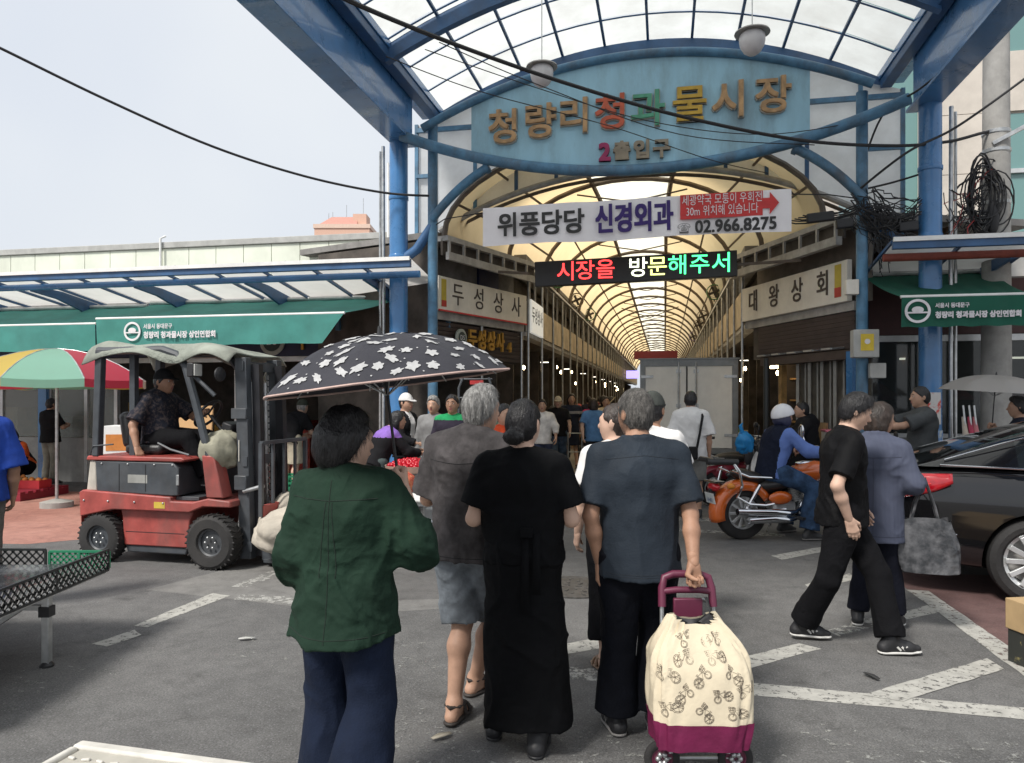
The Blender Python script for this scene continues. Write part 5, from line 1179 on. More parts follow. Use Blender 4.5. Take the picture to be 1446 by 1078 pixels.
def person(label, loc, rotz, H=1.68, pose=None, girth=1.0, h=0.012, top=None, bottom=None, shoes=None, hair=('short', HBLACK), skin=SKIN,
           yaw=0.0, pitch=0.0, toeR=(0.12, 1, 0), toeL=(-0.12, 1, 0), hands=None, name='person', group=None, flat_z=0.0, face=False, shoulders=1.0):
    s = H/1.70; J = {k: np.array(v, np.float32)*s for k, v in STAND.items()}
    if pose:
        for k, v in pose.items(): J[k] = np.array(v, np.float32)
    if shoulders != 1.0:
        for k in ('shR', 'shL', 'elR', 'elL', 'wrR', 'wrL'):
            if not pose or k not in pose: J[k][0] *= shoulders
    t = thing(name, label, 'person', loc, rotz, group)
    up = _unit(J['neck']-J['pel']); rt = _unit(J['shR']-J['shL']); rt = _unit(rt-up*float(rt @ up)); fw = np.cross(up, rt)
    g = girth
    wst = J['pel']*0.55+J['chest']*0.45
    # head frame
    cy, sy = math.cos(yaw), math.sin(yaw); cp, sp = math.cos(pitch), math.sin(pitch)
    bfw = _unit(fw*np.array([1, 1, 0.3])); base = np.stack([_unit(np.cross(bfw, V3(0, 0, 1))), bfw, V3(0, 0, 1)], 1)
    base[:, 1] = np.cross(base[:, 2], base[:, 0])
    Yr = np.array([[cy, -sy, 0], [sy, cy, 0], [0, 0, 1]], np.float32); Pr = np.array([[1, 0, 0], [0, cp, -sp], [0, sp, cp]], np.float32)
    HM = (base @ Yr @ Pr).astype(np.float32); hc = J['head']; hp = lambda x, y, z: hc+HM @ (V3(x, y, z)*s)
    hd = 1.0
    B = [rc(J['pel'], wst, 0.125*g*s, 0.118*g*s, 0.05, (fw, 0.72)), rc(wst, J['chest'], 0.118*g*s, 0.138*g*s, 0.05, (fw, 0.70)),
         rc(J['chest']-rt*0.05*s, J['chest']+rt*0.05*s, 0.105*s, 0.105*s, 0.06), rc(J['shL'], J['shR'], 0.048*s, 0.048*s, 0.05),
         rc(J['neck']-up*0.05*s, hp(0, -.012, -.06), 0.058*s, 0.051*s, 0.03), rc(J['neck']-up*.01*s, J['shR']*0.7+J['neck']*0.3, 0.045*s, 0.035*s, 0.05),
         rc(J['neck']-up*.01*s, J['shL']*0.7+J['neck']*0.3, 0.045*s, 0.035*s, 0.05)]
    for q in 'RL':
        sh, e, w = J['sh'+q], J['el'+q], J['wr'+q]
        B += [rc(sh, e, 0.048*s, 0.037*s, 0.025), rc(e, e*0.65+w*0.35, 0.037*s, 0.0385*s, 0.02), rc(e*0.65+w*0.35, w, 0.0385*s, 0.026*s, 0.02)]
        hi, kn, an = J['hip'+q], J['kn'+q], J['an'+q]; bk = _unit(np.cross(_unit(an-kn), V3(1, 0, 0))); bk = bk if bk[1] < 0 else -bk
        lk = 0.8 if bottom and (bottom.get('kind') == 'skirt' or bottom.get('len', 1.93) > 1.2) else 1.0; bk = bk*(0.2 if lk < 1 else 1)
        B += [rc(hi, kn, 0.078*s*g*lk, 0.052*s*lk, 0.03), rc(kn, kn*0.68+an*0.32+bk*0.018*s, 0.05*s*lk, 0.056*s*lk, 0.03), rc(kn*0.68+an*0.32+bk*0.015*s, an, 0.055*s*lk, 0.034*s, 0.03)]
    B += [el(hc, V3(.076, .096, .114)*s, 0.02, HM), rc(hp(0, .02, -.05), hp(0, .060, -.092), .058*s, .030*s, 0.03), el(hp(0, .045, -.03), V3(.058, .05, .07)*s, 0.025, HM),
          rc(hp(0, .090, .005), hp(0, .112, -.030), .010*s, .014*s, 0.012), el(hp(.078, -.006, -.012), V3(.010, .022, .033)*s, 0.008, HM), el(hp(-.078, -.006, -.012), V3(.010, .022, .033)*s, 0.008, HM),
          el(hp(0, .098, -.062), V3(.024, .010, .009)*s, 0.010, HM), rc(hp(-.035, .086, .022), hp(.035, .086, .022), .010*s, .010*s, 0.02)]
    hb = []
    for q, toe in (('R', toeR), ('L', toeL)):
        an = J['an'+q]; td = _unit(toe); hl = an-td*0.035*s; hl[2] = an[2]-0.052*s; ball = an+td*0.10*s; ball[2] = an[2]-0.06*s+toe[2]*0.1*s; tp = ball+td*0.05*s
        B += [rc(an, hl, 0.034*s, 0.030*s, 0.02), rc(an, ball, 0.036*s, 0.026*s, 0.03), rc(hl, ball, 0.028*s, 0.026*s, 0.02), rc(ball, tp, 0.028*s, 0.018*s, 0.02, (V3(0, 0, 1), 0.7))]
    VF = [surface(B, h)]
    hands = hands or {}
    for q, sd in (('R', 1), ('L', -1)):
        if hands.get(q) == 'none': continue
        d_, pn, cu = hands.get(q, (_unit(J['wr'+q]-J['el'+q]), V3(-sd, 0, 0)*1.0, 0.32))[:3]
        VF.append(hand(J['wr'+q], d_, pn, sd, cu, s*0.98, max(0.0045, h*0.55)))
    lipc = hp(0, .10, -.062)
    mesh_obj('body', VF, [skin, LIP], t, lambda c: (((c-lipc)**2).sum(1) < (0.018*s)**2))
    if face:
        for sx in (-1, 1):
            e = MB().sph(hp(sx*.031, .083, .004), 0.0125*s, nu=12, nv=8).build('eye', EYEM, t)
            MB().sph(hp(sx*.031, .0915, .004), 0.0058*s, nu=10, nv=6).build('iris', IRIS, e)
            MB().tube([hp(sx*.014, .100, .024), hp(sx*.03, .099, .030), hp(sx*.048, .086, .025)], [0.003, 0.004, 0.002], 5).build('eyebrow', hair[1] if hair else HBLACK, t)
    # ---- clothing
    def torso(off, hem, kb=0.05, hemr=None, fl=0.74):
        pl = J['pel'].copy(); hm = pl+up*(hem-pl[2])/max(0.3, up[2]) if hem < pl[2] else pl
        A = [rc(wst, J['chest'], 0.122*g*s+off, 0.140*g*s+off, kb, (fw, fl)), rc(J['chest']-rt*0.06*s, J['chest']+rt*0.06*s, 0.100*s+off, 0.100*s+off, 0.06, (fw, 0.92)),
             rc(J['shL'], J['shR'], 0.040*s+off*.5, 0.040*s+off*.5, 0.05), rc(J['neck']-up*.035*s, J['shR']*0.75+J['neck']*0.25, 0.050*s+off*.4, 0.034*s+off*.4, 0.05),
             rc(J['neck']-up*.035*s, J['shL']*0.75+J['neck']*0.25, 0.050*s+off*.4, 0.034*s+off*.4, 0.05)]
        r2 = hemr if hemr else 0.152*g*s+off
        A.insert(0, rc(wst, hm if hem < pl[2] else J['pel'], 0.124*g*s+off, r2, kb, (fw, 0.86), 'b'))
        return A
    if top:
        off = top.get('off', 0.03); hem = top.get('hem', 0.83*s); A = torso(off, hem, hemr=top.get('hemr'))
        sl = top.get('sleeve', 0.62); sw = top.get('sw', 0.018)
        for q in 'RL':
            sh, e, w = J['sh'+q], J['el'+q], J['wr'+q]
            if sl <= 1 and sl > 0: A.append(rc(sh, sh+(e-sh)*sl, 0.050*s+sw*.4, 0.050*s+sw*1.3, 0.035, None, 'b'))
            elif sl > 1:
                A += [rc(sh, e, 0.050*s+sw*.4, 0.047*s+sw, 0.03), rc(e, e+(w-e)*(sl-1), 0.047*s+sw, 0.034*s+sw*top.get('cuff', 1.0), 0.03, None, 'b')]
        for x in top.get('extra', ()): A.append(x(J, s, up, rt, fw))
        if top.get('collar'):
            nb = J['neck']+up*0.028*s
            for k in range(10):
                a0, a1 = 2*math.pi*k/10, 2*math.pi*(k+1)/10; f_ = lambda a: nb+(rt*math.cos(a)*0.066+fw*(math.sin(a)*0.062+0.004))*s-up*0.016*s*(1+math.sin(a))
                A.append(rc(f_(a0), f_(a1), 0.016*s, 0.016*s, 0.012, (up, 1.0)))
        ob = mesh_obj(top.get('name', 'shirt'), [surface(A, h, top.get('disp') or folds(top.get('amp', 0.007), top.get('fs', (9, 9, 6)), sum(map(ord, label)) % 97, top.get('fine', 0.002)))], top['mat'] if isinstance(top['mat'], list) else [top['mat']], t, top.get('mi'))
        top['ob'] = ob
    if bottom:
        off = bottom.get('off', 0.012); ln = bottom.get('len', 1.93); w_ = bottom.get('w', 1.0); wa = bottom.get('wa', 0.066)
        if bottom.get('kind') == 'skirt':
            hz = bottom['hem']; A = [rc(wst, J['pel'], 0.125*g*s+off, 0.15*g*s+off, 0.05, (fw, 0.78))]
            hm = J['pel'].copy(); hm[2] = hz; hm[:2] += np.array(bottom.get('shift', (0, 0)))
            A.append(rc(J['pel'], hm, 0.15*g*s+off, bottom.get('hr', 0.24), 0.06, (fw, 0.8), 'b'))
        else:
            A = [rc(wst, J['pel'], 0.121*g*s+off, 0.138*g*s+off, 0.04, (fw, 0.76), 'a'), rc(J['pel']-V3(0, 0, .03)*s, J['pel']-V3(0, 0, .07)*s, 0.112*g*s+off, 0.10*g*s+off, 0.04, (fw, 0.78))]
            for q in 'RL':
                hi, kn, an = J['hip'+q], J['kn'+q], J['an'+q]; hi2 = hi-V3(0, 0, .02)*s
                if ln <= 1: A.append(rc(hi2, hi+(kn-hi)*ln, 0.088*s*g+off, 0.06*s*w_+off*1.6, 0.025, None, 'b'))
                else: A += [rc(hi2, kn, 0.088*s*g+off, 0.058*s*w_+off, 0.022), rc(kn, kn+(an-kn)*(ln-1), 0.058*s*w_+off, wa*s*w_+off, 0.02, None, 'b')]
        mesh_obj(bottom.get('name', 'trousers'), [surface(A, h, folds(bottom.get('amp', 0.006), bottom.get('fs', (9, 9, 5)), (sum(map(ord, label))+3) % 89, bottom.get('fine', 0.0015)))], bottom['mat'], t)
    if shoes:
        for q, toe in (('R', toeR), ('L', toeL)):
            an = J['an'+q]; td = _unit(toe); sdv = _unit(np.cross(td, V3(0, 0, 1))); fl = td.copy(); z0 = an[2]-0.085*s
            tz = float(toe[2])*0.12
            hl = an-td*0.04*s; hl[2] = z0+0.034*s; ball = an+td*0.105*s; ball[2] = z0+0.034*s+tz; tp = ball+td*0.055*s; tp[2] = ball[2]-0.004+tz*0.4
            if shoes[0] == 'sneaker':
                A = [rc(hl, ball, 0.037*s, 0.040*s, 0.02), rc(ball, tp, 0.040*s, 0.030*s, 0.02, (V3(0, 0, 1), 0.75)), rc(an+V3(0, 0, .015)*s, hl+V3(0, 0, .01)*s, 0.042*s, 0.038*s, 0.025), rc(an, ball, 0.042*s, 0.032*s, 0.03)]
                so = mesh_obj('shoe', [surface(A, min(h, 0.008))], shoes[1], t)
                A = [rc(hl-V3(0, 0, .024)*s, ball-V3(0, 0, .024)*s, 0.043*s, 0.046*s, 0.01, (V3(0, 0, 1), 0.32)), rc(ball-V3(0, 0, .024)*s, tp-V3(0, 0, .02)*s, 0.046*s, 0.036*s, 0.01, (V3(0, 0, 1), 0.32))]
                mesh_obj('sole', [surface(A, min(h, 0.007))], shoes[2], so)
                if h < 0.009:
                    for k_ in range(3):
                        c0 = an+td*(0.045+0.022*k_)*s; c0[2] = z0+0.082*s-0.012*k_*s
                        MB().tube([Vector(c0+sdv*0.03*s), Vector(c0+V3(0, 0, .012)*s), Vector(c0-sdv*0.03*s)], 0.004*s, 5).build('lace', shoes[2], so)
                        for sg_ in (-1, 1): MB().bar(Vector(an+td*(0.025+0.028*k_)*s+sdv*sg_*0.043*s+V3(0, 0, -0.03)*s), Vector(an+td*(0.05+0.028*k_)*s+sdv*sg_*0.040*s+V3(0, 0, -0.055)*s), 0.006, 0.012).build('stripe', shoes[2], so)
            elif shoes[0] == 'sandal':
                A = [rc(hl-V3(0, 0, .024)*s, ball-V3(0, 0, .024)*s, 0.040*s, 0.046*s, 0.01, (V3(0, 0, 1), 0.36)), rc(ball-V3(0, 0, .024)*s, tp-V3(0, 0, .022)*s, 0.046*s, 0.034*s, 0.01, (V3(0, 0, 1), 0.36))]
                so = mesh_obj('sandal', [surface(A, min(h, 0.007))], shoes[1], t)
                def strap(c_, hw, hh): return [Vector(c_+sdv*hw*math.cos(a)*s+V3(0, 0, 1)*hh*math.sin(a)*s) for a in [math.pi*i/10 for i in range(11)]]
                c1 = ball.copy(); c1[2] = z0+0.018*s; c2 = an+td*0.05*s; c2[2] = z0+0.02*s
                for cc, hw, hh in ((c1, .044, .045), (c2, .042, .075)): MB().tube(strap(cc, hw, hh), 0.010*s, 6).build('strap', shoes[1], so)
                hs_ = an-td*0.0*s; MB().tube([Vector(an+td*0.045*s+sdv*0.04*s), Vector(an-td*0.02*s+sdv*0.036*s), Vector(an-td*0.052*s), Vector(an-td*0.02*s-sdv*0.036*s), Vector(an+td*0.045*s-sdv*0.04*s)], 0.010*s, 6).build('strap', shoes[1], so)
    # ---- hair
    if hair:
        st, hm = hair[0], hair[1]; cut = (((0, .072, .062), (0, .80, -.60)), ((0, 0, -.082), (0, 0, -1)))
        R_ = V3(.082, .102, .121)*s
        A = [el(hc, R_, 0.02, HM, [(V3(*p)*s, n_) for p, n_ in cut])]
        A[0].jag = True
        if st == 'bun':
            A[0].cuts = [(V3(0, .066, .07)*s, (0, .83, -.56)), (V3(0, 0, -.10)*s, (0, 0, -1))]; A.append(el(hp(0, -.105, -.072), V3(.052, .038, .036)*s, 0.014, HM))
        if st == 'bighair':
            A[0].r = V3(.100, .118, .126)*s; A[0].cuts = [(V3(0, .05, .05)*s, (0, .85, -.53)), (V3(0, 0, -.12)*s, (0, 0, -1))]; A += [el(hp(0, -.075, -.03), V3(.09, .07, .10)*s, 0.04, HM), el(hp(.0, -.02, .085), V3(.075, .075, .05)*s, 0.03, HM)]
        if st == 'bob': A[0].r = V3(.092, .110, .124)*s; A.append(el(hp(0, -.045, -.07), V3(.09, .065, .09)*s, 0.03, HM))
        if st == 'thick': A[0].r = V3(.086, .106, .127)*s; A.append(el(hp(0, .035, .092), V3(.055, .05, .03)*s, 0.03, HM))
        HV = surface(A, min(h, 0.0075), folds(0.006, (42, 42, 10), 5, 0.0035))
        ho = mesh_obj('hair', [HV], hm, t)
        if h < 0.0096:      # loose strands lying over the mass of hair
            rs = np.random.RandomState(len(label)); idx = rs.randint(0, len(HV[0]), 2600); P0 = HV[0][idx]
            q = (P0-hc) @ HM; nrm = q/(np.array([.084, .104, .122])**2); nrm = nrm/np.linalg.norm(nrm, axis=1)[:, None]
            crown = np.array([0.01, -.02, .11])*s if st != 'bun' else np.array([0, .09, .06])*s
            fl = q-crown
            if st == 'bun': fl = np.array([0, -.105, -.07])*s-q
            fl = fl+rs.normal(0, .018, fl.shape)
            fl = fl-nrm*(fl*nrm).sum(1)[:, None]; fl = fl/(np.linalg.norm(fl, axis=1)[:, None]+1e-6)
            vs = []; fs = []; Ls = rs.uniform(.02, .05, len(q))*s; sd_ = np.cross(nrm, fl)*0.0006
            lift = rs.uniform(0.0005, .005, len(q))
            K = 4
            for k in range(K):
                u = k/(K-1); c = q+fl*(Ls*u)[:, None]+nrm*(lift*u-0.35*(Ls*u)**2/0.11*1.0)[:, None]+nrm*0.0012
                vs.append(c-sd_*(1-u*.8)); vs.append(c+sd_*(1-u*.8))
            VV = np.stack(vs, 1).reshape(-1, 3) @ HM.T + hc; n2 = 2*K
            base_ = np.arange(len(q))[:, None]*n2
            FF = np.concatenate([base_+np.array([2*k, 2*k+1, 2*k+3, 2*k+2]) for k in range(K-1)])
            so_ = mesh_obj('strands', [(VV, FF)], hm, ho); so_['kind'] = 'stuff'
    if hair and len(hair) > 2:
        kind, m_ = hair[2], hair[3]
        if kind == 'cap':
            c_ = mesh_obj('cap', [surface([el(hc+HM @ (V3(0, 0, .012)*s), V3(.091, .110, .124)*s, 0.02, HM, [(V3(0, 0, .012)*s, (0, 0, -1))])], min(h, 0.008))], m_, t)
            brim = MB(); pts = []
            for i in range(13):
                a = math.pi*i/12; pts.append((math.cos(a)*.078, .055+math.sin(a)*.115))
            brim.add([Vector(hp(x, y, .028-0.25*max(0, y-.08)+0.012)) for x, y in pts]+[Vector(hp(x, y, .028-0.25*max(0, y-.08)+0.004)) for x, y in pts], [tuple(range(13)), tuple(range(25, 12, -1))]+[(i, i+13, i+14, i+1) for i in range(12)]).build('brim', m_, c_)
        if kind == 'helmet':
            c_ = mesh_obj('helmet', [surface([el(hc+HM @ (V3(0, -.005, .012)*s), V3(.122, .138, .140)*s, 0.02, HM, [(V3(0, 0, -.01)*s, (0, .25, -.97))])], min(h, 0.009))], m_, t)
            mesh_obj('ear_flap', [surface([el(hp(.085, -.01, -.05), V3(.03, .06, .075)*s, 0.02, HM), el(hp(-.085, -.01, -.05), V3(.03, .06, .075)*s, 0.02, HM), el(hp(0, -.07, -.045), V3(.085, .05, .065)*s, 0.03, HM)], min(h, .01))], hair[4] if len(hair) > 4 else M_NAVY, c_)
    t['_j'] = 0; del t['_j']
    return t, J, HM
# ================================================================ the people
def WL(loc, rz, p):
    x, y = p[0]-loc[0], p[1]-loc[1]; c, s_ = math.cos(-rz), math.sin(-rz); return (x*c-y*s_, x*s_+y*c, p[2])
WHITES = mat('white sole rubber', (0.62, 0.61, 0.58), rough=0.6, var=0.1, dirt=0.2); BLKSHOE = mat('black shoe', (0.02, 0.02, 0.022), rough=0.5, bump=0.2)
GREYS = mat('grey sole', (0.25, 0.24, 0.23), rough=0.7)
# ---- woman with the umbrella
W1 = (-0.63, 2.85, 0); r1 = R(-14)
wrist1 = (-0.415, 2.86, 1.265)
pose = dict(elR=WL(W1, r1, (-0.355, 2.80, 1.07)), wrR=WL(W1, r1, wrist1), elL=(-.19, -.04, 1.0), wrL=(-.16, .12, .82),
            knR=(.115, -.02, .46), anR=(.10, -.16, .085), knL=(-.10, .05, .46), anL=(-.09, .06, .08))
M_G1 = fabric('dark green shirt cotton', (0.014, 0.032, 0.021), rough=0.8, var=0.15, vscale=5, bump=0.4, bscale=30, wrinkle=0.45, wscale=5)
bat = lambda J, s, up, rt, fw: rc(J['shR']*0.6+J['elR']*0.4-up*0.10, J['elR']-up*0.07+rt*0.01, 0.075, 0.05, 0.05, (fw, 0.7))
bat2 = lambda J, s, up, rt, fw: rc(J['shL']*0.6+J['elL']*0.4-up*0.06, J['elL']-up*0.06, 0.042, 0.036, 0.04)
h1 = (_unit((-.25, .85, .45)), V3(-.95, -.25, 0.0), 0.85)
p1, J1, _ = person('woman in loose dark green shirt and wide navy trousers holding the flowered umbrella', W1, r1, 1.56, pose, 1.02, 0.0075,
    dict(mat=M_G1, off=0.04, hem=0.715, hemr=0.215, sleeve=1.3, sw=0.028, cuff=1.5, collar=True, extra=(bat, bat2), amp=0.015, fs=(8, 8, 3.5), fine=0.005),
    dict(mat=fabric('navy wide trousers cotton', (0.009, 0.014, 0.030), rough=0.8, wrinkle=0.4, wscale=4, wstretch=(1, 1, .5)), off=0.018, w=1.25, wa=0.105, amp=0.010, fs=(8, 8, 2.5)),
    ('sneaker', BLKSHOE, WHITES), ('bighair', HBLACK), SKIN3, yaw=R(-35), pitch=R(-4), hands={'R': h1}, toeR=(0.1, 1, 0.0))
sh1 = [c for c in p1.children if c.name.startswith('shirt')][0]
SEAMG = mat('dark green thread', (0.006, 0.014, 0.009), rough=0.9)
seam(sh1, sh1, [[(0.0, 1.30), (0.005, 0.72)], [(-.17, 1.235), (0, 1.225), (.17, 1.235)], [(-.20, .745), (0, .735), (.20, .745)], [(.012, 1.22), (.03, 1.0), (.03, .95)], [(-.012, 1.22), (-.03, 1.0), (-.03, .95)]], SEAMG)
# ---- grey haired man in denim shorts
W2 = (-0.20, 3.82, 0); r2 = R(-22)
pose = dict(shR=(.19, -.02, 1.345), shL=(-.19, -.02, 1.345), elL=(-.27, .02, 1.07), wrL=(-.20, .25, 1.10), elR=(.26, .02, 1.07), wrR=(.16, .25, 1.10), head=(0.02, .05, 1.545), neck=(0.0, .0, 1.405),
            knL=WL(W2, r2, (-.25, 3.83, .47)), anL=WL(W2, r2, (-.285, 3.70, .09)), knR=(.07, .12, .48), anR=WL(W2, r2, (-.20, 4.06, .085)), hipL=(-.10, 0, .89), hipR=(.08, 0, .89))
M_G2 = fabric('charcoal mottled shirt linen', (0.055, 0.050, 0.051), rough=0.85, var=0.5, vscale=7, bump=0.5, bscale=18)
p2, J2, _ = person('grey haired man in charcoal shirt, denim shorts and sandals', W2, r2, 1.68, pose, 1.18, 0.0075,
    dict(mat=M_G2, off=0.045, hem=0.80, sleeve=0.85, sw=0.028, collar=True, amp=0.012, fs=(8, 8, 4), fine=0.003),
    dict(mat=fabric('faded denim shorts', (0.17, 0.19, 0.21), var=0.35, vscale=10, bump=0.5, bscale=22), name='shorts', len=1.0, w=1.22, off=0.022, amp=0.010),
    ('sandal', mat('dark sandal leather', (0.035, 0.028, 0.024), rough=0.6)), ('thick', HGREY), SKIN, yaw=R(-28), toeL=(-.05, 1, 0), toeR=(0.3, 1, 0))
sh2 = [c for c in p2.children if c.name.startswith('shirt')][0]; SEAMB = mat('black thread', (0.008, 0.008, 0.009), rough=0.9)
seam(sh2, sh2, [[(-.19, 1.29), (0, 1.275), (.19, 1.29)], [(-.22, .82), (.22, .82)]], SEAMB)
# ---- woman in the long black dress
W3 = (0.05, 3.45, 0); r3 = R(-6)
pose = dict(elL=(-.225, -.02, 1.045), wrL=(-.15, .22, 1.04), elR=(.222, .0, 1.045), wrR=(.13, .24, 1.06), anL=WL(W3, r3, (-.085, 3.56, .08)), anR=WL(W3, r3, (.115, 3.38, .08)), knL=(-.09, .12, .46), knR=(.08, 0.0, .45))
M_BLKD = fabric('black dress crepe', (0.0032, 0.0034, 0.0042), rough=0.8, var=0.3, vscale=5, bump=0.3, bscale=30, wrinkle=0.3, wscale=4, wstretch=(1, 1, 0.35))
belt = lambda J, s, up, rt, fw: rc(J['pel']*0.45+J['chest']*0.55-rt*.07, J['pel']*0.45+J['chest']*0.55+rt*.07, 0.105, 0.105, 0.05, (fw, 0.8))
p3, J3, _ = person('woman in long black short sleeved dress with hair tied low', W3, r3, 1.60, pose, 1.03, 0.0075,
    dict(mat=M_BLKD, name='dress', off=0.034, hem=0.86, sleeve=0.74, sw=0.026, amp=0.010, fs=(7, 7, 4), extra=(belt,)),
    dict(mat=M_BLKD, kind='skirt', name='skirt', hem=0.125, hr=0.205, off=0.022, amp=0.016, fs=(9, 9, 0.9), fine=0.003, shift=(.03, -.02)),
    ('sneaker', BLKSHOE, BLKSHOE), ('bun', HBLACK), SKIN3, yaw=R(-18), pitch=R(-6))
sash = MB(); bz = J3['pel']*0.6+J3['chest']*0.4
for x, dz in ((0.02, 0.34), (0.07, 0.26)):
    sash.add([(bz[0]+x-.012, bz[1]-.150, bz[2]), (bz[0]+x+.018, bz[1]-.150, bz[2]), (bz[0]+x+.026, bz[1]-.185, bz[2]-dz), (bz[0]+x-.012, bz[1]-.185, bz[2]-dz)], [(0, 1, 2, 3)])
sash.box((bz[0]+.03, bz[1]-.155, bz[2]+.005), (.05, .03, .035))
sash.build('sash', M_BLKD, p3, solid=0.004)
# ---- man pulling the shopping trolley
W4 = (0.60, 3.56, 0); r4 = R(2)
pose = dict(shR=(.18, -.01, 1.325), shL=(-.18, -.01, 1.325), elR=(.225, -.085, 1.06), wrR=WL(W4, r4, (.815, 3.37, .855)), elL=(-.235, -.05, 1.05), wrL=WL(W4, r4, (.415, 3.55, .82)),
            head=(-.005, .035, 1.53), neck=(-.005, -.005, 1.385), knR=(.10, .08, .47), anR=(.09, .02, .085), knL=(-.09, .02, .46), anL=WL(W4, r4, (.50, 3.60, .085)))
M_SLATE = fabric('slate polo knit', (0.022, 0.029, 0.039), rough=0.65, var=0.18, vscale=4, bump=0.2, bscale=120, wrinkle=0.22, wscale=6, wstretch=(1, 1, 0.45))
p4, J4, _ = person('man in slate polo shirt pulling the cream shopping trolley', W4, r4, 1.64, pose, 1.14, 0.0075,
    dict(mat=M_SLATE, off=0.032, hem=0.77, sleeve=0.80, sw=0.018, collar=True, amp=0.010, fs=(10, 10, 3.0), fine=0.002),
    dict(mat=fabric('black navy trousers', (0.0052, 0.006, 0.0095), wrinkle=0.3), off=0.018, w=1.1, wa=0.078, amp=0.008),
    ('sneaker', BLKSHOE, GREYS), ('short', HSALT), SKIN2, yaw=R(24), hands={'R': (V3(0.02, -.2, -1), V3(0, -1, .2), 0.95), 'L': (V3(0.05, .1, -1), V3(.8, -.5, 0), 0.35)})
sh4 = [c for c in p4.children if c.name.startswith('shirt')][0]
seam(sh4, sh4, [[(-.17, 1.315), (0, 1.335), (.17, 1.315)], [(-.21, .795), (.21, .795)], [(-.21, .785), (.21, .785)]], mat('slate thread', (.012, .016, .022), rough=.9), .0012)
# ---- woman in white top walking just ahead of him
M_BLKT = fabric('black trousers', (0.0065, 0.0065, 0.0078)); M_WHT = fabric('white cotton', (0.66, 0.65, 0.64), var=0.06, bump=0.35, bscale=18)
person('woman in white top and cropped black trousers with flat sandals, hidden by the trolley man', (0.62, 4.48, 0), R(10), 1.57, dict(anL=(-.09, -.08, .08), anR=(.08, .14, .08), knL=(-.09, .0, .45), knR=(.08, .12, .46)), 1.0, 0.011,
    dict(mat=M_WHT, off=0.03, sleeve=0.7), dict(mat=M_BLKT, len=1.72, wa=0.085, off=.02), ('sandal', mat('tan sandal', (0.28, 0.19, 0.13), rough=0.6)), ('short', HBROWN), SKIN3, yaw=R(50))
person('man in white shirt and dark cap looking toward the motorcycle', (0.96, 5.15, 0), R(-25), 1.64, dict(elR=(.24, .05, 1.03), wrR=(.2, .25, 1.0)), 1.0, 0.012,
    dict(mat=M_WHT, off=0.03, sleeve=0.6, collar=True), dict(mat=M_BLKT), ('sneaker', BLKSHOE, GREYS), ('short', HBLACK, 'cap', fabric('dark cap cloth', (0.05, 0.055, 0.05))), SKIN2, face=True)
# ---- man in black polo striding past
W10 = (2.14, 4.86, 0); r10 = R(-98)
pose = dict(pel=(0, 0, .90), hipR=(.085, .0, .88), hipL=(-.085, .0, .88), neck=(0, .02, 1.375), chest=(0, .005, 1.23), head=(0, .075, 1.52), shR=(.175, .01, 1.32), shL=(-.175, .01, 1.32),
            knR=WL(W10, r10, (2.02, 4.80, .44)), anR=WL(W10, r10, (1.925, 4.98, .105)), knL=WL(W10, r10, (2.33, 4.78, .48)), anL=WL(W10, r10, (2.36, 4.68, .088)),
            elR=(.275, -.11, 1.06), wrR=(.205, -.02, .845), elL=(-.25, .02, 1.04), wrL=(-.25, .16, .85))
M_BPOLO = fabric('black polo pique', (0.0052, 0.0052, 0.006), rough=0.7, var=0.2, vscale=5, bump=0.2, bscale=120, wrinkle=0.3)
person('man in black polo striding with one hand in his pocket', W10, r10, 1.63, pose, 1.08, 0.0075,
    dict(mat=M_BPOLO, off=0.03, hem=0.79, sleeve=0.80, sw=0.020, collar=True, amp=0.011, fs=(9, 9, 5), fine=0.003),
    dict(mat=fabric('black chino cloth', (0.0060, 0.0060, 0.0072), wrinkle=0.3), off=0.018, w=1.02, wa=0.070, amp=0.010, fs=(8, 8, 4)),
    ('sneaker', BLKSHOE, WHITES), ('thick', HBLACK), SKIN3, pitch=R(-22), hands={'R': (V3(-.1, .35, -1), V3(-1, 0, .1), 0.2)}, toeR=(0.0, 1, -0.05), toeL=(-.05, 1, 0.05), face=True)
# ---- woman in blue checked shirt with tote bag
W11 = (2.53, 5.22, 0); r11 = R(-32)
pose = dict(elR=(.235, -.03, 1.02), wrR=(.22, .19, 1.0), head=(0.02, .07, 1.46), neck=(0, .015, 1.33), knL=(-.08, .04, .44), anL=WL(W11, r11, (2.44, 5.30, .085)), anR=WL(W11, r11, (2.66, 5.20, .085)))
M_CHK = mat_stripes('blue grey check cloth', (0.055, 0.063, 0.098), (0.10, 0.112, 0.155), 42, 'Z', checks=True)
p11, J11, _ = person('woman in long blue grey checked shirt with a dark tote on her arm', W11, r11, 1.55, pose, 1.05, 0.009,
    dict(mat=M_CHK, off=0.042, hem=0.62, hemr=0.185, sleeve=1.6, sw=0.026, collar=True, amp=0.010, fs=(9, 9, 4)), dict(mat=fabric('dark navy trousers', (0.010, 0.011, 0.018))),
    ('sneaker', BLKSHOE, WHITES), ('bob', HBROWN), SKIN, yaw=R(-40), face=True)
sh11 = [c for c in p11.children if c.name.startswith('shirt')][0]
seam(sh11, sh11, [[(-.17, 1.20), (0, 1.19), (.17, 1.20)], [(0.0, 1.19), (0.0, .65)], [(-.18, .66), (.18, .66)]], mat('blue thread', (.02, .022, .04), rough=.9))
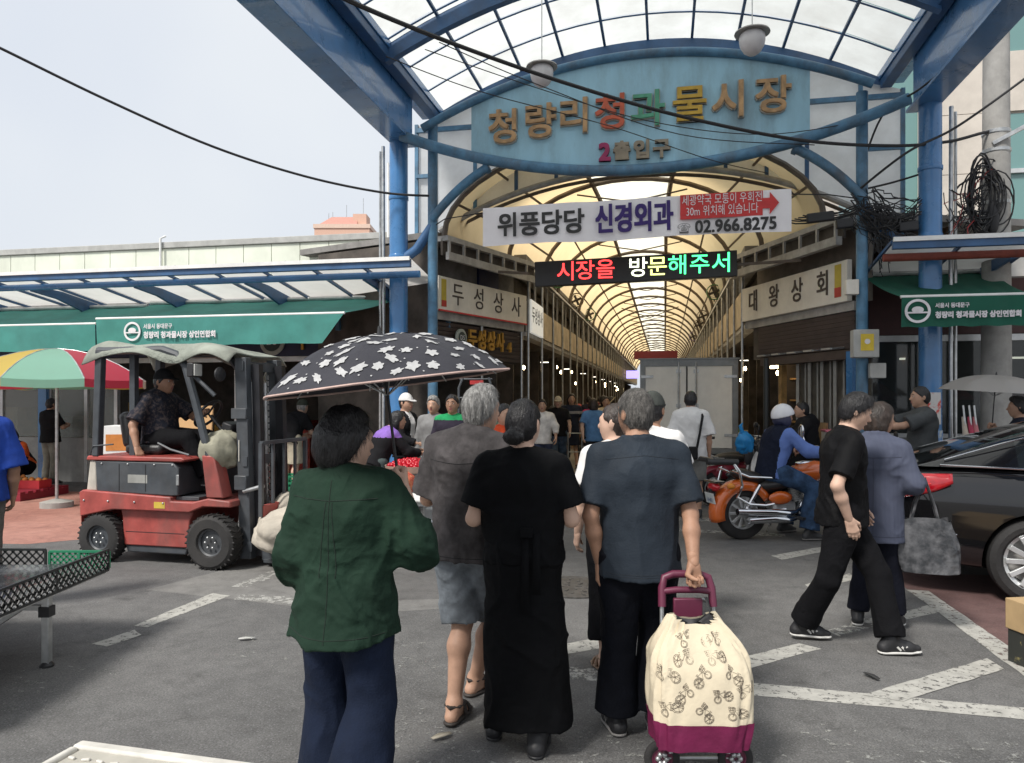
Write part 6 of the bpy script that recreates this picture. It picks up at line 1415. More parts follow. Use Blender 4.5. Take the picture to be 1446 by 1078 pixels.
# ---- white T-shirt man with cross body bag
W7 = (2.38, 10.0, 0); r7 = R(-8)
p7, J7, _ = person('man in white T-shirt with black cross body bag facing the white truck', W7, r7, 1.70, None, 1.12, 0.011,
    dict(mat=M_WHT, off=0.05, hem=0.80, sleeve=0.95, sw=0.045, amp=0.010), dict(mat=fabric('grey shorts', (0.18, 0.18, 0.17)), name='shorts', len=0.95, w=1.25, off=.02), ('sneaker', BLKSHOE, GREYS), ('short', HBLACK), SKIN)
bagm = fabric('black nylon', (0.015, 0.015, 0.016), rough=0.5)
cb = MB(); cb.box((-.06, -.215, .88), (.26, .08, .17)); cb.build('cross_body_bag', bagm, p7, bevel=0.02)
MB().tube([(.10, .1, 1.40), (.13, -.03, 1.425), (.14, -.14, 1.36), (.10, -.205, 1.15), (.06, -.215, .95)], 0.016, 6).build('bag_strap', bagm, p7)
# ---- people round the fruit stalls on the open side
BLK = fabric('black jersey', (0.014, 0.014, 0.016)); BEI = fabric('beige cotton', (0.46, 0.41, 0.32), var=0.1)
Wb = (-3.72, 12.6, 0)
pb, Jb, _ = person('man with black backpack, cap and beige shorts bending over a stall', Wb, R(-25), 1.70, dict(head=(0, .30, 1.45), neck=(0, .19, 1.33), chest=(0, .12, 1.18), shR=(.17, .16, 1.27), shL=(-.17, .16, 1.27), elR=(.2, .28, 1.02), wrR=(.14, .48, .95), elL=(-.2, .28, 1.02), wrL=(-.14, .48, .95)), 1.15, 0.013,
    dict(mat=BLK, sleeve=0.8), dict(mat=BEI, name='shorts', len=0.98, w=1.3, off=.025), ('sneaker', GREYS, GREYS), ('short', HGREY, 'cap', fabric('olive cap', (0.06, 0.07, 0.055))), SKIN3)
MB().sph((0, .0, 1.08), (.19, .13, .25)).build('backpack', fabric('backpack nylon', (0.018, 0.018, 0.02), bump=0.6, bscale=20), pb)
PURP = fabric('purple yoke cloth', (0.22, 0.12, 0.42))
def two(zc, m0, m1): return dict(mat=[m0, m1], mi=lambda c: (c[:, 2] > zc))
person('stall keeper in black top with purple shoulders leaning over fruit', (-1.62, 9.0, 0), R(-60), 1.6, dict(head=(0, .26, 1.33), neck=(0, .17, 1.22), chest=(0, .1, 1.08), shR=(.17, .15, 1.16), shL=(-.17, .15, 1.16), elR=(.2, .32, .95), wrR=(.12, .55, .92), elL=(-.2, .32, .95), wrL=(-.12, .55, .92)), 1.05, 0.012,
    dict(off=.03, sleeve=1.7, **two(1.13, BLK, PURP)), dict(mat=fabric('grey green trousers', (0.09, 0.12, 0.12))), ('sneaker', BLKSHOE, GREYS), ('bob', HBLACK), SKIN)
person('person in white hat and black jacket over a white shirt beside the fruit stall', (-1.44, 10.1, 0), R(-120), 1.66, dict(elR=(.22, .1, 1.06), wrR=(.12, .32, 1.0), elL=(-.22, .1, 1.06), wrL=(-.12, .32, 1.0)), 1.0, 0.012,
    dict(off=.035, sleeve=1.8, mat=[BLK, M_WHT], mi=lambda c: (np.abs(c[:, 0]) < 0.05) & (c[:, 1] > 0.03)), dict(mat=M_BLKT), ('sneaker', BLKSHOE, GREYS), ('short', HBLACK, 'cap', M_WHT), SKIN, face=True)
person('grey haired person in grey jacket with a lanyard behind the motorbikes', (-1.02, 9.8, 0), R(165), 1.63, None, 1.0, 0.013, dict(mat=fabric('mid grey jacket', (0.20, 0.20, 0.20)), sleeve=1.8), dict(mat=M_BLKT), ('sneaker', BLKSHOE, GREYS), ('thick', HGREY), SKIN, face=True)
person('man in dark shirt with bright green collar behind the charcoal shirted man', (-0.72, 9.1, 0), R(170), 1.65, None, 1.0, 0.013, dict(off=.03, sleeve=0.7, **two(1.335, fabric('dark striped shirt', (0.03, 0.025, 0.04)), fabric('bright green', (0.02, 0.28, 0.10)))), dict(mat=M_BLKT), ('sneaker', BLKSHOE, GREYS), ('short', HBLACK), SKIN2, face=True)
person('person in bright orange red vest between the shoppers', (-0.08, 7.3, 0), R(-150), 1.55, None, 1.1, 0.012, dict(mat=fabric('orange red cloth', (0.60, 0.075, 0.025)), sleeve=0.7, off=.04), dict(mat=M_BLKT), ('sneaker', BLKSHOE, GREYS), ('short', HBLACK), SKIN)
person('person in royal blue T-shirt standing behind the produce table', (-3.98, 5.55, 0), R(30), 1.72, dict(elR=(.25, -.03, 1.06), wrR=(.24, .06, .86)), 1.15, 0.010, dict(mat=fabric('royal blue cotton', (0.018, 0.055, 0.30), bump=0.4, bscale=18), off=.045, sleeve=0.95, sw=.04), dict(mat=fabric('grey trousers', (0.12, 0.11, 0.10))), ('sneaker', BLKSHOE, GREYS), ('short', HBLACK), SKIN2)
ORN = fabric('orange sleeve cloth', (0.62, 0.12, 0.03))
person('crouching fruit seller in black vest with orange sleeves', (-8.35, 12.7, 0), R(170), 1.62, dict(pel=(0, -.15, .45), hipR=(.1, -.12, .45), hipL=(-.1, -.12, .45), chest=(0, .05, .72), neck=(0, .12, .86), head=(0, .17, 1.0), shR=(.18, .1, .80), shL=(-.18, .1, .80), elR=(.27, .22, .62), wrR=(.22, .38, .45), elL=(-.27, .22, .62), wrL=(-.22, .38, .45), knR=(.2, .28, .55), knL=(-.2, .28, .55), anR=(.17, .1, .085), anL=(-.17, .1, .085)), 1.1, 0.014,
    dict(mat=[BLK, ORN], mi=lambda c: (np.abs(c[:, 0]) > 0.17), sleeve=0.8, hem=0.5), dict(mat=M_BLKT), ('sneaker', BLKSHOE, GREYS), ('bob', HBLACK), SKIN2, pitch=R(-25), face=True)
person('person in dark jacket and grey trousers browsing near the blue pilaster', (-8.55, 13.9, 0), R(-20), 1.60, dict(elR=(.22, .08, 1.05), wrR=(.1, .28, 1.08), elL=(-.22, .08, 1.05), wrL=(-.1, .28, 1.08)), 1.05, 0.015, dict(mat=BLK, sleeve=0.8, off=.04), dict(mat=fabric('stone trousers', (0.25, 0.24, 0.21))), ('sneaker', BLKSHOE, GREYS), ('short', HBLACK), SKIN)
# ---- crowd in the arcade
JEAN = fabric('blue jeans denim', (0.055, 0.085, 0.135), var=0.35, vscale=12); NAVY = fabric('navy cloth', (0.018, 0.022, 0.04)); PINKF = fabric('pink blouse', (0.55, 0.06, 0.16)); TEALF = fabric('teal blouse', (0.02, 0.13, 0.15))
walk = lambda f: dict(knR=(.09, .16*f, .50), anR=(.09, .17*f, .09), knL=(-.09, -.02*f, .48), anL=(-.09, -.24*f, .12), elR=(.24, -.10*f, 1.08), wrR=(.25, -.02, .86), elL=(-.24, .06*f, 1.08), wrL=(-.25, .16*f, .88))
person('man in beige cap and black polo walking out of the arcade in jeans', (0.97, 15.8, 0), R(175), 1.63, walk(1), 1.1, 0.014, dict(mat=BLK, sleeve=0.75, off=.035, collar=True), dict(mat=JEAN, len=1.7, w=1.25, wa=.085, off=.02), ('sandal', BLKSHOE), ('short', HSALT, 'cap', BEI), SKIN3, face=True)
person('person in navy dress with grey chest band behind the beige capped man', (1.32, 16.7, 0), R(185), 1.70, walk(-1), 1.0, 0.015, dict(off=.03, sleeve=0.6, mat=[NAVY, fabric('grey band', (0.25, 0.25, 0.27))], mi=lambda c: (c[:, 2] > 1.24) & (c[:, 2] < 1.30)), dict(mat=NAVY, kind='skirt', hem=.55, hr=.2, name='skirt'), ('sandal', BLKSHOE), ('bob', HBLACK), SKIN, face=True)
person('woman in black carrying a long stick through the arcade', (2.15, 17.6, 0), R(20), 1.66, walk(1), 1.0, 0.016, dict(mat=BLK, sleeve=1.5), dict(mat=M_BLKT), ('sneaker', BLKSHOE, GREYS), ('bob', HBLACK), SKIN)
person('person in teal blouse farther inside the arcade', (2.62, 19.8, 0), R(10), 1.64, walk(-1), 1.1, 0.016, dict(mat=TEALF, sleeve=0.9, off=.04), dict(mat=M_BLKT), ('sneaker', BLKSHOE, GREYS), ('bob', HBLACK), SKIN)
person('person in white cap and dark shirt behind the trolley man', (1.78, 12.0, 0), R(0), 1.61, walk(1), 1.0, 0.014, dict(mat=NAVY, sleeve=0.7), dict(mat=M_BLKT), ('sneaker', BLKSHOE, GREYS), ('short', HBLACK, 'cap', M_WHT), SKIN)
for x, y, a, c, lab in ((1.25, 20.5, 180, (0.16, 0.16, 0.17), 'shopper in plain grey shirt beyond the pink rider'), (2.3, 22.5, 0, (0.03, 0.03, 0.05), 'shopper in black deep inside the arcade near the shop bulbs'), (3.1, 25.0, 180, (0.3, 0.25, 0.2), 'shopper in brown jacket deep inside the arcade'), (3.3, 29.0, 0, (0.12, 0.02, 0.03), 'shopper in wine red shirt far along the arcade'), (4.3, 34.0, 180, (0.25, 0.27, 0.3), 'shopper in pale grey far along the arcade by the violet sign')):
    person(lab, (x, y, 0), R(a), 1.62+0.04*random.random(), walk(1), 1.05, 0.02, dict(mat=fabric('shopper %.1f' % y, c), sleeve=0.8), dict(mat=M_BLKT), ('sneaker', BLKSHOE, GREYS), ('short', HBLACK), SKIN)
for i_, (x, y, a, c, cb_, lab) in enumerate(((0.55, 13.6, 175, (.62, .60, .58), (.04, .05, .09), 'shopper in white blouse near the arcade mouth by the beige capped man'), (1.55, 14.3, 10, (.10, .22, .42), (.03, .03, .035), 'shopper in sky blue shirt walking into the arcade'), (0.30, 15.2, 160, (.45, .06, .07), (.05, .05, .06), 'shopper in red top beside the arcade posts'),
        (1.95, 15.6, 185, (.55, .45, .30), (.10, .10, .11), 'shopper in cream cardigan between the dark dressed walkers'), (2.55, 14.6, 0, (.30, .30, .34), (.02, .02, .03), 'shopper in light grey jacket close to the box truck'), (1.5, 18.6, 190, (.48, .36, .55), (.04, .04, .05), 'shopper in lilac blouse behind the pink rider'), (2.85, 22.0, 175, (.60, .58, .55), (.05, .05, .06), 'shopper in white shirt deep in the aisle'), (-0.35, 12.3, 150, (.20, .28, .20), (.05, .05, .05), 'shopper in sage green vest under the beige corner sign'), (2.2, 26.0, 180, (.50, .12, .10), (.05, .05, .06), 'shopper in coral top far along the aisle'))):
    person(lab, (x, y, 0), R(a), 1.58+.02*(i_ % 5), walk((-1)**i_), 1.03, 0.018, dict(mat=fabric('crowd top %d' % i_, c), sleeve=.8 if i_ % 2 else 1.6, off=.035), dict(mat=fabric('crowd trousers %d' % i_, cb_)), ('sneaker', BLKSHOE, GREYS), (('short', 'bob', 'thick')[i_ % 3], (HBLACK, HBROWN, HSALT)[i_ % 3]), (SKIN, SKIN3, SKIN2)[i_ % 3], face=90 < a < 270)
# ---- man pushing on handlebars behind the car, umbrella holder at the kerb
person('man in grey T-shirt gripping handlebars behind the black car', (4.78, 8.75, 0), R(82), 1.74, dict(elR=(.19, .27, 1.28), wrR=(.16, .50, 1.26), elL=(-.19, .27, 1.28), wrL=(-.16, .50, 1.26)), 1.08, 0.011, dict(mat=fabric('charcoal grey tee', (0.07, 0.075, 0.078), bump=.35, bscale=18), off=.04, sleeve=0.85, sw=.035), dict(mat=M_BLKT), ('sneaker', BLKSHOE, GREYS), ('short', HBLACK), SKIN, hands={'R': (V3(0, 1, 0), V3(0, 0, -1), .9), 'L': (V3(0, 1, 0), V3(0, 0, -1), .9)}, face=True)
W13 = (5.62, 8.3, 0)
person('dark haired person under the pale grey umbrella beyond the car', W13, R(60), 1.62, dict(elR=(.22, .12, 1.1), wrR=(.12, .22, 1.25)), 1.0, 0.012, dict(mat=NAVY, sleeve=1.6), dict(mat=M_BLKT), ('sneaker', BLKSHOE, GREYS), ('thick', HBLACK), SKIN, hands={'R': (V3(-.2, .8, .4), V3(-.95, -.25, 0), .85)})
# ================================================================ objects
def RZ(a): return Matrix.Rotation(a, 3, 'Z')
def loft(stations, m=0, closed=True):
    """stations: list of rings with the same number of points"""
    b = MB(); n = len(stations[0]); vs = [p for r_ in stations for p in r_]; k = len(stations)
    fs = [(i*n+j, i*n+(j+1) % n, (i+1)*n+(j+1) % n, (i+1)*n+j) for i in range(k-1) for j in range(n if closed else n-1)]
    b.add(vs, fs, m); return b
RUB = mat('tyre rubber', (0.022, 0.021, 0.021), rough=0.8, var=0.25, bump=0.3, bscale=60, dirt=0.25)
CHR = mat('chrome', (0.72, 0.73, 0.75), rough=0.12, metal=1.0, var=0.05)
DGREY = mat('dark grey enamel', (0.050, 0.057, 0.066), rough=0.5, var=0.25, vscale=6, dirt=0.4)
FRED = mat('faded red enamel', (0.33, 0.062, 0.052), rough=0.5, var=0.25, vscale=5, dirt=0.7)
BLKP = mat('black plastic', (0.02, 0.02, 0.022), rough=0.5, var=0.2)
VINYL = mat('black vinyl', (0.022, 0.021, 0.022), rough=0.45, bump=0.2, bscale=80)
def wheel(parent, c, r_, w, rim_m, hub_r=0.55, spokes=0, axis='y', tread=True, nm='wheel'):
    """wheel object at c (axis along local y) > tyre, rim, spokes"""
    b = MB(); Mx = Matrix.Rotation(R(90), 3, 'X'); rr = r_*hub_r
    b.lathe([(rr, -w/2*0.75), (rr*1.08, -w/2*0.95), (r_*0.86, -w/2), (r_*0.97, -w/2*0.78), (r_, -w/2*0.4), (r_, w/2*0.4), (r_*0.97, w/2*0.78), (r_*0.86, w/2), (rr*1.08, w/2*0.95), (rr, w/2*0.75), (rr*0.96, 0)], 40, c, Mx, ring=True)
    if tread:
        for k in range(28):
            a = 2*math.pi*k/28
            for s_ in (-1, 1): b.box(Vector(c)+Vector((r_*0.985*math.cos(a), s_*w*0.24, r_*0.985*math.sin(a))), (0.022, w*0.42, 0.012), rot=Matrix.Rotation(-a, 3, 'Y') @ Matrix.Rotation(s_*0.4, 3, 'X'))
    ty = b.build(nm, RUB, parent)
    d = MB().lathe([(rr*0.99, -w/2*0.72), (rr*0.99, w/2*0.72), (rr*0.88, w/2*0.6), (rr*0.84, w/2*0.2), (rr*0.84, -w/2*0.2), (rr*0.88, -w/2*0.6)], 36, c, Mx, ring=True)
    if not spokes: d.lathe([(rr*0.86, w*0.2), (rr*0.6, w*0.12), (rr*0.55, -w*0.30), (rr*0.3, -w*0.36), (0, -w*0.36)], 32, c, Mx); d.lathe([(rr*0.86, -w*0.2), (rr*0.62, -w*0.24), (rr*0.52, -w*0.34), (0.0, -w*0.34)], 32, c, Mx)
    d.build('rim', rim_m, ty)
    if not spokes:
        for k in range(6):
            a = k*math.pi/3; MB().sph(Vector(c)+Vector((rr*0.42*math.cos(a), -w*0.35, rr*0.42*math.sin(a))), 0.012, nu=8, nv=5).build('bolt', M_STEEL, ty)
    for k in range(spokes):
        a = 2*math.pi*k/spokes
        s_ = MB(); p = Vector(c)
        s_.bar(p+Vector((rr*0.1*math.cos(a), -w*0.30, rr*0.1*math.sin(a))), p+Vector((rr*0.93*math.cos(a), -w*0.36, rr*0.93*math.sin(a))), rr*0.17, 0.03, up=(0, 1, 0))
        s_.build('spoke', rim_m, ty, bevel=0.004)
    if spokes:
        MB().lathe([(rr*0.22, -w*0.2), (rr*0.22, -w*0.4), (rr*0.15, -w*0.43), (0, -w*0.43)], 20, c, Matrix.Rotation(R(90), 3, 'X') @ Matrix.Diagonal((1, 1, -1))).build('hub_cap', rim_m, ty)
        MB().lathe([(rr*0.82, -w*0.05), (0, -w*0.051)], 24, c, Mx).build('brake_disc', M_GREYST, ty)
    return ty
# ---------------------------------------------------------------- flowered umbrella
def umbrella(label, grip, axis, Ln, rad, ht, m_, flowers=0, rim_m=None, seed=1, spin=0.0, below=0.12, transl=False):
    ax = Vector(axis).normalized(); Q = ax.to_track_quat('Z', 'Y').to_matrix() @ RZ(spin)
    t = thing('umbrella', label, 'umbrella', grip)
    A = Vector((0, 0, Ln))
    def S(th, tt, off=0.0):
        a = ((th+math.pi/8) % (math.pi/4))-math.pi/8; pol = 1-(1-math.cos(math.pi/8)/math.cos(a))*0.75
        sc = 1-0.05*math.cos(4*a)**2*tt*0.0
        r_ = rad*(tt+0.06*math.sin(math.pi*tt))*pol*sc; z = -ht*tt**2.1 - off*0
        sag = 0.018*math.cos(a*4)*math.sin(math.pi*min(1, tt))
        p = Vector((r_*math.cos(th), r_*math.sin(th), z-sag*0.6))
        n = Vector((math.cos(th)*0.55*tt, math.sin(th)*0.55*tt, 1)).normalized()
        return Q @ (A+p+n*off)
    for k in range(8):
        t0 = (k-0.5)*math.pi/4+math.pi/8
        MB().grid(lambda u, v: S(t0+u*math.pi/4, 0.02+0.98*v), 9, 12).build('canopy_panel', m_, t, smooth=80)
        th = t0; MB().tube([S(th, 0.04+0.96*i/8, -0.008) for i in range(9)], 0.0028, 5).build('rib', M_STEEL, t)
        MB().tube([Q @ Vector((0, 0, Ln-0.24)), S(th, 0.5, -0.012)], 0.0025, 5).build('stretcher', M_STEEL, t)
    if rim_m:
        MB().tube([S(2*math.pi*i/96, 1.0) for i in range(97)], 0.0045, 5, cap=False).build('rim_trim', rim_m, t)
    if flowers:
        rn = random.Random(seed); b = MB(); pts = []
        tries = 0
        while len(pts) < flowers and tries < 6000:
            tries += 1; th = rn.random()*2*math.pi; tt = math.sqrt(rn.uniform(0.012, 0.94)); p = (tt*math.cos(th)*rad, tt*math.sin(th)*rad)
            if any((p[0]-q[0])**2+(p[1]-q[1])**2 < 0.060**2 for q in pts): continue
            pts.append(p)
        for p in pts:
            sz = rn.uniform(0.020, 0.031); ph = rn.random()*6; pet = rn.choice((5, 5, 6)); lob = rn.random()*6; st = rn.uniform(1.0, 1.7)
            ring = []
            for i in range(26):
                a = 2*math.pi*i/26; rr = sz*(0.78+0.17*math.cos(pet*a+ph)+0.09*math.sin(9*a+lob)+rn.uniform(-.08, .08))
                x, y = rr*math.cos(a)*st, rr*math.sin(a)/st; c_, s_ = math.cos(lob), math.sin(lob); ring.append((p[0]+x*c_-y*s_, p[1]+x*s_+y*c_))
            def mp(x, y): return S(math.atan2(y, x), min(0.985, math.hypot(x, y)/rad), 0.0035)
            o = len(b.v); inner = [(p[0]+(x-p[0])*.5, p[1]+(y-p[1])*.5) for x, y in ring]; n = len(ring)
            vs = [mp(*p)]+[mp(*q) for q in inner]+[mp(*q) for q in ring]
            b.add(vs, [(0, 1+i, 1+(i+1) % n) for i in range(n)]+[(1+i, 1+n+i, 1+n+(i+1) % n, 1+(i+1) % n) for i in range(n)])
        for i in range(flowers):
            th = rn.random()*2*math.pi; tt = math.sqrt(rn.uniform(.02, .95)); c0 = (tt*math.cos(th)*rad, tt*math.sin(th)*rad)
            b.add([S(math.atan2(c0[1]+dy, c0[0]+dx), min(.985, math.hypot(c0[0]+dx, c0[1]+dy)/rad), 0.003) for dx, dy in ((.004, 0), (0, .004), (-.004, 0), (0, -.004))], [(0, 1, 2, 3)])
        fo = b.build('flower_print', mat('white flower print', (0.40, 0.40, 0.40), rough=0.8, var=0.12, vscale=40), t, smooth=80); fo['kind'] = 'stuff'
    MB().tube([Q @ Vector((0, 0, -below)), Q @ Vector((0, 0, Ln+0.02))], 0.006, 8).build('shaft', BLKP, t)
    MB().tube([Q @ Vector((0, 0, -below-0.02)), Q @ Vector((0, 0, -below*0.3))], 0.012, 10).build('handle', BLKP, t)
    MB().tube([Q @ Vector((0, 0, Ln+0.0)), Q @ Vector((0, 0, Ln+0.035))], [0.012, 0.004], 8).build('ferrule', BLKP, t)
    return t
def toW(loc, rz, p): c, s_ = math.cos(rz), math.sin(rz); return Vector((loc[0]+p[0]*c-p[1]*s_, loc[1]+p[0]*s_+p[1]*c, loc[2]+p[2]))
g1 = toW(W1, r1, J1['wrR']+h1[0]*0.088+_unit(h1[1])*0.030)
umbrella('dark umbrella with white flower print held by the woman in green', g1, (-0.125, -0.01, 1), 0.545, 0.485, 0.195, fabric('charcoal umbrella cloth', (0.036, 0.036, 0.044), rough=0.6, var=0.1, bump=0.1, wrinkle=0), 105, fabric('pink binding', (0.50, 0.36, 0.32)), 4, 0.25)
J13 = toW(W13, R(60), (0.10, .26, 1.26))
umbrella('pale grey umbrella held up beyond the black car', (J13.x, J13.y, J13.z), (0.05, -.05, 1), 0.60, 0.58, 0.19, mat_translucent('grey umbrella cloth', (0.42, 0.40, 0.38), tr=0.35, dirt=0.1), 0, None, 2, 0.1)
# ---------------------------------------------------------------- shopping trolley
TX, TY = 0.79, 3.16
tr = thing('shopping_trolley', 'cream fabric shopping trolley with bicycle print and burgundy base', 'shopping trolley', (TX, TY, 0))
BURG = mat('burgundy plastic', (0.115, 0.018, 0.045), rough=0.45, var=0.1); BURGC = fabric('burgundy nylon', (0.13, 0.012, 0.05), rough=0.6, bump=0.4, bscale=25)
CREAM = fabric('cream canvas', (0.62, 0.54, 0.40), var=0.05, vscale=6, bump=0.45, bscale=18)
lean = lambda z: 0.23*z     # the whole frame leans towards the puller
def bag(u, v, off=0.0):
    """u round the bag, v bottom to top"""
    z = 0.155+0.49*v; a = 2*math.pi*u
    w = (0.190+0.022*math.sin(math.pi*min(1, v*1.15)))*(1 if v < 0.68 else 1-0.52*((v-0.68)/0.32)**1.5); d = (0.12+0.02*math.sin(math.pi*v))*(1 if v < 0.6 else 1-0.55*((v-0.6)/0.4)**1.5)
    ca, sa = math.cos(a), math.sin(a); e = 0.45
    x = w*math.copysign(abs(ca)**e, ca); y = d*math.copysign(abs(sa)**e, sa)
    cr = 0.006*math.sin(9*a+5*v)+0.005*math.sin(17*a-9*v+1)+0.016*max(0, v-0.62)*math.sin(22*a+2)*2
    f = 1+(cr+off)/max(w, d)
    return Vector((x*f+0.012*math.sin(v*3), y*f+lean(z)-0.02, z+0.012*math.sin(a*2+1)*v-0.05*max(0, v-.8)*(1-ca*ca)))
MB().grid(lambda u, v: bag(u, 0.19+0.81*v), 72, 34, wrap=True).build('bag', CREAM, tr, smooth=80)
MB().grid(lambda u, v: bag(u, 0.215*v, 0.004), 72, 10, wrap=True).add([bag(i/72, 0.0, 0.004) for i in range(72)], [tuple(range(71, -1, -1))]).build('bag_base', BURGC, tr, smooth=60)
MB().grid(lambda u, v: bag(u, 0.985, -0.012-0.05*v) - Vector((0, 0, .03*v)), 72, 3, wrap=True).build('drawstring_collar', M_CABLE, tr)
# bicycle prints wrapped on the bag
ink = mat('brown bicycle ink', (0.075, 0.055, 0.042), rough=0.9)
bp_ = MB(); rn = random.Random(5)
def circ(cx, cy, r_, n=14): return [(cx+r_*math.cos(2*math.pi*i/n), cy+r_*math.sin(2*math.pi*i/n)) for i in range(n+1)]
bike = [circ(-.020, 0, .0165), circ(-.020, 0, .013), circ(.021, -.002, .012), circ(.021, -.002, .009), [(-.02, 0), (-.008, .018), (.012, .016), (.0, 0), (-.02, 0)], [(-.008, .018), (0, 0)], [(.012, .016), (.021, -.002)], [(.012, .016), (.009, .026), (.016, .027)], [(-.012, .021), (-.003, .022)],
        [(.012, .028), (.030, .030), (.028, .014), (.016, .013), (.012, .028)], [(.014, .024), (.029, .025)], [(.0155, .019), (.028, .019)], [(.017, .028), (.018, .014)], [(.024, .029), (.024, .014)], [(-.036, -.004), (-.02, .004)]] + [[(-.02, 0), (-.02+.016*math.cos(k), .016*math.sin(k))] for k in (0.3, 1.4, 2.6, 3.8, 5.0)]
def front(x, v, off):
    """point of the bag's street side straight behind (x, v)"""
    w = abs(bag(0.0, v).x-bag(0.5, v).x)/2; q_ = max(-.97, min(.97, x/w)); ca = math.copysign(abs(q_)**(1/0.45), q_)
    return bag(1-math.acos(ca)/(2*math.pi), v, off)
for row_, v0 in enumerate((0.32, 0.46, 0.60, 0.74, 0.87)):
    xs_ = ((-.145, -.015, .125), (-.085, .06, .165), (-.15, -.02, .12), (-.09, .06), (-.055, .055))[row_]
    for x0 in xs_:
        x0 += rn.uniform(-.008, .008); sc = 1.25*rn.uniform(.95, 1.1); rot_ = rn.uniform(-.8, .8); fl = rn.choice((-1, 1)); vj = v0+rn.uniform(-.02, .02)
        for ln in bike:
            pts = []
            for x, y in ln:
                x *= fl*sc; y *= sc; pts.append(front(x0+x*math.cos(rot_)-y*math.sin(rot_), min(.96, vj+(x*math.sin(rot_)+y*math.cos(rot_))/0.49), 0.0022))
            bp_.tube(pts, 0.0008, 3, cap=False)
o = bp_.build('bicycle_print', ink, tr); o['kind'] = 'stuff'
for s_ in (-1, 1):
    x = s_*0.115
    MB().tube([(x*1.05, -0.02+lean(.10), .10), (x*1.02, 0.10+lean(.4), .42), (x, 0.065+lean(.72), .72)], 0.010, 8).build('frame_tube', M_STEEL, tr)
    wheel(tr, (s_*0.155, 0.02, 0.075), 0.075, 0.03, BURG, 0.6, tread=False)
    MB().tube([(s_*0.155, 0.02, .075), (s_*0.13, 0.02, 0.15)], 0.012, 8).build('wheel_fork', BURG, tr)
MB().tube([(-0.16, 0.02, .075), (0.16, 0.02, .075)], 0.008, 6).build('axle', M_STEEL, tr)
hy = lambda z: 0.065+lean(z)-0.0
MB().tube([(-.115, hy(.66), .66), (-.112, hy(.74), .74), (-.10, hy(.79), .785), (-.06, hy(.80), .80), (.06, hy(.80), .80), (.10, hy(.79), .785), (.112, hy(.74), .74), (.115, hy(.66), .66)], 0.018, 10).build('handle', BURG, tr)
MB().tube([(-.112, hy(.725), .725), (-.05, hy(.725)-.01, .735), (.05, hy(.725)-.01, .735), (.112, hy(.725), .725)], 0.015, 10).build('cross_bar', BURG, tr)
MB().bx(-.065, .065, hy(.64)-0.01, hy(.64)+0.015, .60, .70).build('handle_plate', BURG, tr, bevel=0.006)
for k in range(3): MB().tube([(.07+.004*k, hy(.66)-.03, .71), (.085, hy(.62)-.05, .66), (.075, hy(.6)-.05, .60)], 0.004, 5).build('cord', M_CABLE, tr)
# ---------------------------------------------------------------- tote bag on the arm
tb = toW(W11, r11, J11['elR']*0.45+J11['wrR']*0.55)
bt = thing('tote_bag', 'grey black printed tote bag hanging from the elbow', 'bag', (tb.x+.03, tb.y-.08, 0.40), R(-18))
TOTE = mat('photo print nylon', (0.03, 0.032, 0.036), rough=0.35, c2=(0.13, 0.13, 0.138), thr=(0.40, 0.72), vscale=13, bump=0.3, bscale=30, wrinkle=.35)
def tote(u, v):
    a = 2*math.pi*u; ca, sa = math.cos(a), math.sin(a); w = 0.185+0.02*math.sin(math.pi*v)-0.035*v; d = 0.055*(1-0.6*v)+0.02
    x = w*math.copysign(abs(ca)**.45, ca); y = d*math.copysign(abs(sa)**.6, sa); f = 1+0.03*math.sin(7*a+4*v)+0.02*math.sin(13*a-6*v)
    return (x*f+0.03*(1-v), y*f, 0.02+0.36*v+0.012*math.sin(3*a)*v+(0.02*abs(ca)**3 if v < .1 else 0))
MB().grid(tote, 48, 18, wrap=True).add([tote(i/48, 0) for i in range(48)], [tuple(range(47, -1, -1))]).build('bag_body', TOTE, bt, smooth=60)
for s_ in (-1, 1):
    MB().tube([(-.09, s_*.02, .33), (-.06, s_*.03, .48), (0.0, s_*.03, tb.z-.40+.05), (.06, s_*.03, .46), (.09, s_*.02, .33)], 0.009, 6).build('strap', TOTE, bt)
# ---------------------------------------------------------------- forklift
fh = R(-14); FC = (-3.31, 7.60, 0)
fk = thing('forklift', 'worn red and dark grey electric forklift with canvas roof cover', 'forklift', FC, fh)
for s_ in (-1, 1):
    wheel(fk, (0.65, s_*0.43, 0.255), 0.255, 0.19, DGREY, 0.5); wheel(fk, (-0.62, s_*0.40, 0.235), 0.235, 0.16, DGREY, 0.5)
def side_prism(name, poly, y0, y1, m_, bev=0.012): return MB().prism([(x, z) for x, z in poly], y1-y0, Matrix(((1, 0, 0, 0), (0, 0, 1, y0), (0, 1, 0, 0), (0, 0, 0, 1))) ).build(name, m_, fk, bevel=bev)
side_prism('chassis', [(-.38, .17), (.33, .17), (.36, .44), (.40, .52), (-.42, .52), (-.40, .44)], -.40, .40, FRED)
side_prism('side_rail', [(-.83, .44), (-.84, .68), (-.80, .70), (.20, .66), (.20, .62), (.44, .62), (.60, .66), (.84, .64), (.84, .58), (.55, .58), (.40, .52), (-.45, .52), (-.55, .50)], -.47, .47, FRED)
side_prism('counterweight', [(-.86, .30), (-.88, .62), (-.84, .68), (-.70, .68), (-.70, .5), (-.86, .5)], -.42, .42, FRED)
side_prism('under_tray', [(-.36, .10), (.30, .10), (.32, .168), (-.38, .168)], -.38, .38, DGREY)
side_prism('battery_box', [(-.66, .685), (.18, .665), (.26, .67), (.26, .93), (.20, .985), (-.68, .985)], -.44, .44, DGREY)
side_prism('tail_corner', [(-.79, .69), (-.665, .69), (-.685, .985), (-.75, .985)], -.43, .43, mat('chipped cream enamel', (0.50, 0.46, 0.40), rough=0.6, dirt=0.6))
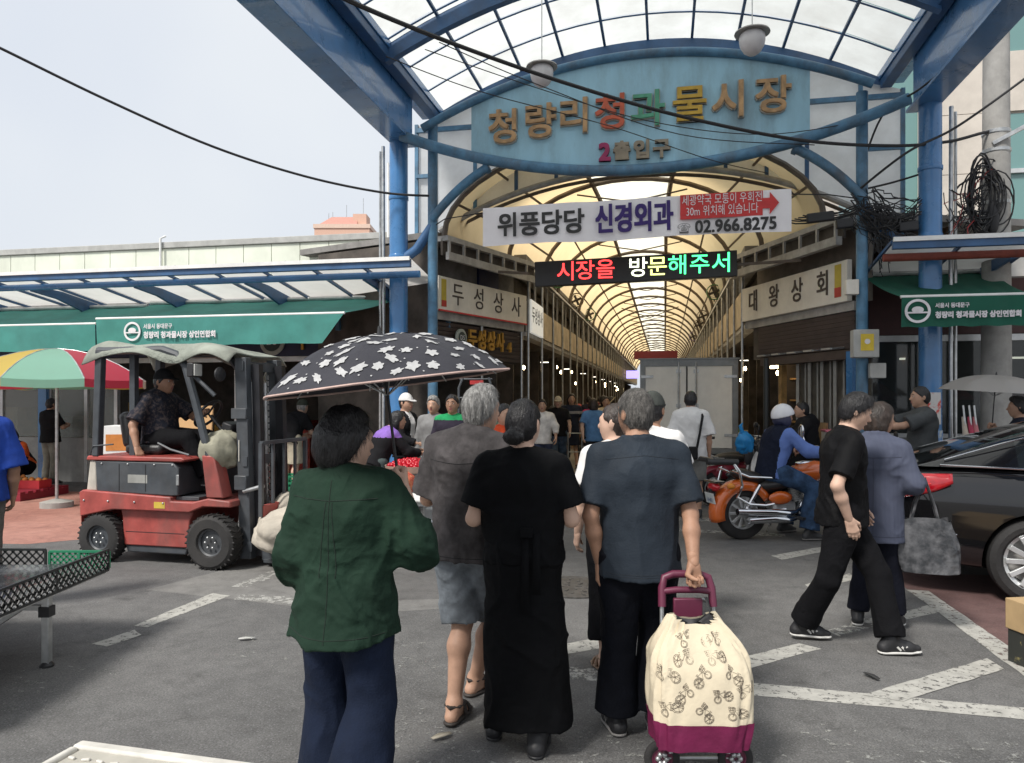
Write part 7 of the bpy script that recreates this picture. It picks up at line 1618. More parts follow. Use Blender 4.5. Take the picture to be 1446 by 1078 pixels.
side_prism('hood_lid', [(-.78, .99), (.30, .99), (.34, 1.01), (.30, 1.035), (-.76, 1.035)], -.45, .45, FRED)
side_prism('floor_step', [(.21, .625), (.46, .625), (.46, .66), (.21, .66)], -.40, .40, DGREY, .004)
side_prism('front_cowl', [(.58, .665), (.76, .665), (.66, 1.06), (.53, 1.06)], -.46, -.30, FRED); side_prism('front_cowl', [(.58, .665), (.76, .665), (.66, 1.06), (.53, 1.06)], .30, .46, FRED)
side_prism('dash_panel', [(.56, .68), (.62, .68), (.55, 1.25), (.50, 1.25)], -.29, .29, DGREY)
for s_ in (-1, 1):
    MB().bar((-.67, s_*.42, 1.03), (-.63, s_*.42, 2.06), .075, .075).build('guard_post', DGREY, fk, bevel=.01)
    MB().tube([(.60, s_*.42, 1.0), (.44, s_*.42, 1.55), (.33, s_*.42, 1.90), (.24, s_*.42, 2.01), (.08, s_*.42, 2.06), (-.66, s_*.42, 2.06)], .038, 8).build('guard_rail', DGREY, fk)
    MB().bx(-.38, -.32, s_*.30-.03, s_*.30+.03, 1.03, 2.02).build('guard_post', DGREY, fk) if s_ < 0 else None
for i in range(6): MB().bar((-.55+i*.15, -.40, 2.06), (-.55+i*.15, .40, 2.06), .03, .03).build('guard_slat', DGREY, fk)
CANV = fabric('dirty grey green canvas', (0.27, 0.29, 0.25), var=0.25, vscale=3, bump=0.5, bscale=12, dirt=0.65, wrinkle=0.5)
def roofc(u, v):
    x = -.78+1.62*u; y = -.50+1.0*v; ed = max(0, abs(v-.5)*2-.72)/.28
    z = 2.125+.02*math.sin(u*9+v*4)+.015*math.sin(u*17)-.13*ed**1.5*(1+.35*math.sin(u*11+1.0))-.16*max(0, u-.62)**1.1*1.6-.05*max(0, .12-u)*6
    return (x, y+.02*math.sin(u*13)*ed, z)
MB().grid(roofc, 50, 24).build('roof_cover', CANV, fk, smooth=90, solid=.012)
# mast
for s_ in (-1, 1):
    MB().bar((.90, s_*.27, .08), (.84, s_*.27, 1.98), .09, .12, up=(1, 0, 0)).build('mast_channel', DGREY, fk, bevel=.006)
    MB().bar((1.0, s_*.20, .10), (.95, s_*.20, 1.92), .07, .08, up=(1, 0, 0)).build('inner_channel', mat('greasy dark steel', (0.03, 0.03, 0.034), rough=0.4, metal=.4), fk)
    MB().tube([(.86, s_*.12, .2), (.82, s_*.12, 1.75)], .028, 8).build('lift_cylinder', M_STEEL, fk)
    MB().bar((1.06, s_*.22, .06), (2.05, s_*.22, .045), .10, .035).build('fork', DGREY, fk, bevel=.005)
    MB().bar((1.08, s_*.22, .06), (1.08, s_*.22, .55), .035, .10, up=(1, 0, 0)).build('fork_shank', DGREY, fk)
    MB().bar((1.12, s_*.40, .5), (1.12, s_*.40, 1.18), .035, .035).build('backrest_bar', DGREY, fk)
for z, a in ((.20, .95), (1.0, .9), (1.9, .86)): MB().bar((a, -.33, z), (a, .33, z), .05, .09).build('mast_tie', DGREY, fk)
MB().box((.84, -.30, 1.45), (.16, .08, .10)).build('mast_clamp', DGREY, fk, bevel=.006); MB().box((.87, -.31, .80), (.13, .10, .14)).build('tilt_bracket', DGREY, fk, bevel=.01)
MB().bar((1.12, -.40, 1.18), (1.12, .40, 1.18), .035, .035).build('backrest_bar', DGREY, fk); MB().bar((1.12, -.40, .55), (1.12, .40, .55), .05, .10).build('carriage', FRED, fk); MB().bar((1.12, -.40, .30), (1.12, .40, .30), .05, .10).build('carriage', FRED, fk)
for y in (-.2, 0, .2): MB().bar((1.12, y, .6), (1.12, y, 1.17), .025, .025).build('backrest_bar', DGREY, fk)
MB().tube([(.90, -.34, .72), (1.12, -.36, .78)], .02, 8).build('tilt_rod', M_STEEL, fk)
MB().bx(.835, .84, -.33, -.30, 1.0, 1.2).build('plate_label', M_BEIGE, fk)
for k in range(4): MB().tube([(.78, -.1+.06*k, .7), (.72, -.1+.06*k, 1.2), (.80, -.1+.06*k, 1.75), (.86, -.1+.06*k, 1.9)], .014, 6).build('hose', M_CABLE, fk)
# lamps
hl = MB().box((.46, -.47, 1.86), (.07, .13, .13)).build('head_lamp', BLKP, fk, bevel=.01); MB().box((.50, -.47, 1.86), (.012, .11, .11)).build('lens', mat('lamp lens', (0.55, 0.55, 0.52), rough=.15), hl, bevel=.004)
hl = MB().box((.46, .47, 1.86), (.07, .13, .13)).build('head_lamp', BLKP, fk, bevel=.01)
MB().tube([(.46, -.46, 1.80), (.58, -.46, 1.70), (.66, -.44, 1.62)], .02, 6).build('lamp_arm', DGREY, fk); MB().sph((.70, -.42, 1.82), (.03, .08, .07)).build('mirror', BLKP, fk)
# seat and controls
MB().box((-.30, -.02, 1.09), (.42, .46, .10)).build('seat_cushion', VINYL, fk, bevel=.035); MB().box((-.52, -.02, 1.28), (.12, .44, .36), rot=Matrix.Rotation(R(-10), 3, 'Y')).build('seat_back', VINYL, fk, bevel=.045)
MB().tube([(.50, 0, 1.2), (.30, 0, 1.42)], .02, 8).build('steering_column', BLKP, fk)
Mw = Matrix.Rotation(R(-52), 3, 'Y')
MB().tube([Vector((.27, 0, 1.44))+Mw @ Vector((.16*math.cos(a), .16*math.sin(a), 0)) for a in [2*math.pi*i/24 for i in range(25)]], .014, 8, cap=False).build('steering_wheel', BLKP, fk)
for k in range(3): MB().tube([Vector((.27, 0, 1.44)), Vector((.27, 0, 1.44))+Mw @ Vector((.16*math.cos(k*2.1), .16*math.sin(k*2.1), 0))], .01, 6).build('wheel_spoke', BLKP, fk)
MB().box((.60, -.05, 1.28), (.12, .3, .16), rot=Matrix.Rotation(.3, 3, 'Y')).build('instrument_pod', BLKP, fk, bevel=.02)
MB().tube([(-.74, -.44, 1.04), (-.68, -.46, 1.13), (-.45, -.46, 1.15)], .008, 6).build('hip_rail', DGREY, fk); MB().tube([(-.05, -.33, 1.16), (.1, -.34, 1.1), (.3, -.33, 1.05)], .012, 6).build('hip_rail', DGREY, fk)
# cloth bundle hung on the dash, load on the forks
def blob(name, c, r_, m_, parent, seed=0, amp=.25, nu=28, nv=18):
    b = MB(); rn_ = np.array([seed*1.7, seed*.9, seed*2.3])
    def f(u, v):
        a = 2*math.pi*u; p = math.pi*(0.02+0.96*v); d_ = np.array([math.sin(p)*math.cos(a), math.sin(p)*math.sin(a), math.cos(p)])
        k_ = 1+amp*(float(vnoise((d_*2.2+rn_+9)[None].astype(np.float32))[0])-.5)*2+amp*.45*(1-abs(2*float(vnoise((d_*np.array([5, 5, 3])+rn_+3)[None].astype(np.float32))[0])-1))
        return (c[0]+r_[0]*d_[0]*k_, c[1]+r_[1]*d_[1]*k_, c[2]+r_[2]*d_[2]*k_)
    return b.grid(f, nu, nv, wrap=True).build(name, m_, parent, smooth=80)
blob('hung_rag', (.62, -.30, 1.10), (.17, .14, .17), fabric('olive rag', (0.27, 0.26, 0.20), bump=.6, bscale=14), fk, 2, .3)
BEIGEC = fabric('beige tarpaulin', (0.42, 0.38, 0.32), var=.15, vscale=4, bump=.6, bscale=10)
ld_ = thing('tarpaulin_bundle', 'crumpled beige tarpaulin bundle lying on the forklift forks', 'tarpaulin', toW(FC, fh, (1.50, -.12, 0.08)), fh)
blob('cloth', (0, 0, .30), (.46, .55, .29), BEIGEC, ld_, 5, .34, 60, 36)
bk = thing('bucket', 'small turquoise bucket on the ground below the tarpaulin bundle', 'bucket', (-1.93, 6.95, 0)); MB().lathe([(0, 0), (.10, 0), (.125, .22), (.132, .22), (.11, .005), (0, .006)], 20).build('pail', mat('turquoise plastic', (0.05, 0.27, 0.32), rough=.4), bk)
# small fittings: seams, bolts, labels, chains
for x in (-.40, -.10): MB().bx(x-.003, x+.003, -.4435, -.4405, .70, .96).build('panel_seam', M_CABLE, fk)
for x in (-.60, -.30, .0, .20): MB().sph((x, -.442, .96), .010, nu=8, nv=5).build('bolt', M_STEEL, fk)
for x in (-.78, -.5, -.2, .12): MB().sph((x, -.472, .60), .011, nu=8, nv=5).build('bolt', M_STEEL, fk)
MB().bx(-.30, -.08, -.4425, -.4405, .78, .86).build('maker_plate', mat('worn plate', (.30, .30, .28), rough=.5, dirt=.5), fk); MB().bx(.02, .14, -.4725, -.4705, .55, .61).build('warning_label', mat('label yellow', (.55, .40, .05), rough=.6, dirt=.4), fk)
MB().bx(-.36, .30, -.4025, -.4005, .300, .306).build('panel_seam', M_CABLE, fk)
for y in (-.06, .06):
    for k in range(26): MB().box((.925-.0011*k*1.0, y, .30+k*.06), (.02, .014 if k % 2 else .02, .045)).build('chain_link', M_STEEL, fk)
MB().box((.26, -.445, .82), (.03, .012, .10)).build('latch', M_STEEL, fk, bevel=.003)
# driver
DW = toW(FC, fh, (-.28, -.02, 0)); dz = fh-R(90)
person('forklift driver in patterned dark shirt resting one hand on the hood', (DW.x, DW.y, 0), dz, 1.70,
    dict(pel=(0, .02, 1.21), hipR=(.09, .03, 1.20), hipL=(-.09, .03, 1.20), chest=(0, -.01, 1.50), neck=(0, .0, 1.645), head=(0, .045, 1.765), shR=(.18, -.01, 1.58), shL=(-.18, -.01, 1.58), elR=(.31, -.06, 1.33), wrR=(.36, .03, 1.12), elL=(-.24, .22, 1.40), wrL=(-.10, .45, 1.46),
         knR=(.14, .44, 1.20), knL=(-.12, .46, 1.20), anR=(.13, .66, .82), anL=(-.12, .66, .80)), 1.15, 0.010,
    dict(mat=mat('dark patterned shirt', (0.018, 0.02, 0.03), rough=.9, c2=(0.075, 0.06, 0.06), thr=(.48, .6), vscale=32, spec=.2), off=.035, hem=1.15, sleeve=.85, sw=.03, collar=True), dict(mat=M_BLKT, off=.02), ('sneaker', BLKSHOE, GREYS), ('short', HBLACK, 'cap', fabric('black cap', (0.02, 0.02, 0.022))), SKIN2, hands={'R': (V3(.15, .5, -.75), V3(-.3, -.3, -1), .45), 'L': (V3(.6, .6, .2), V3(0, .3, -1), .85)}, face=True)
# ---------------------------------------------------------------- orange cruiser motorcycle
mh_ = R(13); MCo = (2.60, 8.52, 0)
mc = thing('motorcycle', 'orange cruiser motorcycle with chrome pipes and white plate', 'motorcycle', MCo, mh_)
ORG = mat('orange metallic paint', (0.62, 0.125, 0.018), rough=.25, var=.06, coat=.8)
MR = .30
wheel(mc, (0, 0, MR), MR, .15, M_ALU, .62, 10, tread=False); wheel(mc, (1.48, 0, MR), MR, .11, M_ALU, .66, 10, tread=False)
def fender(c, r_, a0, a1, w, m_, n=20, drop=.03):
    b = MB(); prof = [(-w/2, -drop), (-w/2*.92, .0), (-w/2*.5, .025), (0, .03), (w/2*.5, .025), (w/2*.92, 0), (w/2, -drop)]
    return b.grid(lambda u, v: (c[0]+(r_+prof[int(round(v*6))][1])*math.cos(a0+(a1-a0)*u), prof[int(round(v*6))][0], c[2]+(r_+prof[int(round(v*6))][1])*math.sin(a0+(a1-a0)*u)), n, 7)
fender((0, 0, MR), MR+.05, R(195), R(30), .21, ORG, 22, .09).build('rear_fender', ORG, mc, smooth=60, solid=.006)
fender((1.48, 0, MR), MR+.04, R(200), R(40), .16, ORG, 20, .07).build('front_fender', ORG, mc, smooth=60, solid=.006)
# tank, seat, side cover
MB().sph((.86, 0, .74), (.29, .15, .125), nu=24, nv=14, M=Matrix.Rotation(R(-8), 3, 'Y')).build('fuel_tank', ORG, mc); MB().sph((.84, 0, .84), (.16, .05, .035), nu=16, nv=8).build('tank_console', CHR, mc)
MB().sph((.40, 0, .62), (.26, .16, .085), nu=22, nv=12, M=Matrix.Rotation(R(-6), 3, 'Y')).build('seat', VINYL, mc); MB().sph((.08, 0, .71), (.22, .13, .07), nu=20, nv=10, M=Matrix.Rotation(R(12), 3, 'Y')).build('pillion_seat', VINYL, mc)
for s_ in (-1, 1):
    MB().sph((.42, s_*.13, .47), (.15, .04, .075), nu=16, nv=8).build('side_cover', ORG, mc)
    MB().tube([(-.02, s_*.125, .33), (.16, s_*.13, .62)], .026, 10).build('shock_absorber', CHR, mc)
    MB().tube([(1.48, s_*.085, .30), (1.22, s_*.085, .82)], .026, 10).build('fork_leg', CHR, mc)
    MB().tube([(.30, s_*.16, .70), (.0, s_*.17, .72), (-.20, s_*.15, .80)], .013, 8).build('seat_rail', CHR, mc)
    MB().tube([(1.18, s_*.05, .93), (1.12, s_*.20, 1.02), (1.0, s_*.34, 1.0), (.92, s_*.40, .98)], .013, 8).build('handlebar', CHR, mc); MB().tube([(.97, s_*.36, .99), (.88, s_*.43, .965)], .02, 10).build('grip', BLKP, mc)
    mi_ = MB().sph((1.04, s_*.40, 1.19), (.015, .06, .085), nu=16, nv=10).build('mirror', CHR, mc); MB().tube([(1.05, s_*.30, 1.01), (1.05, s_*.38, 1.13)], .007, 6).build('mirror_stem', CHR, mi_)
    MB().sph((-.22, s_*.17, .62), (.05, .035, .035), nu=12, nv=8).build('turn_signal', mat('amber lens', (.55, .2, .02), rough=.2), mc)
    MB().bar((.62, s_*.14, .25), (.62, s_*.30, .25), .06, .03).build('foot_board', BLKP, mc)
# pipes on the near side
for z0, z1, r_, x0 in ((.34, .30, .042, -.16), (.235, .225, .042, -.02)):
    MB().tube([(x0, -.20, z0), (.30, -.19, z1+.015), (.48, -.18, z1), (.58, -.16, z1+.01), (.70, -.13, z1+.06), (.86, -.12, .38)], [r_*.9, r_, r_, r_*.6, r_*.5, r_*.5], 12).build('exhaust_pipe', CHR, mc)
MB().tube([(-.10, -.20, .62), (-.16, -.20, .50), (-.02, -.21, .42), (.18, -.20, .40), (.3, -.18, .41)], .017, 8).build('crash_bar', CHR, mc)
MB().tube([(-.10, -.20, .62), (-.13, -.19, .78), (-.20, -.18, .88), (-.42, -.14, .90)], .017, 8).build('crash_bar', CHR, mc)
MB().tube([(-.42, -.16, .905), (-.42, .16, .905)], .03, 8).build('grab_handle', BLKP, mc); MB().tube([(-.50, -.15, .895), (-.14, -.17, .885)], .036, 10).build('grab_handle', BLKP, mc)
for x, a in ((.70, R(22)), (.94, R(-22))):
    c_ = Vector((x, 0, .46)); Mc = Matrix.Rotation(a*-1, 3, 'Y')
    b = MB()
    for k in range(7): b.lathe([(.085, 0), (.085, .012), (.07, .014), (.07, .024)], 16, c_+Mc @ Vector((0, 0, k*.026-.03)), Mc)
    b.build('cylinder', M_ALU, mc); MB().sph(c_+Mc @ Vector((0, 0, .17)), (.085, .085, .04), nu=16, nv=8).build('cylinder_head', CHR, mc)
MB().lathe([(.12, -.15), (.15, -.13), (.15, .13), (.12, .15)], 20, (.80, 0, .32), Matrix.Rotation(R(90), 3, 'X')).build('crankcase', CHR, mc); MB().box((.5, 0, .33), (.3, .2, .18)).build('gearbox', M_ALU, mc, bevel=.04)
MB().sph((.80, -.17, .55), (.09, .05, .09), nu=16, nv=10).build('air_cleaner', CHR, mc)
MB().tube([(.0, 0, .62), (.5, 0, .5), (1.15, 0, .85)], .03, 8).build('frame', BLKP, mc); MB().tube([(1.15, 0, .82), (1.05, 0, .25), (.5, 0, .2)], .026, 8).build('frame', BLKP, mc)
MB().tube([(.0, -.10, .3), (.5, -.10, .33)], .022, 8).build('swing_arm', CHR, mc); MB().tube([(.0, .10, .3), (.5, .10, .33)], .022, 8).build('swing_arm', CHR, mc)
hl = MB().lathe([(.0, -.09), (.06, -.08), (.095, 0), (.10, .06)], 20, (1.36, 0, .86), Matrix.Rotation(R(90), 3, 'Y')).build('head_lamp', CHR, mc); MB().lathe([(.095, 0), (.05, .02), (0, .025)], 20, (1.42, 0, .86), Matrix.Rotation(R(90), 3, 'Y')).build('lens', MATS['lamp lens'], hl)
MB().sph((-.34, -.0, .60), (.05, .12, .055), nu=16, nv=10).build('tail_lamp', mat('red lens', (.45, .008, .015), rough=.12, coat=.6), mc); MB().box((-.33, 0, .66), (.12, .26, .02)).build('tail_bracket', CHR, mc)
pl_ = MB().box((-.385, 0, .475), (.006, .20, .12), rot=Matrix.Rotation(R(-14), 3, 'Y')).build('number_plate', mat('plate white', (.62, .64, .62), rough=.5), mc)
o = text_obj('plate_digits', '1641', 0.07, mat('plate blue ink', (.02, .06, .2), rough=.6), pl_, (-.392, 0, .455)); o.rotation_euler = (R(90), 0, R(-90))
MB().box((-.36, 0, .56), (.05, .06, .12)).build('plate_bracket', BLKP, mc)
MB().tube([(.5, .12, .25), (.46, .22, .02)], .012, 6).build('kick_stand', CHR, mc)
# rider
RW_ = toW(MCo, mh_, (.40, 0, 0)); rz_ = mh_-R(90)
VEST = fabric('dark navy vest', (0.010, 0.013, 0.026), bump=.4, bscale=18); STR_ = mat_stripes('blue striped shirt cloth', (0.045, 0.10, 0.36), (0.17, 0.25, 0.50), 55, 'Z')
person('rider in white helmet, navy vest and striped blue sleeves on the orange motorcycle', (RW_.x, RW_.y, 0), rz_, 1.68,
    dict(pel=(0, -.02, .78), hipR=(.10, .02, .77), hipL=(-.10, .02, .77), chest=(0, .06, 1.09), neck=(0, .10, 1.24), head=(0, .135, 1.385), shR=(.185, .09, 1.18), shL=(-.185, .09, 1.18), elR=(.30, .26, 1.0), wrR=(.37, .47, .985), elL=(-.30, .26, 1.0), wrL=(-.37, .47, .985),
         knR=(.23, .38, .58), anR=(.26, .29, .09), knL=(-.23, .40, .58), anL=(-.26, .30, .09)), 1.15, 0.010,
    dict(mat=[VEST, STR_], mi=lambda c: (np.abs(c[:, 0]) > .185) | ((np.abs(c[:, 0]) > .155) & (c[:, 1] > .16)), off=.045, hem=.68, hemr=.19, sleeve=1.9, sw=.022, amp=.009), dict(mat=fabric('worn denim', (0.030, 0.062, 0.125), var=.5, vscale=8, bump=.4, bscale=16), off=.022, w=1.15, wa=.078, amp=.010),
    ('sneaker', mat('dark trainer', (.05, .05, .052), rough=.6), GREYS), ('short', HBLACK, 'helmet', mat('white helmet shell', (.66, .66, .68), rough=.25, var=.03), M_NAVY), SKIN2, hands={'R': (V3(-.2, .8, -.2), V3(0, 0, -1), .85), 'L': (V3(.2, .8, -.2), V3(0, 0, -1), .85)}, face=True)
# ---------------------------------------------------------------- scooters
def scooter(label, loc, rz, c, box=None, group='scooters near the arcade', shield=None):
    t = thing('scooter', label, 'scooter', loc, rz)
    P_ = mat('scooter paint %s' % str(c), c, rough=.3, var=.06, coat=.5); WS = mat('scooter white', (.62, .60, .58), rough=.35)
    for x in (0, 1.22): wheel(t, (x, 0, .25), .25, .085, M_ALU, .68, 8, tread=False)
    fender((1.22, 0, .25), .29, R(175), R(45), .12, P_, 14, .04).build('front_fender', P_, t, solid=.005, smooth=60); fender((0, 0, .25), .31, R(190), R(60), .14, P_, 14, .05).build('rear_fender', P_, t, solid=.005, smooth=60)
    MB().tube([(1.22, 0, .25), (1.02, 0, .92)], .03, 8).build('fork', M_STEEL, t); MB().tube([(0, 0, .25), (.45, 0, .32), (.95, 0, .62), (1.03, 0, .9)], .04, 8).build('frame', BLKP, t)
    for s_ in (-1, 1):
        MB().grid(lambda u, v: (1.0-.35*v+.1*math.sin(u*3)*(1-v), s_*(.05+.15*math.sin(math.pi*min(1, .15+u))), .32+.5*u*(1-.25*v)), 8, 6).build('leg_shield', shield or WS, t, solid=.012, smooth=80)
        MB().tube([(1.02, s_*.03, .95), (1.0, s_*.2, 1.0), (.92, s_*.32, 1.0)], .014, 8).build('handlebar', M_STEEL, t); MB().tube([(.95, s_*.27, 1.0), (.89, s_*.36, 1.0)], .02, 8).build('grip', BLKP, t)
        m2 = MB().sph((1.0, s_*.30, 1.18), (.012, .055, .04), nu=12, nv=8).build('mirror', BLKP, t); MB().tube([(1.0, s_*.22, 1.0), (1.0, s_*.29, 1.16)], .006, 5).build('mirror_stem', BLKP, m2)
        MB().tube([(0, s_*.1, .28), (.08, s_*.11, .58)], .022, 8).build('shock_absorber', CHR, t)
        MB().sph((1.10, s_*.12, .9), (.03, .03, .03), nu=10, nv=6).build('turn_signal', MATS['amber lens'], t)
    MB().sph((1.12, 0, .78), (.07, .09, .17), nu=16, nv=10).build('front_cowl', P_, t); hl = MB().sph((1.10, 0, .97), (.08, .10, .075), nu=16, nv=10).build('head_lamp', P_, t); MB().sph((1.165, 0, .97), (.03, .075, .055), nu=14, nv=8).build('lens', MATS['lamp lens'], hl)
    MB().sph((.30, 0, .50), (.36, .13, .14), nu=20, nv=10).build('side_body', P_, t); MB().sph((.26, 0, .68), (.38, .13, .07), nu=20, nv=10).build('seat', VINYL, t)
    MB().box((.42, 0, .28), (.24, .2, .2)).build('engine', M_ALU, t, bevel=.04); MB().tube([(.45, -.12, .2), (-.2, -.14, .28)], .04, 10).build('muffler', CHR, t); MB().tube([(.2, .1, .2), (.16, .2, .01)], .012, 6).build('kick_stand', BLKP, t)
    MB().sph((-.22, 0, .62), (.04, .08, .04), nu=12, nv=8).build('tail_lamp', MATS['red lens'], t)
    for s_ in (-1, 1):
        MB().tube([(.1, s_*.13, .70), (-.34, s_*.15, .72), (-.36, s_*.15, 1.15 if box == 'rack' else .72)], .012, 6).build('rack_bar', M_STEEL, t)
    for k in range(4): MB().tube([(-.02-.1*k, -.15, .725), (-.02-.1*k, .15, .725)], .009, 6).build('rack_bar', M_STEEL, t)
    if box == 'rack':
        MB().tube([(-.36, -.15, 1.15), (-.36, .15, 1.15)], .012, 6).build('rack_bar', M_STEEL, t); MB().tube([(-.36, -.15, .95), (-.36, .15, .95)], .010, 6).build('rack_bar', M_STEEL, t)
    elif box:
        bb = MB().box((-.12, 0, .93), (.40, .40, .38)).build('delivery_box', box, t, bevel=.02); MB().box((-.12, 0, 1.13), (.42, .42, .03)).build('lid', PINKB, bb, bevel=.008); MB().box((-.12, -.205, .86), (.36, .006, .14)).build('label', mat('orange label', (.62, .13, .03), rough=.5), bb)
    return t
PINKB = mat('pink lid', (.60, .16, .22), rough=.5)
scooter('scooter with a pink lidded white delivery box ridden by the person in a black hood', (4.55, 10.75, 0), R(168), (.04, .04, .045), M_WHITE)
scooter('red scooter with a tall metal rear rack parked by the truck', (3.0, 11.2, 0), R(20), (.25, .02, .04), 'rack')
scooter('pink and white scooter ridden out of the arcade', (2.05, 19.2, 0), R(-98), (.35, .05, .08))
scooter('white scooter parked behind the fruit stall', (-1.35, 8.35, 0), R(25), (.5, .5, .5))
scooter('black scooter held by the man in grey T-shirt', (5.35, 8.7, 0), R(176), (.03, .03, .035))
scooter('dark red parked scooter next to the racked scooter', (3.75, 11.9, 0), R(200), (.14, .015, .02))
bb = thing('plastic_bag', 'bright blue plastic bag hung on the scooter rack', 'plastic bag', (3.32, 10.72, .62)); blob('bag', (0, 0, .34), (.11, .09, .14), mat_translucent('blue polythene', (.02, .32, .72), tr=.3, dirt=.1), bb, 8, .35); MB().tube([(-.03, 0, .48), (-.06, 0, .58), (-.02, .02, .62)], [.03, .025, .008], 6).build('knot', MATS['blue polythene'], bb)
seat_pose = lambda z: dict(pel=(0, -.02, z), hipR=(.10, .02, z-.01), hipL=(-.10, .02, z-.01), chest=(0, .02, z+.33), neck=(0, .04, z+.48), head=(0, .075, z+.63), shR=(.175, .03, z+.43), shL=(-.175, .03, z+.43), elR=(.26, .22, z+.2), wrR=(.30, .45, z+.22), elL=(-.26, .22, z+.2), wrL=(-.30, .45, z+.22), knR=(.2, .38, .58), anR=(.2, .34, .12), knL=(-.2, .38, .58), anL=(-.2, .34, .12))
q = toW((2.05, 19.2, 0), R(-98), (.28, 0, 0)); person('rider in pink blouse on the pink and white scooter', (q.x, q.y, 0), R(172), 1.62, seat_pose(.80), 1.05, .015, dict(mat=PINKF, sleeve=.85, off=.04, hem=.72), dict(mat=M_BLKT), ('sneaker', BLKSHOE, GREYS), ('bob', HBLACK), SKIN3, face=True)
q = toW((4.55, 10.75, 0), R(168), (.30, 0, 0)); person('scooter rider in black hooded top with dark hair', (q.x, q.y, 0), R(78), 1.66, seat_pose(.80), 1.1, .012, dict(mat=BLK, sleeve=1.9, off=.055, hem=.70, hemr=.2, sw=.035, extra=(lambda J, s, up, rt, fw: rc(J['neck']-fw*.09, J['neck']-fw*.13-up*.06, .08, .07, .05),)), dict(mat=M_BLKT), ('sneaker', BLKSHOE, GREYS), ('short', HBLACK), SKIN, face=True)
# ---------------------------------------------------------------- white box truck in the arcade
tk = gthing('box_truck', 'small truck with white box body and grey framed rear doors', 'truck', (.70, 3.7, 0))
TR0, TR1, TW0, TZ0, TZ1 = -.18, 1.58, 3.62, .60, 2.30
TWH = mat('truck white', (.88, .86, .80), rough=.4, var=.04, dirt=.12); TGR = mat('truck grey trim', (.22, .23, .23), rough=.4, metal=.4, dirt=.2)
MB().bx(TR0, TR1, TW0+.03, TW0+3.0, TZ0, TZ1).build('box_body', TWH, tk, bevel=.01)
MB().bx(TR0-.02, TR0+.075, TW0-.02, TW0+.06, TZ0-.05, TZ1+.02).build('frame_post', TGR, tk); MB().bx(TR1-.075, TR1+.02, TW0-.02, TW0+.06, TZ0-.05, TZ1+.02).build('frame_post', TGR, tk)
MB().bx(TR0+.076, TR1-.076, TW0-.02, TW0+.06, TZ1-.10, TZ1+.02).build('frame_head', TGR, tk); MB().bx(TR0+.076, TR1-.076, TW0-.02, TW0+.06, TZ0-.05, TZ0+.05).build('frame_sill', TGR, tk)
MB().bx(TR0-.05, TR1+.05, TW0-.05, TW0+.12, TZ1+.022, TZ1+.05).build('roof_lip', TGR, tk)
mid = (TR0+TR1)/2-.03
for a, b_ in ((TR0+.08, mid-.012), (mid+.012, TR1-.08)): MB().bx(a, b_, TW0-.005, TW0+.028, TZ0+.055, TZ1-.105).build('door', TWH, tk, bevel=.008)
MB().bx(mid-.011, mid+.011, TW0-.012, TW0+.02, TZ0+.055, TZ1-.105).build('door_seal', BLKP, tk)
for x in (mid-.15, mid+.17):
    MB().tube([(x, TW0-.03, TZ0), (x, TW0-.03, TZ1-.02)], .017, 8).build('lock_rod', M_STEEL, tk)
    for z in (TZ0+.3, 1.45, TZ1-.2): MB().bx(x-.045, x+.045, TW0-.022, TW0-.006, z-.035, z+.035).build('rod_keeper', M_STEEL, tk)
for z in (TZ0+.3, TZ1-.30):
    MB().bx(TR0, TR0+.23, TW0-.035, TW0-.021, z-.025, z+.025).build('hinge', M_STEEL, tk); MB().bx(TR1-.23, TR1, TW0-.035, TW0-.021, z-.025, z+.025).build('hinge', M_STEEL, tk)
MB().bx(TR0+.05, TR1-.05, TW0+.1, TW0+4.3, .42, .55).build('chassis', BLKP, tk); MB().bx(TR0+.02, TR1-.02, TW0-.02, TW0+.06, .36, .50).build('bumper', TGR, tk)
for x in (TR0+.12, TR1-.12): MB().bx(x-.08, x+.08, TW0-.03, TW0-.021, .40, .47).build('tail_lamp', MATS['red lens'], tk)
for x in (TR0+.16, TR1-.16):
    for w in (TW0+.9, TW0+3.6):
        b = MB().lathe([(.16, -.09), (.29, -.09), (.31, -.05), (.31, .05), (.29, .09), (.16, .09), (.15, 0)], 28, (x, w, .31), Matrix.Rotation(R(90), 3, 'Y'), ring=True); o = b.build('wheel', RUB, tk); MB().lathe([(.155, -.06), (.1, -.03), (0, -.03)], 20, (x, w, .31), Matrix.Rotation(R(90), 3, 'Y')).build('rim', M_STEEL, o)
MB().bx(TR0+.05, TR1-.05, TW0+3.12, TW0+4.5, .5, 1.95).build('cab', TWH, tk, bevel=.12)
# ---------------------------------------------------------------- black sedan
ch_ = R(-22); CO = (4.37, 6.58, 0)
car = thing('parked_car', 'glossy black sedan with red wraparound tail lamps', 'car', CO, ch_)
BLKC = mat('black car paint', (.006, .006, .007), rough=.08, var=.05, coat=.8, spec=.4); CGL = mat('black car glass', (.012, .014, .015), rough=.04, var=.0, spec=.8, coat=.5); TLR = mat('tail lamp red', (.42, .006, .014), rough=.1, var=.25, vscale=12, coat=1)
ST = [(-1.10, .52, .46, .80, .0), (-1.09, .72, .40, .93, .01), (-1.04, .84, .33, 1.005, .02), (-.90, .90, .27, 1.04, .025), (-.55, .925, .22, 1.055, .025), (0, .935, .20, 1.04, .03), (.7, .935, .20, 1.01, .03), (1.4, .93, .20, .985, .03), (2.1, .93, .20, .97, .03), (2.8, .925, .20, .93, .04), (3.3, .90, .22, .87, .04), (3.62, .82, .26, .77, .03), (3.76, .66, .34, .66, .02)]
rings = []
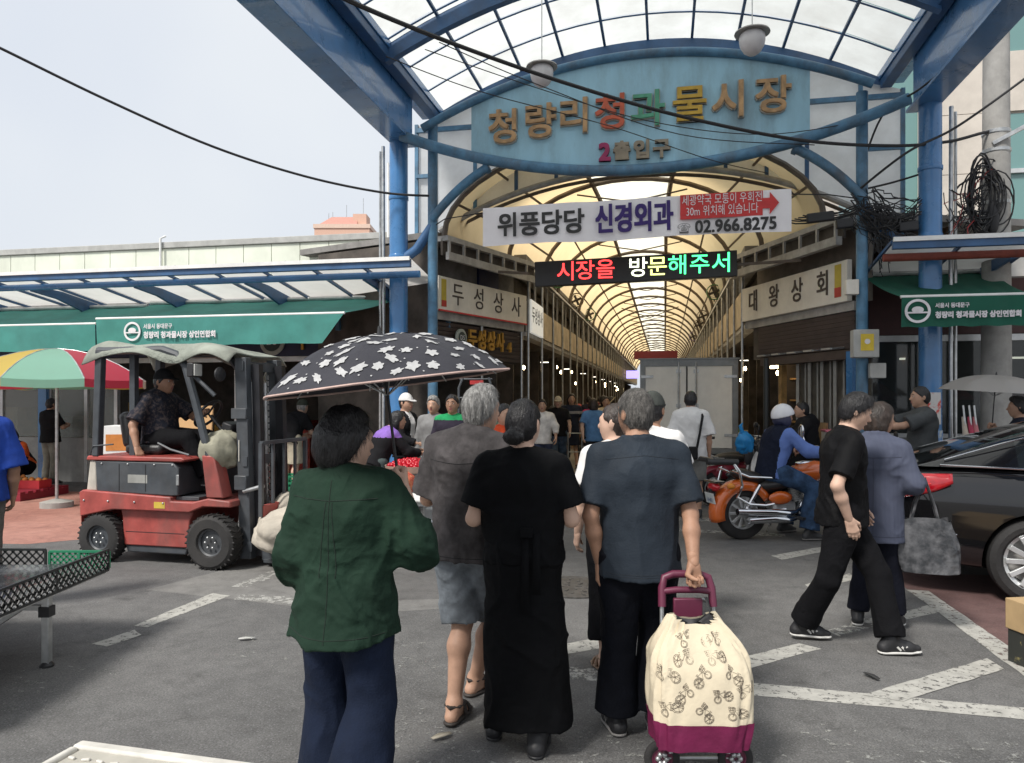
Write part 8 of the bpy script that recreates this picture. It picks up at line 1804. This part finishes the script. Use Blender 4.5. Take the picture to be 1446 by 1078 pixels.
for x, w, zb, zt, cr_ in ST:
    h_ = [(0, zb), (w*.80, zb), (w*.95, zb+.06), (w*.995, zb+.22*(zt-zb)), (w*.985, zb+.50*(zt-zb)), (w, zb+.66*(zt-zb)), (w*.965, zb+.86*(zt-zb)), (w*.90, zt-.015), (w*.80, zt), (w*.4, zt+cr_*.8), (0, zt+cr_)]
    rings.append([(x, y, z) for y, z in h_]+[(x, -y, z) for y, z in reversed(h_[1:-1])])
bd = loft(rings); n_ = len(rings[0]); bd.add([], []); bd.f.append(tuple(range(n_-1, -1, -1))); bd.m.append(0); bd.f.append(tuple((len(rings)-1)*n_+i for i in range(n_))); bd.m.append(0)
body = bd.build('body', BLKC, car, smooth=50, sub=2)
WHL = [(0.0, -1), (0.0, 1), (2.85, -1), (2.85, 1)]
cut = MB()
for x, s_ in WHL: cut.lathe([(0, -.16), (.375, -.16), (.375, .16), (0, .16)], 40, (x, s_*.86, .335), Matrix.Rotation(R(90), 3, 'X'))
co_ = cut.build('cutter', BLKC, car, smooth=0)
md = body.modifiers.new('bool', 'BOOLEAN'); md.object = co_; md.operation = 'DIFFERENCE'; md.solver = 'EXACT'
bpy.context.view_layer.update()
me_ = bpy.data.meshes.new_from_object(body.evaluated_get(bpy.context.evaluated_depsgraph_get())); body.modifiers.clear(); body.data = me_; bpy.data.objects.remove(co_)
for p in me_.polygons: p.use_smooth = True
me_.set_sharp_from_angle(angle=R(45))
GX = [(-.82, 1.055, .80), (-.55, 1.15, .74), (-.10, 1.305, .66), (.25, 1.405, .615), (.60, 1.455, .60), (1.10, 1.47, .60), (1.50, 1.44, .60), (1.85, 1.33, .63), (2.20, 1.14, .70), (2.42, 1.0, .76)]
gl = MB(); rg = []
for x, z, w in GX:
    belt = 1.045-.03*max(0, x); wb = .845
    rg.append([(x, -wb, min(belt, z)), (x, -(w+(wb-w)*.35), belt+(z-belt)*.62 if z > belt else z), (x, -w, z-.035*min(1, (z-belt)*5)), (x, -w*.9, z-.008), (x, -w*.45, z+.012), (x, 0, z+.016), (x, w*.45, z+.012), (x, w*.9, z-.008), (x, w, z-.035*min(1, (z-belt)*5)), (x, w+(wb-w)*.35, belt+(z-belt)*.62 if z > belt else z), (x, wb, min(belt, z))])
n_ = 11
for i in range(len(rg)-1):
    for j in range(n_-1):
        top_ = 2 <= j <= 7; side = not top_
        m_ = 1 if (top_ and (i < 3 or i >= 6) and 3 <= j <= 6) or (side and 2 <= i <= 7 and j in (0, 1, 8, 9) and i != 4) else 0
        gl.add([rg[i][j], rg[i+1][j], rg[i+1][j+1], rg[i][j+1]], [(0, 1, 2, 3)], m_)
gho = gl.build('cabin', [BLKC, CGL], car, smooth=60)
import bmesh as _bm
b2 = _bm.new(); b2.from_mesh(gho.data); _bm.ops.remove_doubles(b2, verts=b2.verts, dist=.0005); b2.to_mesh(gho.data); b2.free(); gho.data.set_sharp_from_angle(angle=R(50)); md = gho.modifiers.new('sub', 'SUBSURF'); md.levels = 2; md.render_levels = 2
for s_ in (-1, 1):
    MB().tube([(-.62, s_*.80, 1.10), (-.2, s_*.735, 1.24), (.25, s_*.665, 1.37), (.7, s_*.645, 1.425), (1.2, s_*.645, 1.43), (1.6, s_*.66, 1.38), (2.2, s_*.77, 1.12)], .008, 6).build('roof_trim', CHR, car)
    MB().tube([(-.66, s_*.865, 1.062), (0, s_*.872, 1.045), (1.2, s_*.868, 1.015), (2.3, s_*.85, .985)], .008, 6).build('belt_trim', CHR, car)
    MB().tube([(-1.03, s_*.80, .53), (-.93, s_*.885, .53), (-.70, s_*.925, .525), (-.55, s_*.932, .52)], [.006, .011, .011, .004], 8).build('bumper_trim', CHR, car)
    def tl(u, v):
        pts = [(-1.115, .30), (-1.112, .52), (-1.10, .68), (-1.06, .80), (-.98, .89), (-.86, .925), (-.70, .945), (-.58, .950)]
        k_ = u*7; i = min(6, int(k_)); f = k_-i; x = pts[i][0]+(pts[i+1][0]-pts[i][0])*f; y = pts[i][1]+(pts[i+1][1]-pts[i][1])*f
        z0 = .755+.17*u**3.2; z1 = .975+.02*u
        z = z0+(z1-z0)*v; bul = .018*math.sin(math.pi*v)
        dx, dy = (-1, 0) if u < .35 else ((-.6, .8) if u < .65 else (-.1, 1))
        return (x+dx*bul+.030*v*(1-u), s_*(y+dy*bul-.03*v*u), z)
    MB().grid(tl, 28, 8).build('tail_lamp', TLR, car, smooth=80, solid=.012)
    MB().tube([tl(.05+.78*i/10, .45) for i in range(11)], .010, 6).build('tail_lamp_bar', mat('bright red bar', (.6, .03, .03), rough=.2), car)
    MB().box((1.05, s_*.945, .86), (.2, .02, .03)).build('door_handle', CHR, car, bevel=.008); MB().box((.15, s_*.942, .88), (.2, .02, .03)).build('door_handle', CHR, car, bevel=.008)
    MB().sph((1.85, s_*1.0, 1.05), (.08, .10, .07), nu=16, nv=10).build('wing_mirror', BLKC, car)
    MB().sph((3.55, s_*.68, .70), (.16, .14, .07), nu=16, nv=10).build('head_lamp', MATS['lamp lens'], car)
    for xs_ in (.62, 1.62): MB().tube([(xs_, s_*.933, .30), (xs_, s_*.942, .6), (xs_-.02, s_*.925, .9), (xs_-.03, s_*.87, 1.0)], .004, 5).build('door_seam', M_CABLE, car)
MB().tube([(-1.09, -.62, .88), (-1.10, 0, .90), (-1.09, .62, .88)], .012, 6).build('boot_trim', CHR, car); MB().box((-1.105, 0, .70), (.02, .52, .12)).build('number_plate', MATS['plate white'], car)
MB().sph((.22, 0, 1.435), (.09, .02, .035), nu=12, nv=8).build('fin_antenna', BLKC, car)
for x, s_ in WHL:
    wo_ = wheel(car, (x, s_*.82, .335), .335, .22, M_ALU, .70, 12, tread=False)
    if s_ > 0: pass
    MB().lathe([(.37, -.10), (.37, .14), (0, .141)], 30, (x, s_*.70, .335), Matrix.Rotation(R(90), 3, 'X')).build('wheel_well', M_CABLE, car) if False else None
# ---------------------------------------------------------------- produce table with lattice sides
pt = thing('produce_table', 'folding table edged with black lattice trays and a dark wet sheet', 'table', (-3.5, 4.4, 0))
BLT = mat('black lattice plastic', (.02, .021, .022), rough=.45); GRT = mat('green crate plastic', (.02, .20, .10), rough=.45, var=.1)
tx0, tx1, ty0, ty1, tz = -1.1, .80, -1.1, .62, .47
MB().bx(tx0, tx1-.01, ty0, ty1-.01, tz-.04, tz-.01).build('table_top', M_ALU, pt)
def wet(u, v): return (tx0+.02+(tx1-tx0-.06)*u, ty0+.02+(ty1-ty0-.06)*v, tz+.008+.05*max(0, v-.86)/.14*(.6+.4*math.sin(u*7))+.05*max(0, u-.9)/.1*(.5+.5*math.sin(v*9))+.006*math.sin(u*11+v*7))
MB().grid(wet, 40, 40).build('wet_sheet', mat('wet black sheet', (.035, .037, .04), rough=.16, c2=(.22, .23, .24), thr=(.45, .7), vscale=2.5), pt, smooth=80)
def lattice(name, p, q, z0, z1, m_, pitch=.052, th=.009):
    p = Vector((*p, 0)); q = Vector((*q, 0)); L_ = (q-p).length; d = (q-p)/L_; hgt = z1-z0; b = MB()
    P = lambda s, z: p+d*s+Vector((0, 0, z))
    b.bar(P(0, z0), P(L_, z0), th*1.5, th*1.6); b.bar(P(0, z1), P(L_, z1), th*1.5, th*1.6)
    k = -int(hgt/pitch)-1
    while k*pitch < L_:
        for sg_ in (1, -1):
            s0, s1 = (k*pitch, k*pitch+hgt) if sg_ > 0 else (k*pitch+hgt, k*pitch); za, zb = z0, z1
            (sa, a_), (sb, b_) = (s0, za), (s1, zb)
            def clip(sa, a_, sb, b_):
                pts = []
                t0, t1 = 0.0, 1.0; dd = sb-sa
                for lim, sgn in ((0, 1), (L_, -1)):
                    if abs(dd) > 1e-9:
                        t = (lim-sa)/dd
                        if sgn*dd > 0: t0 = max(t0, t)
                        else: t1 = min(t1, t)
                return (sa+dd*t0, a_+(b_-a_)*t0, sa+dd*t1, a_+(b_-a_)*t1) if t1 > t0 else None
            c_ = clip(sa, a_, sb, b_)
            if c_: b.bar(P(c_[0], c_[1]), P(c_[2], c_[3]), th*.8, th)
        k += 1
    n_ = max(2, int(L_/.5))
    for i in range(n_+1): b.bar(P(L_*i/n_, z0), P(L_*i/n_, z1), th*1.6, th*1.4)
    return b.build(name, m_, pt)
lattice('lattice_side', (tx1, ty0), (tx1, ty1), tz-.02, tz+.115, BLT); lattice('lattice_side', (tx0, ty1), (tx1-.42, ty1), tz-.02, tz+.115, BLT); lattice('lattice_side', (tx1-.40, ty1+.012), (tx1, ty1+.012), tz-.01, tz+.10, GRT, .04)
for x, y in ((tx1-.07, ty1-.55), (tx1-.42, ty1-.52), (tx0+.1, ty1-.5), (tx1-.1, ty0+.2), (tx0+.1, ty0+.2)):
    lg = MB().bx(x-.022, x+.022, y-.022, y+.022, .02, tz-.045).build('leg', M_STEEL, pt, bevel=.004); MB().lathe([(.04, 0), (.04, .012), (.024, .03)], 14, (x, y, 0)).build('foot', BLKP, lg); MB().bx(x-.032, x+.032, y-.032, y+.032, .30, .36).build('sleeve', BLKP, lg)
MB().bar((tx1-.10, ty1-.55, .35), (tx1-.38, ty1-.53, .35), .03, .03).build('brace', M_STEEL, pt); MB().bar((tx1-.20, ty1-.54, .36), (tx1-.42, ty1-.52, .22), .03, .025).build('brace', M_STEEL, pt)
def crate(label, loc, rz, m_, sx=.5, sy=.36, sz=.2, cat='crate', group=None):
    t = thing('crate', label, cat, loc, rz, group)
    MB().bx(-sx/2, sx/2, -sy/2, sy/2, 0, .012).build('base', m_, t)
    for a, b_, c_, d_ in ((-sx/2, -sy/2, sx/2, -sy/2), (-sx/2, sy/2, sx/2, sy/2), (-sx/2, -sy/2, -sx/2, sy/2), (sx/2, -sy/2, sx/2, sy/2)):
        b = MB(); 
        for z in (.03, .5*sz, sz): b.bar((a, b_, z), (c_, d_, z), .012, .03)
        L_ = math.hypot(c_-a, d_-b_); k = max(3, int(L_/.05))
        for i in range(k+1): b.bar((a+(c_-a)*i/k, b_+(d_-b_)*i/k, 0.012), (a+(c_-a)*i/k, b_+(d_-b_)*i/k, sz), .010, .012)
        b.build('slatted_side', m_, t)
    return t
crate('green plastic crate standing on the wet produce table', (-3.58, 4.72, tz+.02), R(8), GRT, .42, .32, .17)
# ---------------------------------------------------------------- studded ramp board and carton
rb = thing('ramp_board', 'tan studded plastic ramp board with white rim lying on the asphalt', 'ramp board', (-1.40, 2.82, 0), R(-14))
TANB = mat('tan moulded plastic', (.40, .38, .33), rough=.6, var=.1); WR = mat('worn white rim', (.60, .58, .53), rough=.6, dirt=.3)
MB().bx(-.62, .62, -.45, .38, 0, .045).build('board', TANB, rb, bevel=.01)
for a in ((-.66, .66, .36, .42), (-.66, .66, -.5, -.45)): MB().bx(*a, 0, .06).build('rim', WR, rb, bevel=.012)
for a in (-.66, .16, .62): MB().bx(a, a+.04, -.448, .358, 0, .0602).build('rim', WR, rb, bevel=.012)
studm = None
for i in range(17):
    for j in range(9):
        if abs(-.58+i*.072-.18) < .05: continue
        o = MB().box((0, 0, 0), (.036, .014, .012)).build('stud', WR, rb, bevel=.004) if studm is None else studm.copy()
        if studm is not None: col.objects.link(o)
        studm = studm or o
        o.location = (-.58+i*.072+(.02 if j % 2 else 0), -.40+j*.085, .050); o.rotation_euler = (0, 0, .35 if (i+j) % 2 else -.2)
cb = thing('carton', 'brown and dark printed cardboard carton at the kerb line', 'carton', (3.28, 4.40, 0), R(8))
CARD = mat('cardboard', (.42, .29, .15), rough=.8, var=.08, vscale=10); DPR = mat('dark carton print', (.03, .032, .028), rough=.6, c2=(.2, .17, .07), thr=(.6, .66), vscale=16)
MB().bx(-.24, .24, -.2, .2, 0, .20).build('lower_carton', DPR, cb, bevel=.004); MB().bx(-.25, .25, -.21, .21, .201, .385).build('lid', CARD, cb, bevel=.006); MB().sph((-.251, -.05, .30), (.004, .018, .028), nu=10, nv=6).build('hand_hole', M_CABLE, cb); MB().bx(-.15, .15, -.2105, -.205, .24, .34).build('print', DPR, cb)
# ---------------------------------------------------------------- parasols and fruit on the open side
def parasol(label, loc, rad, ztop, drop, cols, spin=0):
    t = thing('parasol', label, 'parasol', loc); n = 8
    for k in range(n):
        a0, a1 = 2*math.pi*k/n+spin, 2*math.pi*(k+1)/n+spin; m_ = mat_translucent('parasol %s' % cols[k % len(cols)][0], cols[k % len(cols)][1], tr=.45, dirt=.12)
        def S_(u, v, a0=a0, a1=a1):
            p = Vector((math.cos(a0), math.sin(a0), 0)).lerp(Vector((math.cos(a1), math.sin(a1), 0)), u)*rad*(v+.05*math.sin(math.pi*v)); return (p.x, p.y, ztop-drop*v**1.7-.02*math.sin(math.pi*u)*v)
        MB().grid(S_, 7, 9).build('canopy_panel', m_, t, smooth=60)
        MB().grid(lambda u, v: (S_(u, 1)[0], S_(u, 1)[1], S_(u, 1)[2]-.11*v), 7, 2).build('valance', m_, t, smooth=60)
        MB().tube([S_(0, i/6) for i in range(7)], .008, 5).build('rib', M_STEEL, t)
    MB().tube([(0, 0, 0), (0, 0, ztop)], .022, 8).build('pole', M_STEEL, t); MB().lathe([(.22, 0), (.22, .08), (.05, .12)], 16).build('base', M_CONC, t)
    return t
PC = [('yellow', (.72, .55, .10)), ('mint', (.30, .62, .48)), ('red', (.62, .05, .10)), ('cream', (.72, .68, .62))]
parasol('striped yellow, mint, red and cream market parasol behind the forklift', (-6.67, 11.0, 0), 1.25, 2.32, .46, PC, R(226))
parasol('second striped market parasol farther along by the hall windows', (-8.9, 12.0, 0), 1.12, 2.28, .42, [PC[1], PC[0], PC[3], PC[2]], R(170))
# pallet with fruit boxes
pa = thing('pallet', 'red plastic pallet under the fruit boxes', 'pallet', (-8.15, 12.15, 0), R(-8)); PLR = mat('dark red pallet plastic', (.22, .015, .03), rough=.5)
for i in range(7): MB().bx(-.65, .65, -.5+i*.155, -.40+i*.155, .11, .14).build('deck_board', PLR, pa)
for x in (-.58, 0, .58): MB().bx(x-.07, x+.07, -.5, .53, 0, .108).build('runner', PLR, pa)
FR = mat('orange fruit skin', (.60, .22, .05), rough=.5, var=.2); YB = mat('yellow carton', (.55, .40, .13), rough=.7, var=.15); RB = mat('red carton', (.50, .03, .04), rough=.6)
def fruitbox(label, loc, rz, m_, fm, sx=.42, sy=.3, sz=.14, rad=.045):
    t = thing('fruit_box', label, 'fruit box', loc, rz)
    for a, b_, c_, d_ in ((-sx/2, sx/2, -sy/2, -sy/2+.01), (-sx/2, sx/2, sy/2-.01, sy/2), (-sx/2, -sx/2+.01, -sy/2+.011, sy/2-.011), (sx/2-.01, sx/2, -sy/2+.011, sy/2-.011)): MB().bx(a, b_, c_, d_, 0, sz).build('side', m_, t)
    MB().bx(-sx/2+.011, sx/2-.011, -sy/2+.011, sy/2-.011, .0, .02).build('base', m_, t)
    nx, ny = max(2, int(sx/(rad*2.1))), max(2, int(sy/(rad*2.1))); f0 = None
    for i in range(nx):
        for j in range(ny):
            o = MB().sph((0, 0, 0), rad, nu=10, nv=6).build('fruit', fm, t) if f0 is None else f0.copy()
            if f0 is not None: col.objects.link(o)
            f0 = f0 or o; o.location = (-sx/2+sx*(i+.5)/nx, -sy/2+sy*(j+.5)/ny, sz-rad*.2+random.uniform(-.01, .015))
    return t
fruitbox('yellow carton of oranges at the edge of the red pallet', (-8.35, 11.95, .141), R(-10), YB, FR); fruitbox('lower yellow fruit carton beside the oranges on the pallet', (-8.3, 12.4, .141), R(-8), YB, FR); fruitbox('red fruit carton on the pallet', (-7.75, 12.2, .141), R(-6), RB, FR, .36, .28, .13); fruitbox('upper yellow carton of fruit stacked on the oranges', (-8.36, 12.0, .30), R(4), YB, FR, .38, .28)
for i in range(3):
    c_ = thing('carton', ('printed white carton at the foot of the stack by the hall window', 'printed yellow carton in the middle of the stack by the hall window', 'printed white carton on top of the stack by the hall window')[i], 'carton', (-9.3, 13.2, i*.26)); MB().bx(-.45, .45, -.2, .2, 0, .255).build('box', (M_WHITE, YB, M_WHITE)[i], c_); MB().bx(-.3, .0, -.205, -.201, .06, .2).build('print', FR, c_)
# stall between forklift and crowd: crates, net sacks, cherries, pipes
for i, (x, y, z, rz, lab) in enumerate(((-3.25, 11.6, 0, 5, 'green crate on the ground below the backpack man'), (-3.25, 11.6, .20, -3, 'green crate stacked on the crate by the backpack man'), (-2.6, 11.4, 0, 10, 'green crate by itself behind the red net sacks'))): crate(lab, (x, y, z), R(rz), GRT)
NET = mat('red onion net', (.50, .06, .045), rough=.7, c2=(.62, .22, .10), thr=(.42, .6), vscale=26, bump=.5, bscale=40)
for i, (x, y, z, lab) in enumerate(((-2.55, 9.2, 0, 'red net sack at the bottom of the pile behind the tarpaulin'), (-2.1, 9.0, 0, 'red net sack lying beside the bottom one behind the tarpaulin'), (-2.35, 9.1, .22, 'red net sack on top of the pile behind the tarpaulin'), (-1.55, 8.2, .55, 'orange red net sack on the folding stall table'), (-1.25, 8.15, .55, 'second orange red net sack on the folding stall table'))):
    t = thing('net_sack', lab, 'sack', (x, y, z), R(20*i)); blob('net', (0, 0, .125), (.28, .19, .125), NET, t, i+11, .18); MB().tube([(.26, 0, .13), (.33, .01, .16)], [.03, .012], 6).build('tied_end', NET, t)
stt = thing('stall_table', 'low folding stall table with onion sacks and white pipes', 'table', (-1.35, 8.05, 0), R(-12)); MB().bx(-.6, .6, -.35, .35, .50, .54).build('table_top', M_ALU, stt)
for x in (-.52, .52):
    for y in (-.28, .28): MB().tube([(x, y, 0), (x, y, .50)], .016, 8).build('leg', M_STEEL, stt)
PVC = mat('white pipe plastic', (.66, .66, .64), rough=.35)
for i in range(6):
    t = thing('plastic_pipe', 'white plastic pipe in the bundle laid on the stall table', 'pipe', (-1.05+i*.012, 7.62+i*.062, .565), R(-28), 'white pipes on the stall table'); MB().tube([(-.45, 0, 0), (.45, 0, 0)], .024, 12).build('pipe', PVC, t)
cs_ = thing('cherry_stand', 'round stand heaped with red cherries beside the umbrella handle', 'fruit stand', (-1.15, 8.75, 0)); MB().lathe([(.10, 0), (.07, .3), (.18, .62), (.30, .66), (.33, .82), (.32, .82), (.29, .68), (0, .67)], 26).build('tub', mat('pale brown tub', (.36, .26, .21), rough=.5), cs_)
CHM = mat('cherry skin', (.42, .008, .02), rough=.2, var=.3); f0 = None
for i in range(120):
    a = i*2.39996; r_ = .285*math.sqrt(i/120); o = MB().sph((0, 0, 0), .028, nu=8, nv=6).build('cherry', CHM, cs_) if f0 is None else f0.copy()
    if f0 is not None: col.objects.link(o)
    f0 = f0 or o; o.location = (r_*math.cos(a), r_*math.sin(a), .80+.07*(1-(r_/.29)**2)+random.uniform(0, .015))
st2 = thing('hand_truck', 'steel hand truck rack standing in front of the gold shop letters', 'hand truck', (-0.55, 11.2, 0), R(-10))
for x in (-.25, .25):
    MB().tube([(x, 0, .1), (x, 0, 1.75), (x*.8, .05, 1.9)], .02, 8).build('upright', DGREY, st2); wheel(st2, (x*1.2, .08, .12), .12, .05, M_STEEL, .5, tread=False)
for z in (.4, .8, 1.2, 1.6, 1.88): MB().tube([(-.25, 0 if z < 1.8 else .05, z), (.25, 0 if z < 1.8 else .05, z)], .014, 8).build('cross_bar', DGREY, st2)
MB().bx(-.28, .28, -.28, 0, .03, .05).build('toe_plate', DGREY, st2); MB().bx(-.08, .12, .0, .05, 1.80, 1.86).build('red_tag', M_RED, st2)
ply = thing('plywood_sheet', 'pale orange board standing behind the forklift steering wheel', 'board', (-4.15, 9.6, 0), R(-8)); MB().box((0, 0, .75), (.62, .03, 1.5), rot=Matrix.Rotation(R(-6), 3, 'X')).build('board', mat('pale orange board', (.55, .33, .15), rough=.7, var=.1, vscale=3), ply)
cl_ = thing('carton', 'white and orange printed carton behind the forklift seat', 'carton', (-4.75, 9.5, 0), R(10)); MB().bx(-.35, .35, -.25, .25, 0, 1.25).build('box', M_WHITE, cl_); MB().bx(-.28, .28, -.255, -.251, .95, 1.15).build('print', FR, cl_)
wk = thing('walking_frame', 'steel hand cart frame carried beside the beige capped man', 'hand cart', (1.28, 15.2, 0))
for x in (-.14, .14): MB().tube([(x, 0, .02), (x, .05, .9)], .014, 8).build('upright', M_STEEL, wk); wheel(wk, (x, .0, .05), .05, .03, M_STEEL, .5, tread=False)
for z in (.15, .5, .88): MB().tube([(-.14, z*.055, z), (.14, z*.055, z)], .011, 6).build('cross_bar', M_STEEL, wk)
stk = thing('long_stick', 'pale wooden stick carried slanting through the arcade crowd', 'stick', (2.05, 17.3, 1.0)); MB().tube([(-.25, 0, 0), (.35, .1, .62)], .014, 6).build('shaft', mat('pale wood', (.5, .42, .3)), stk)
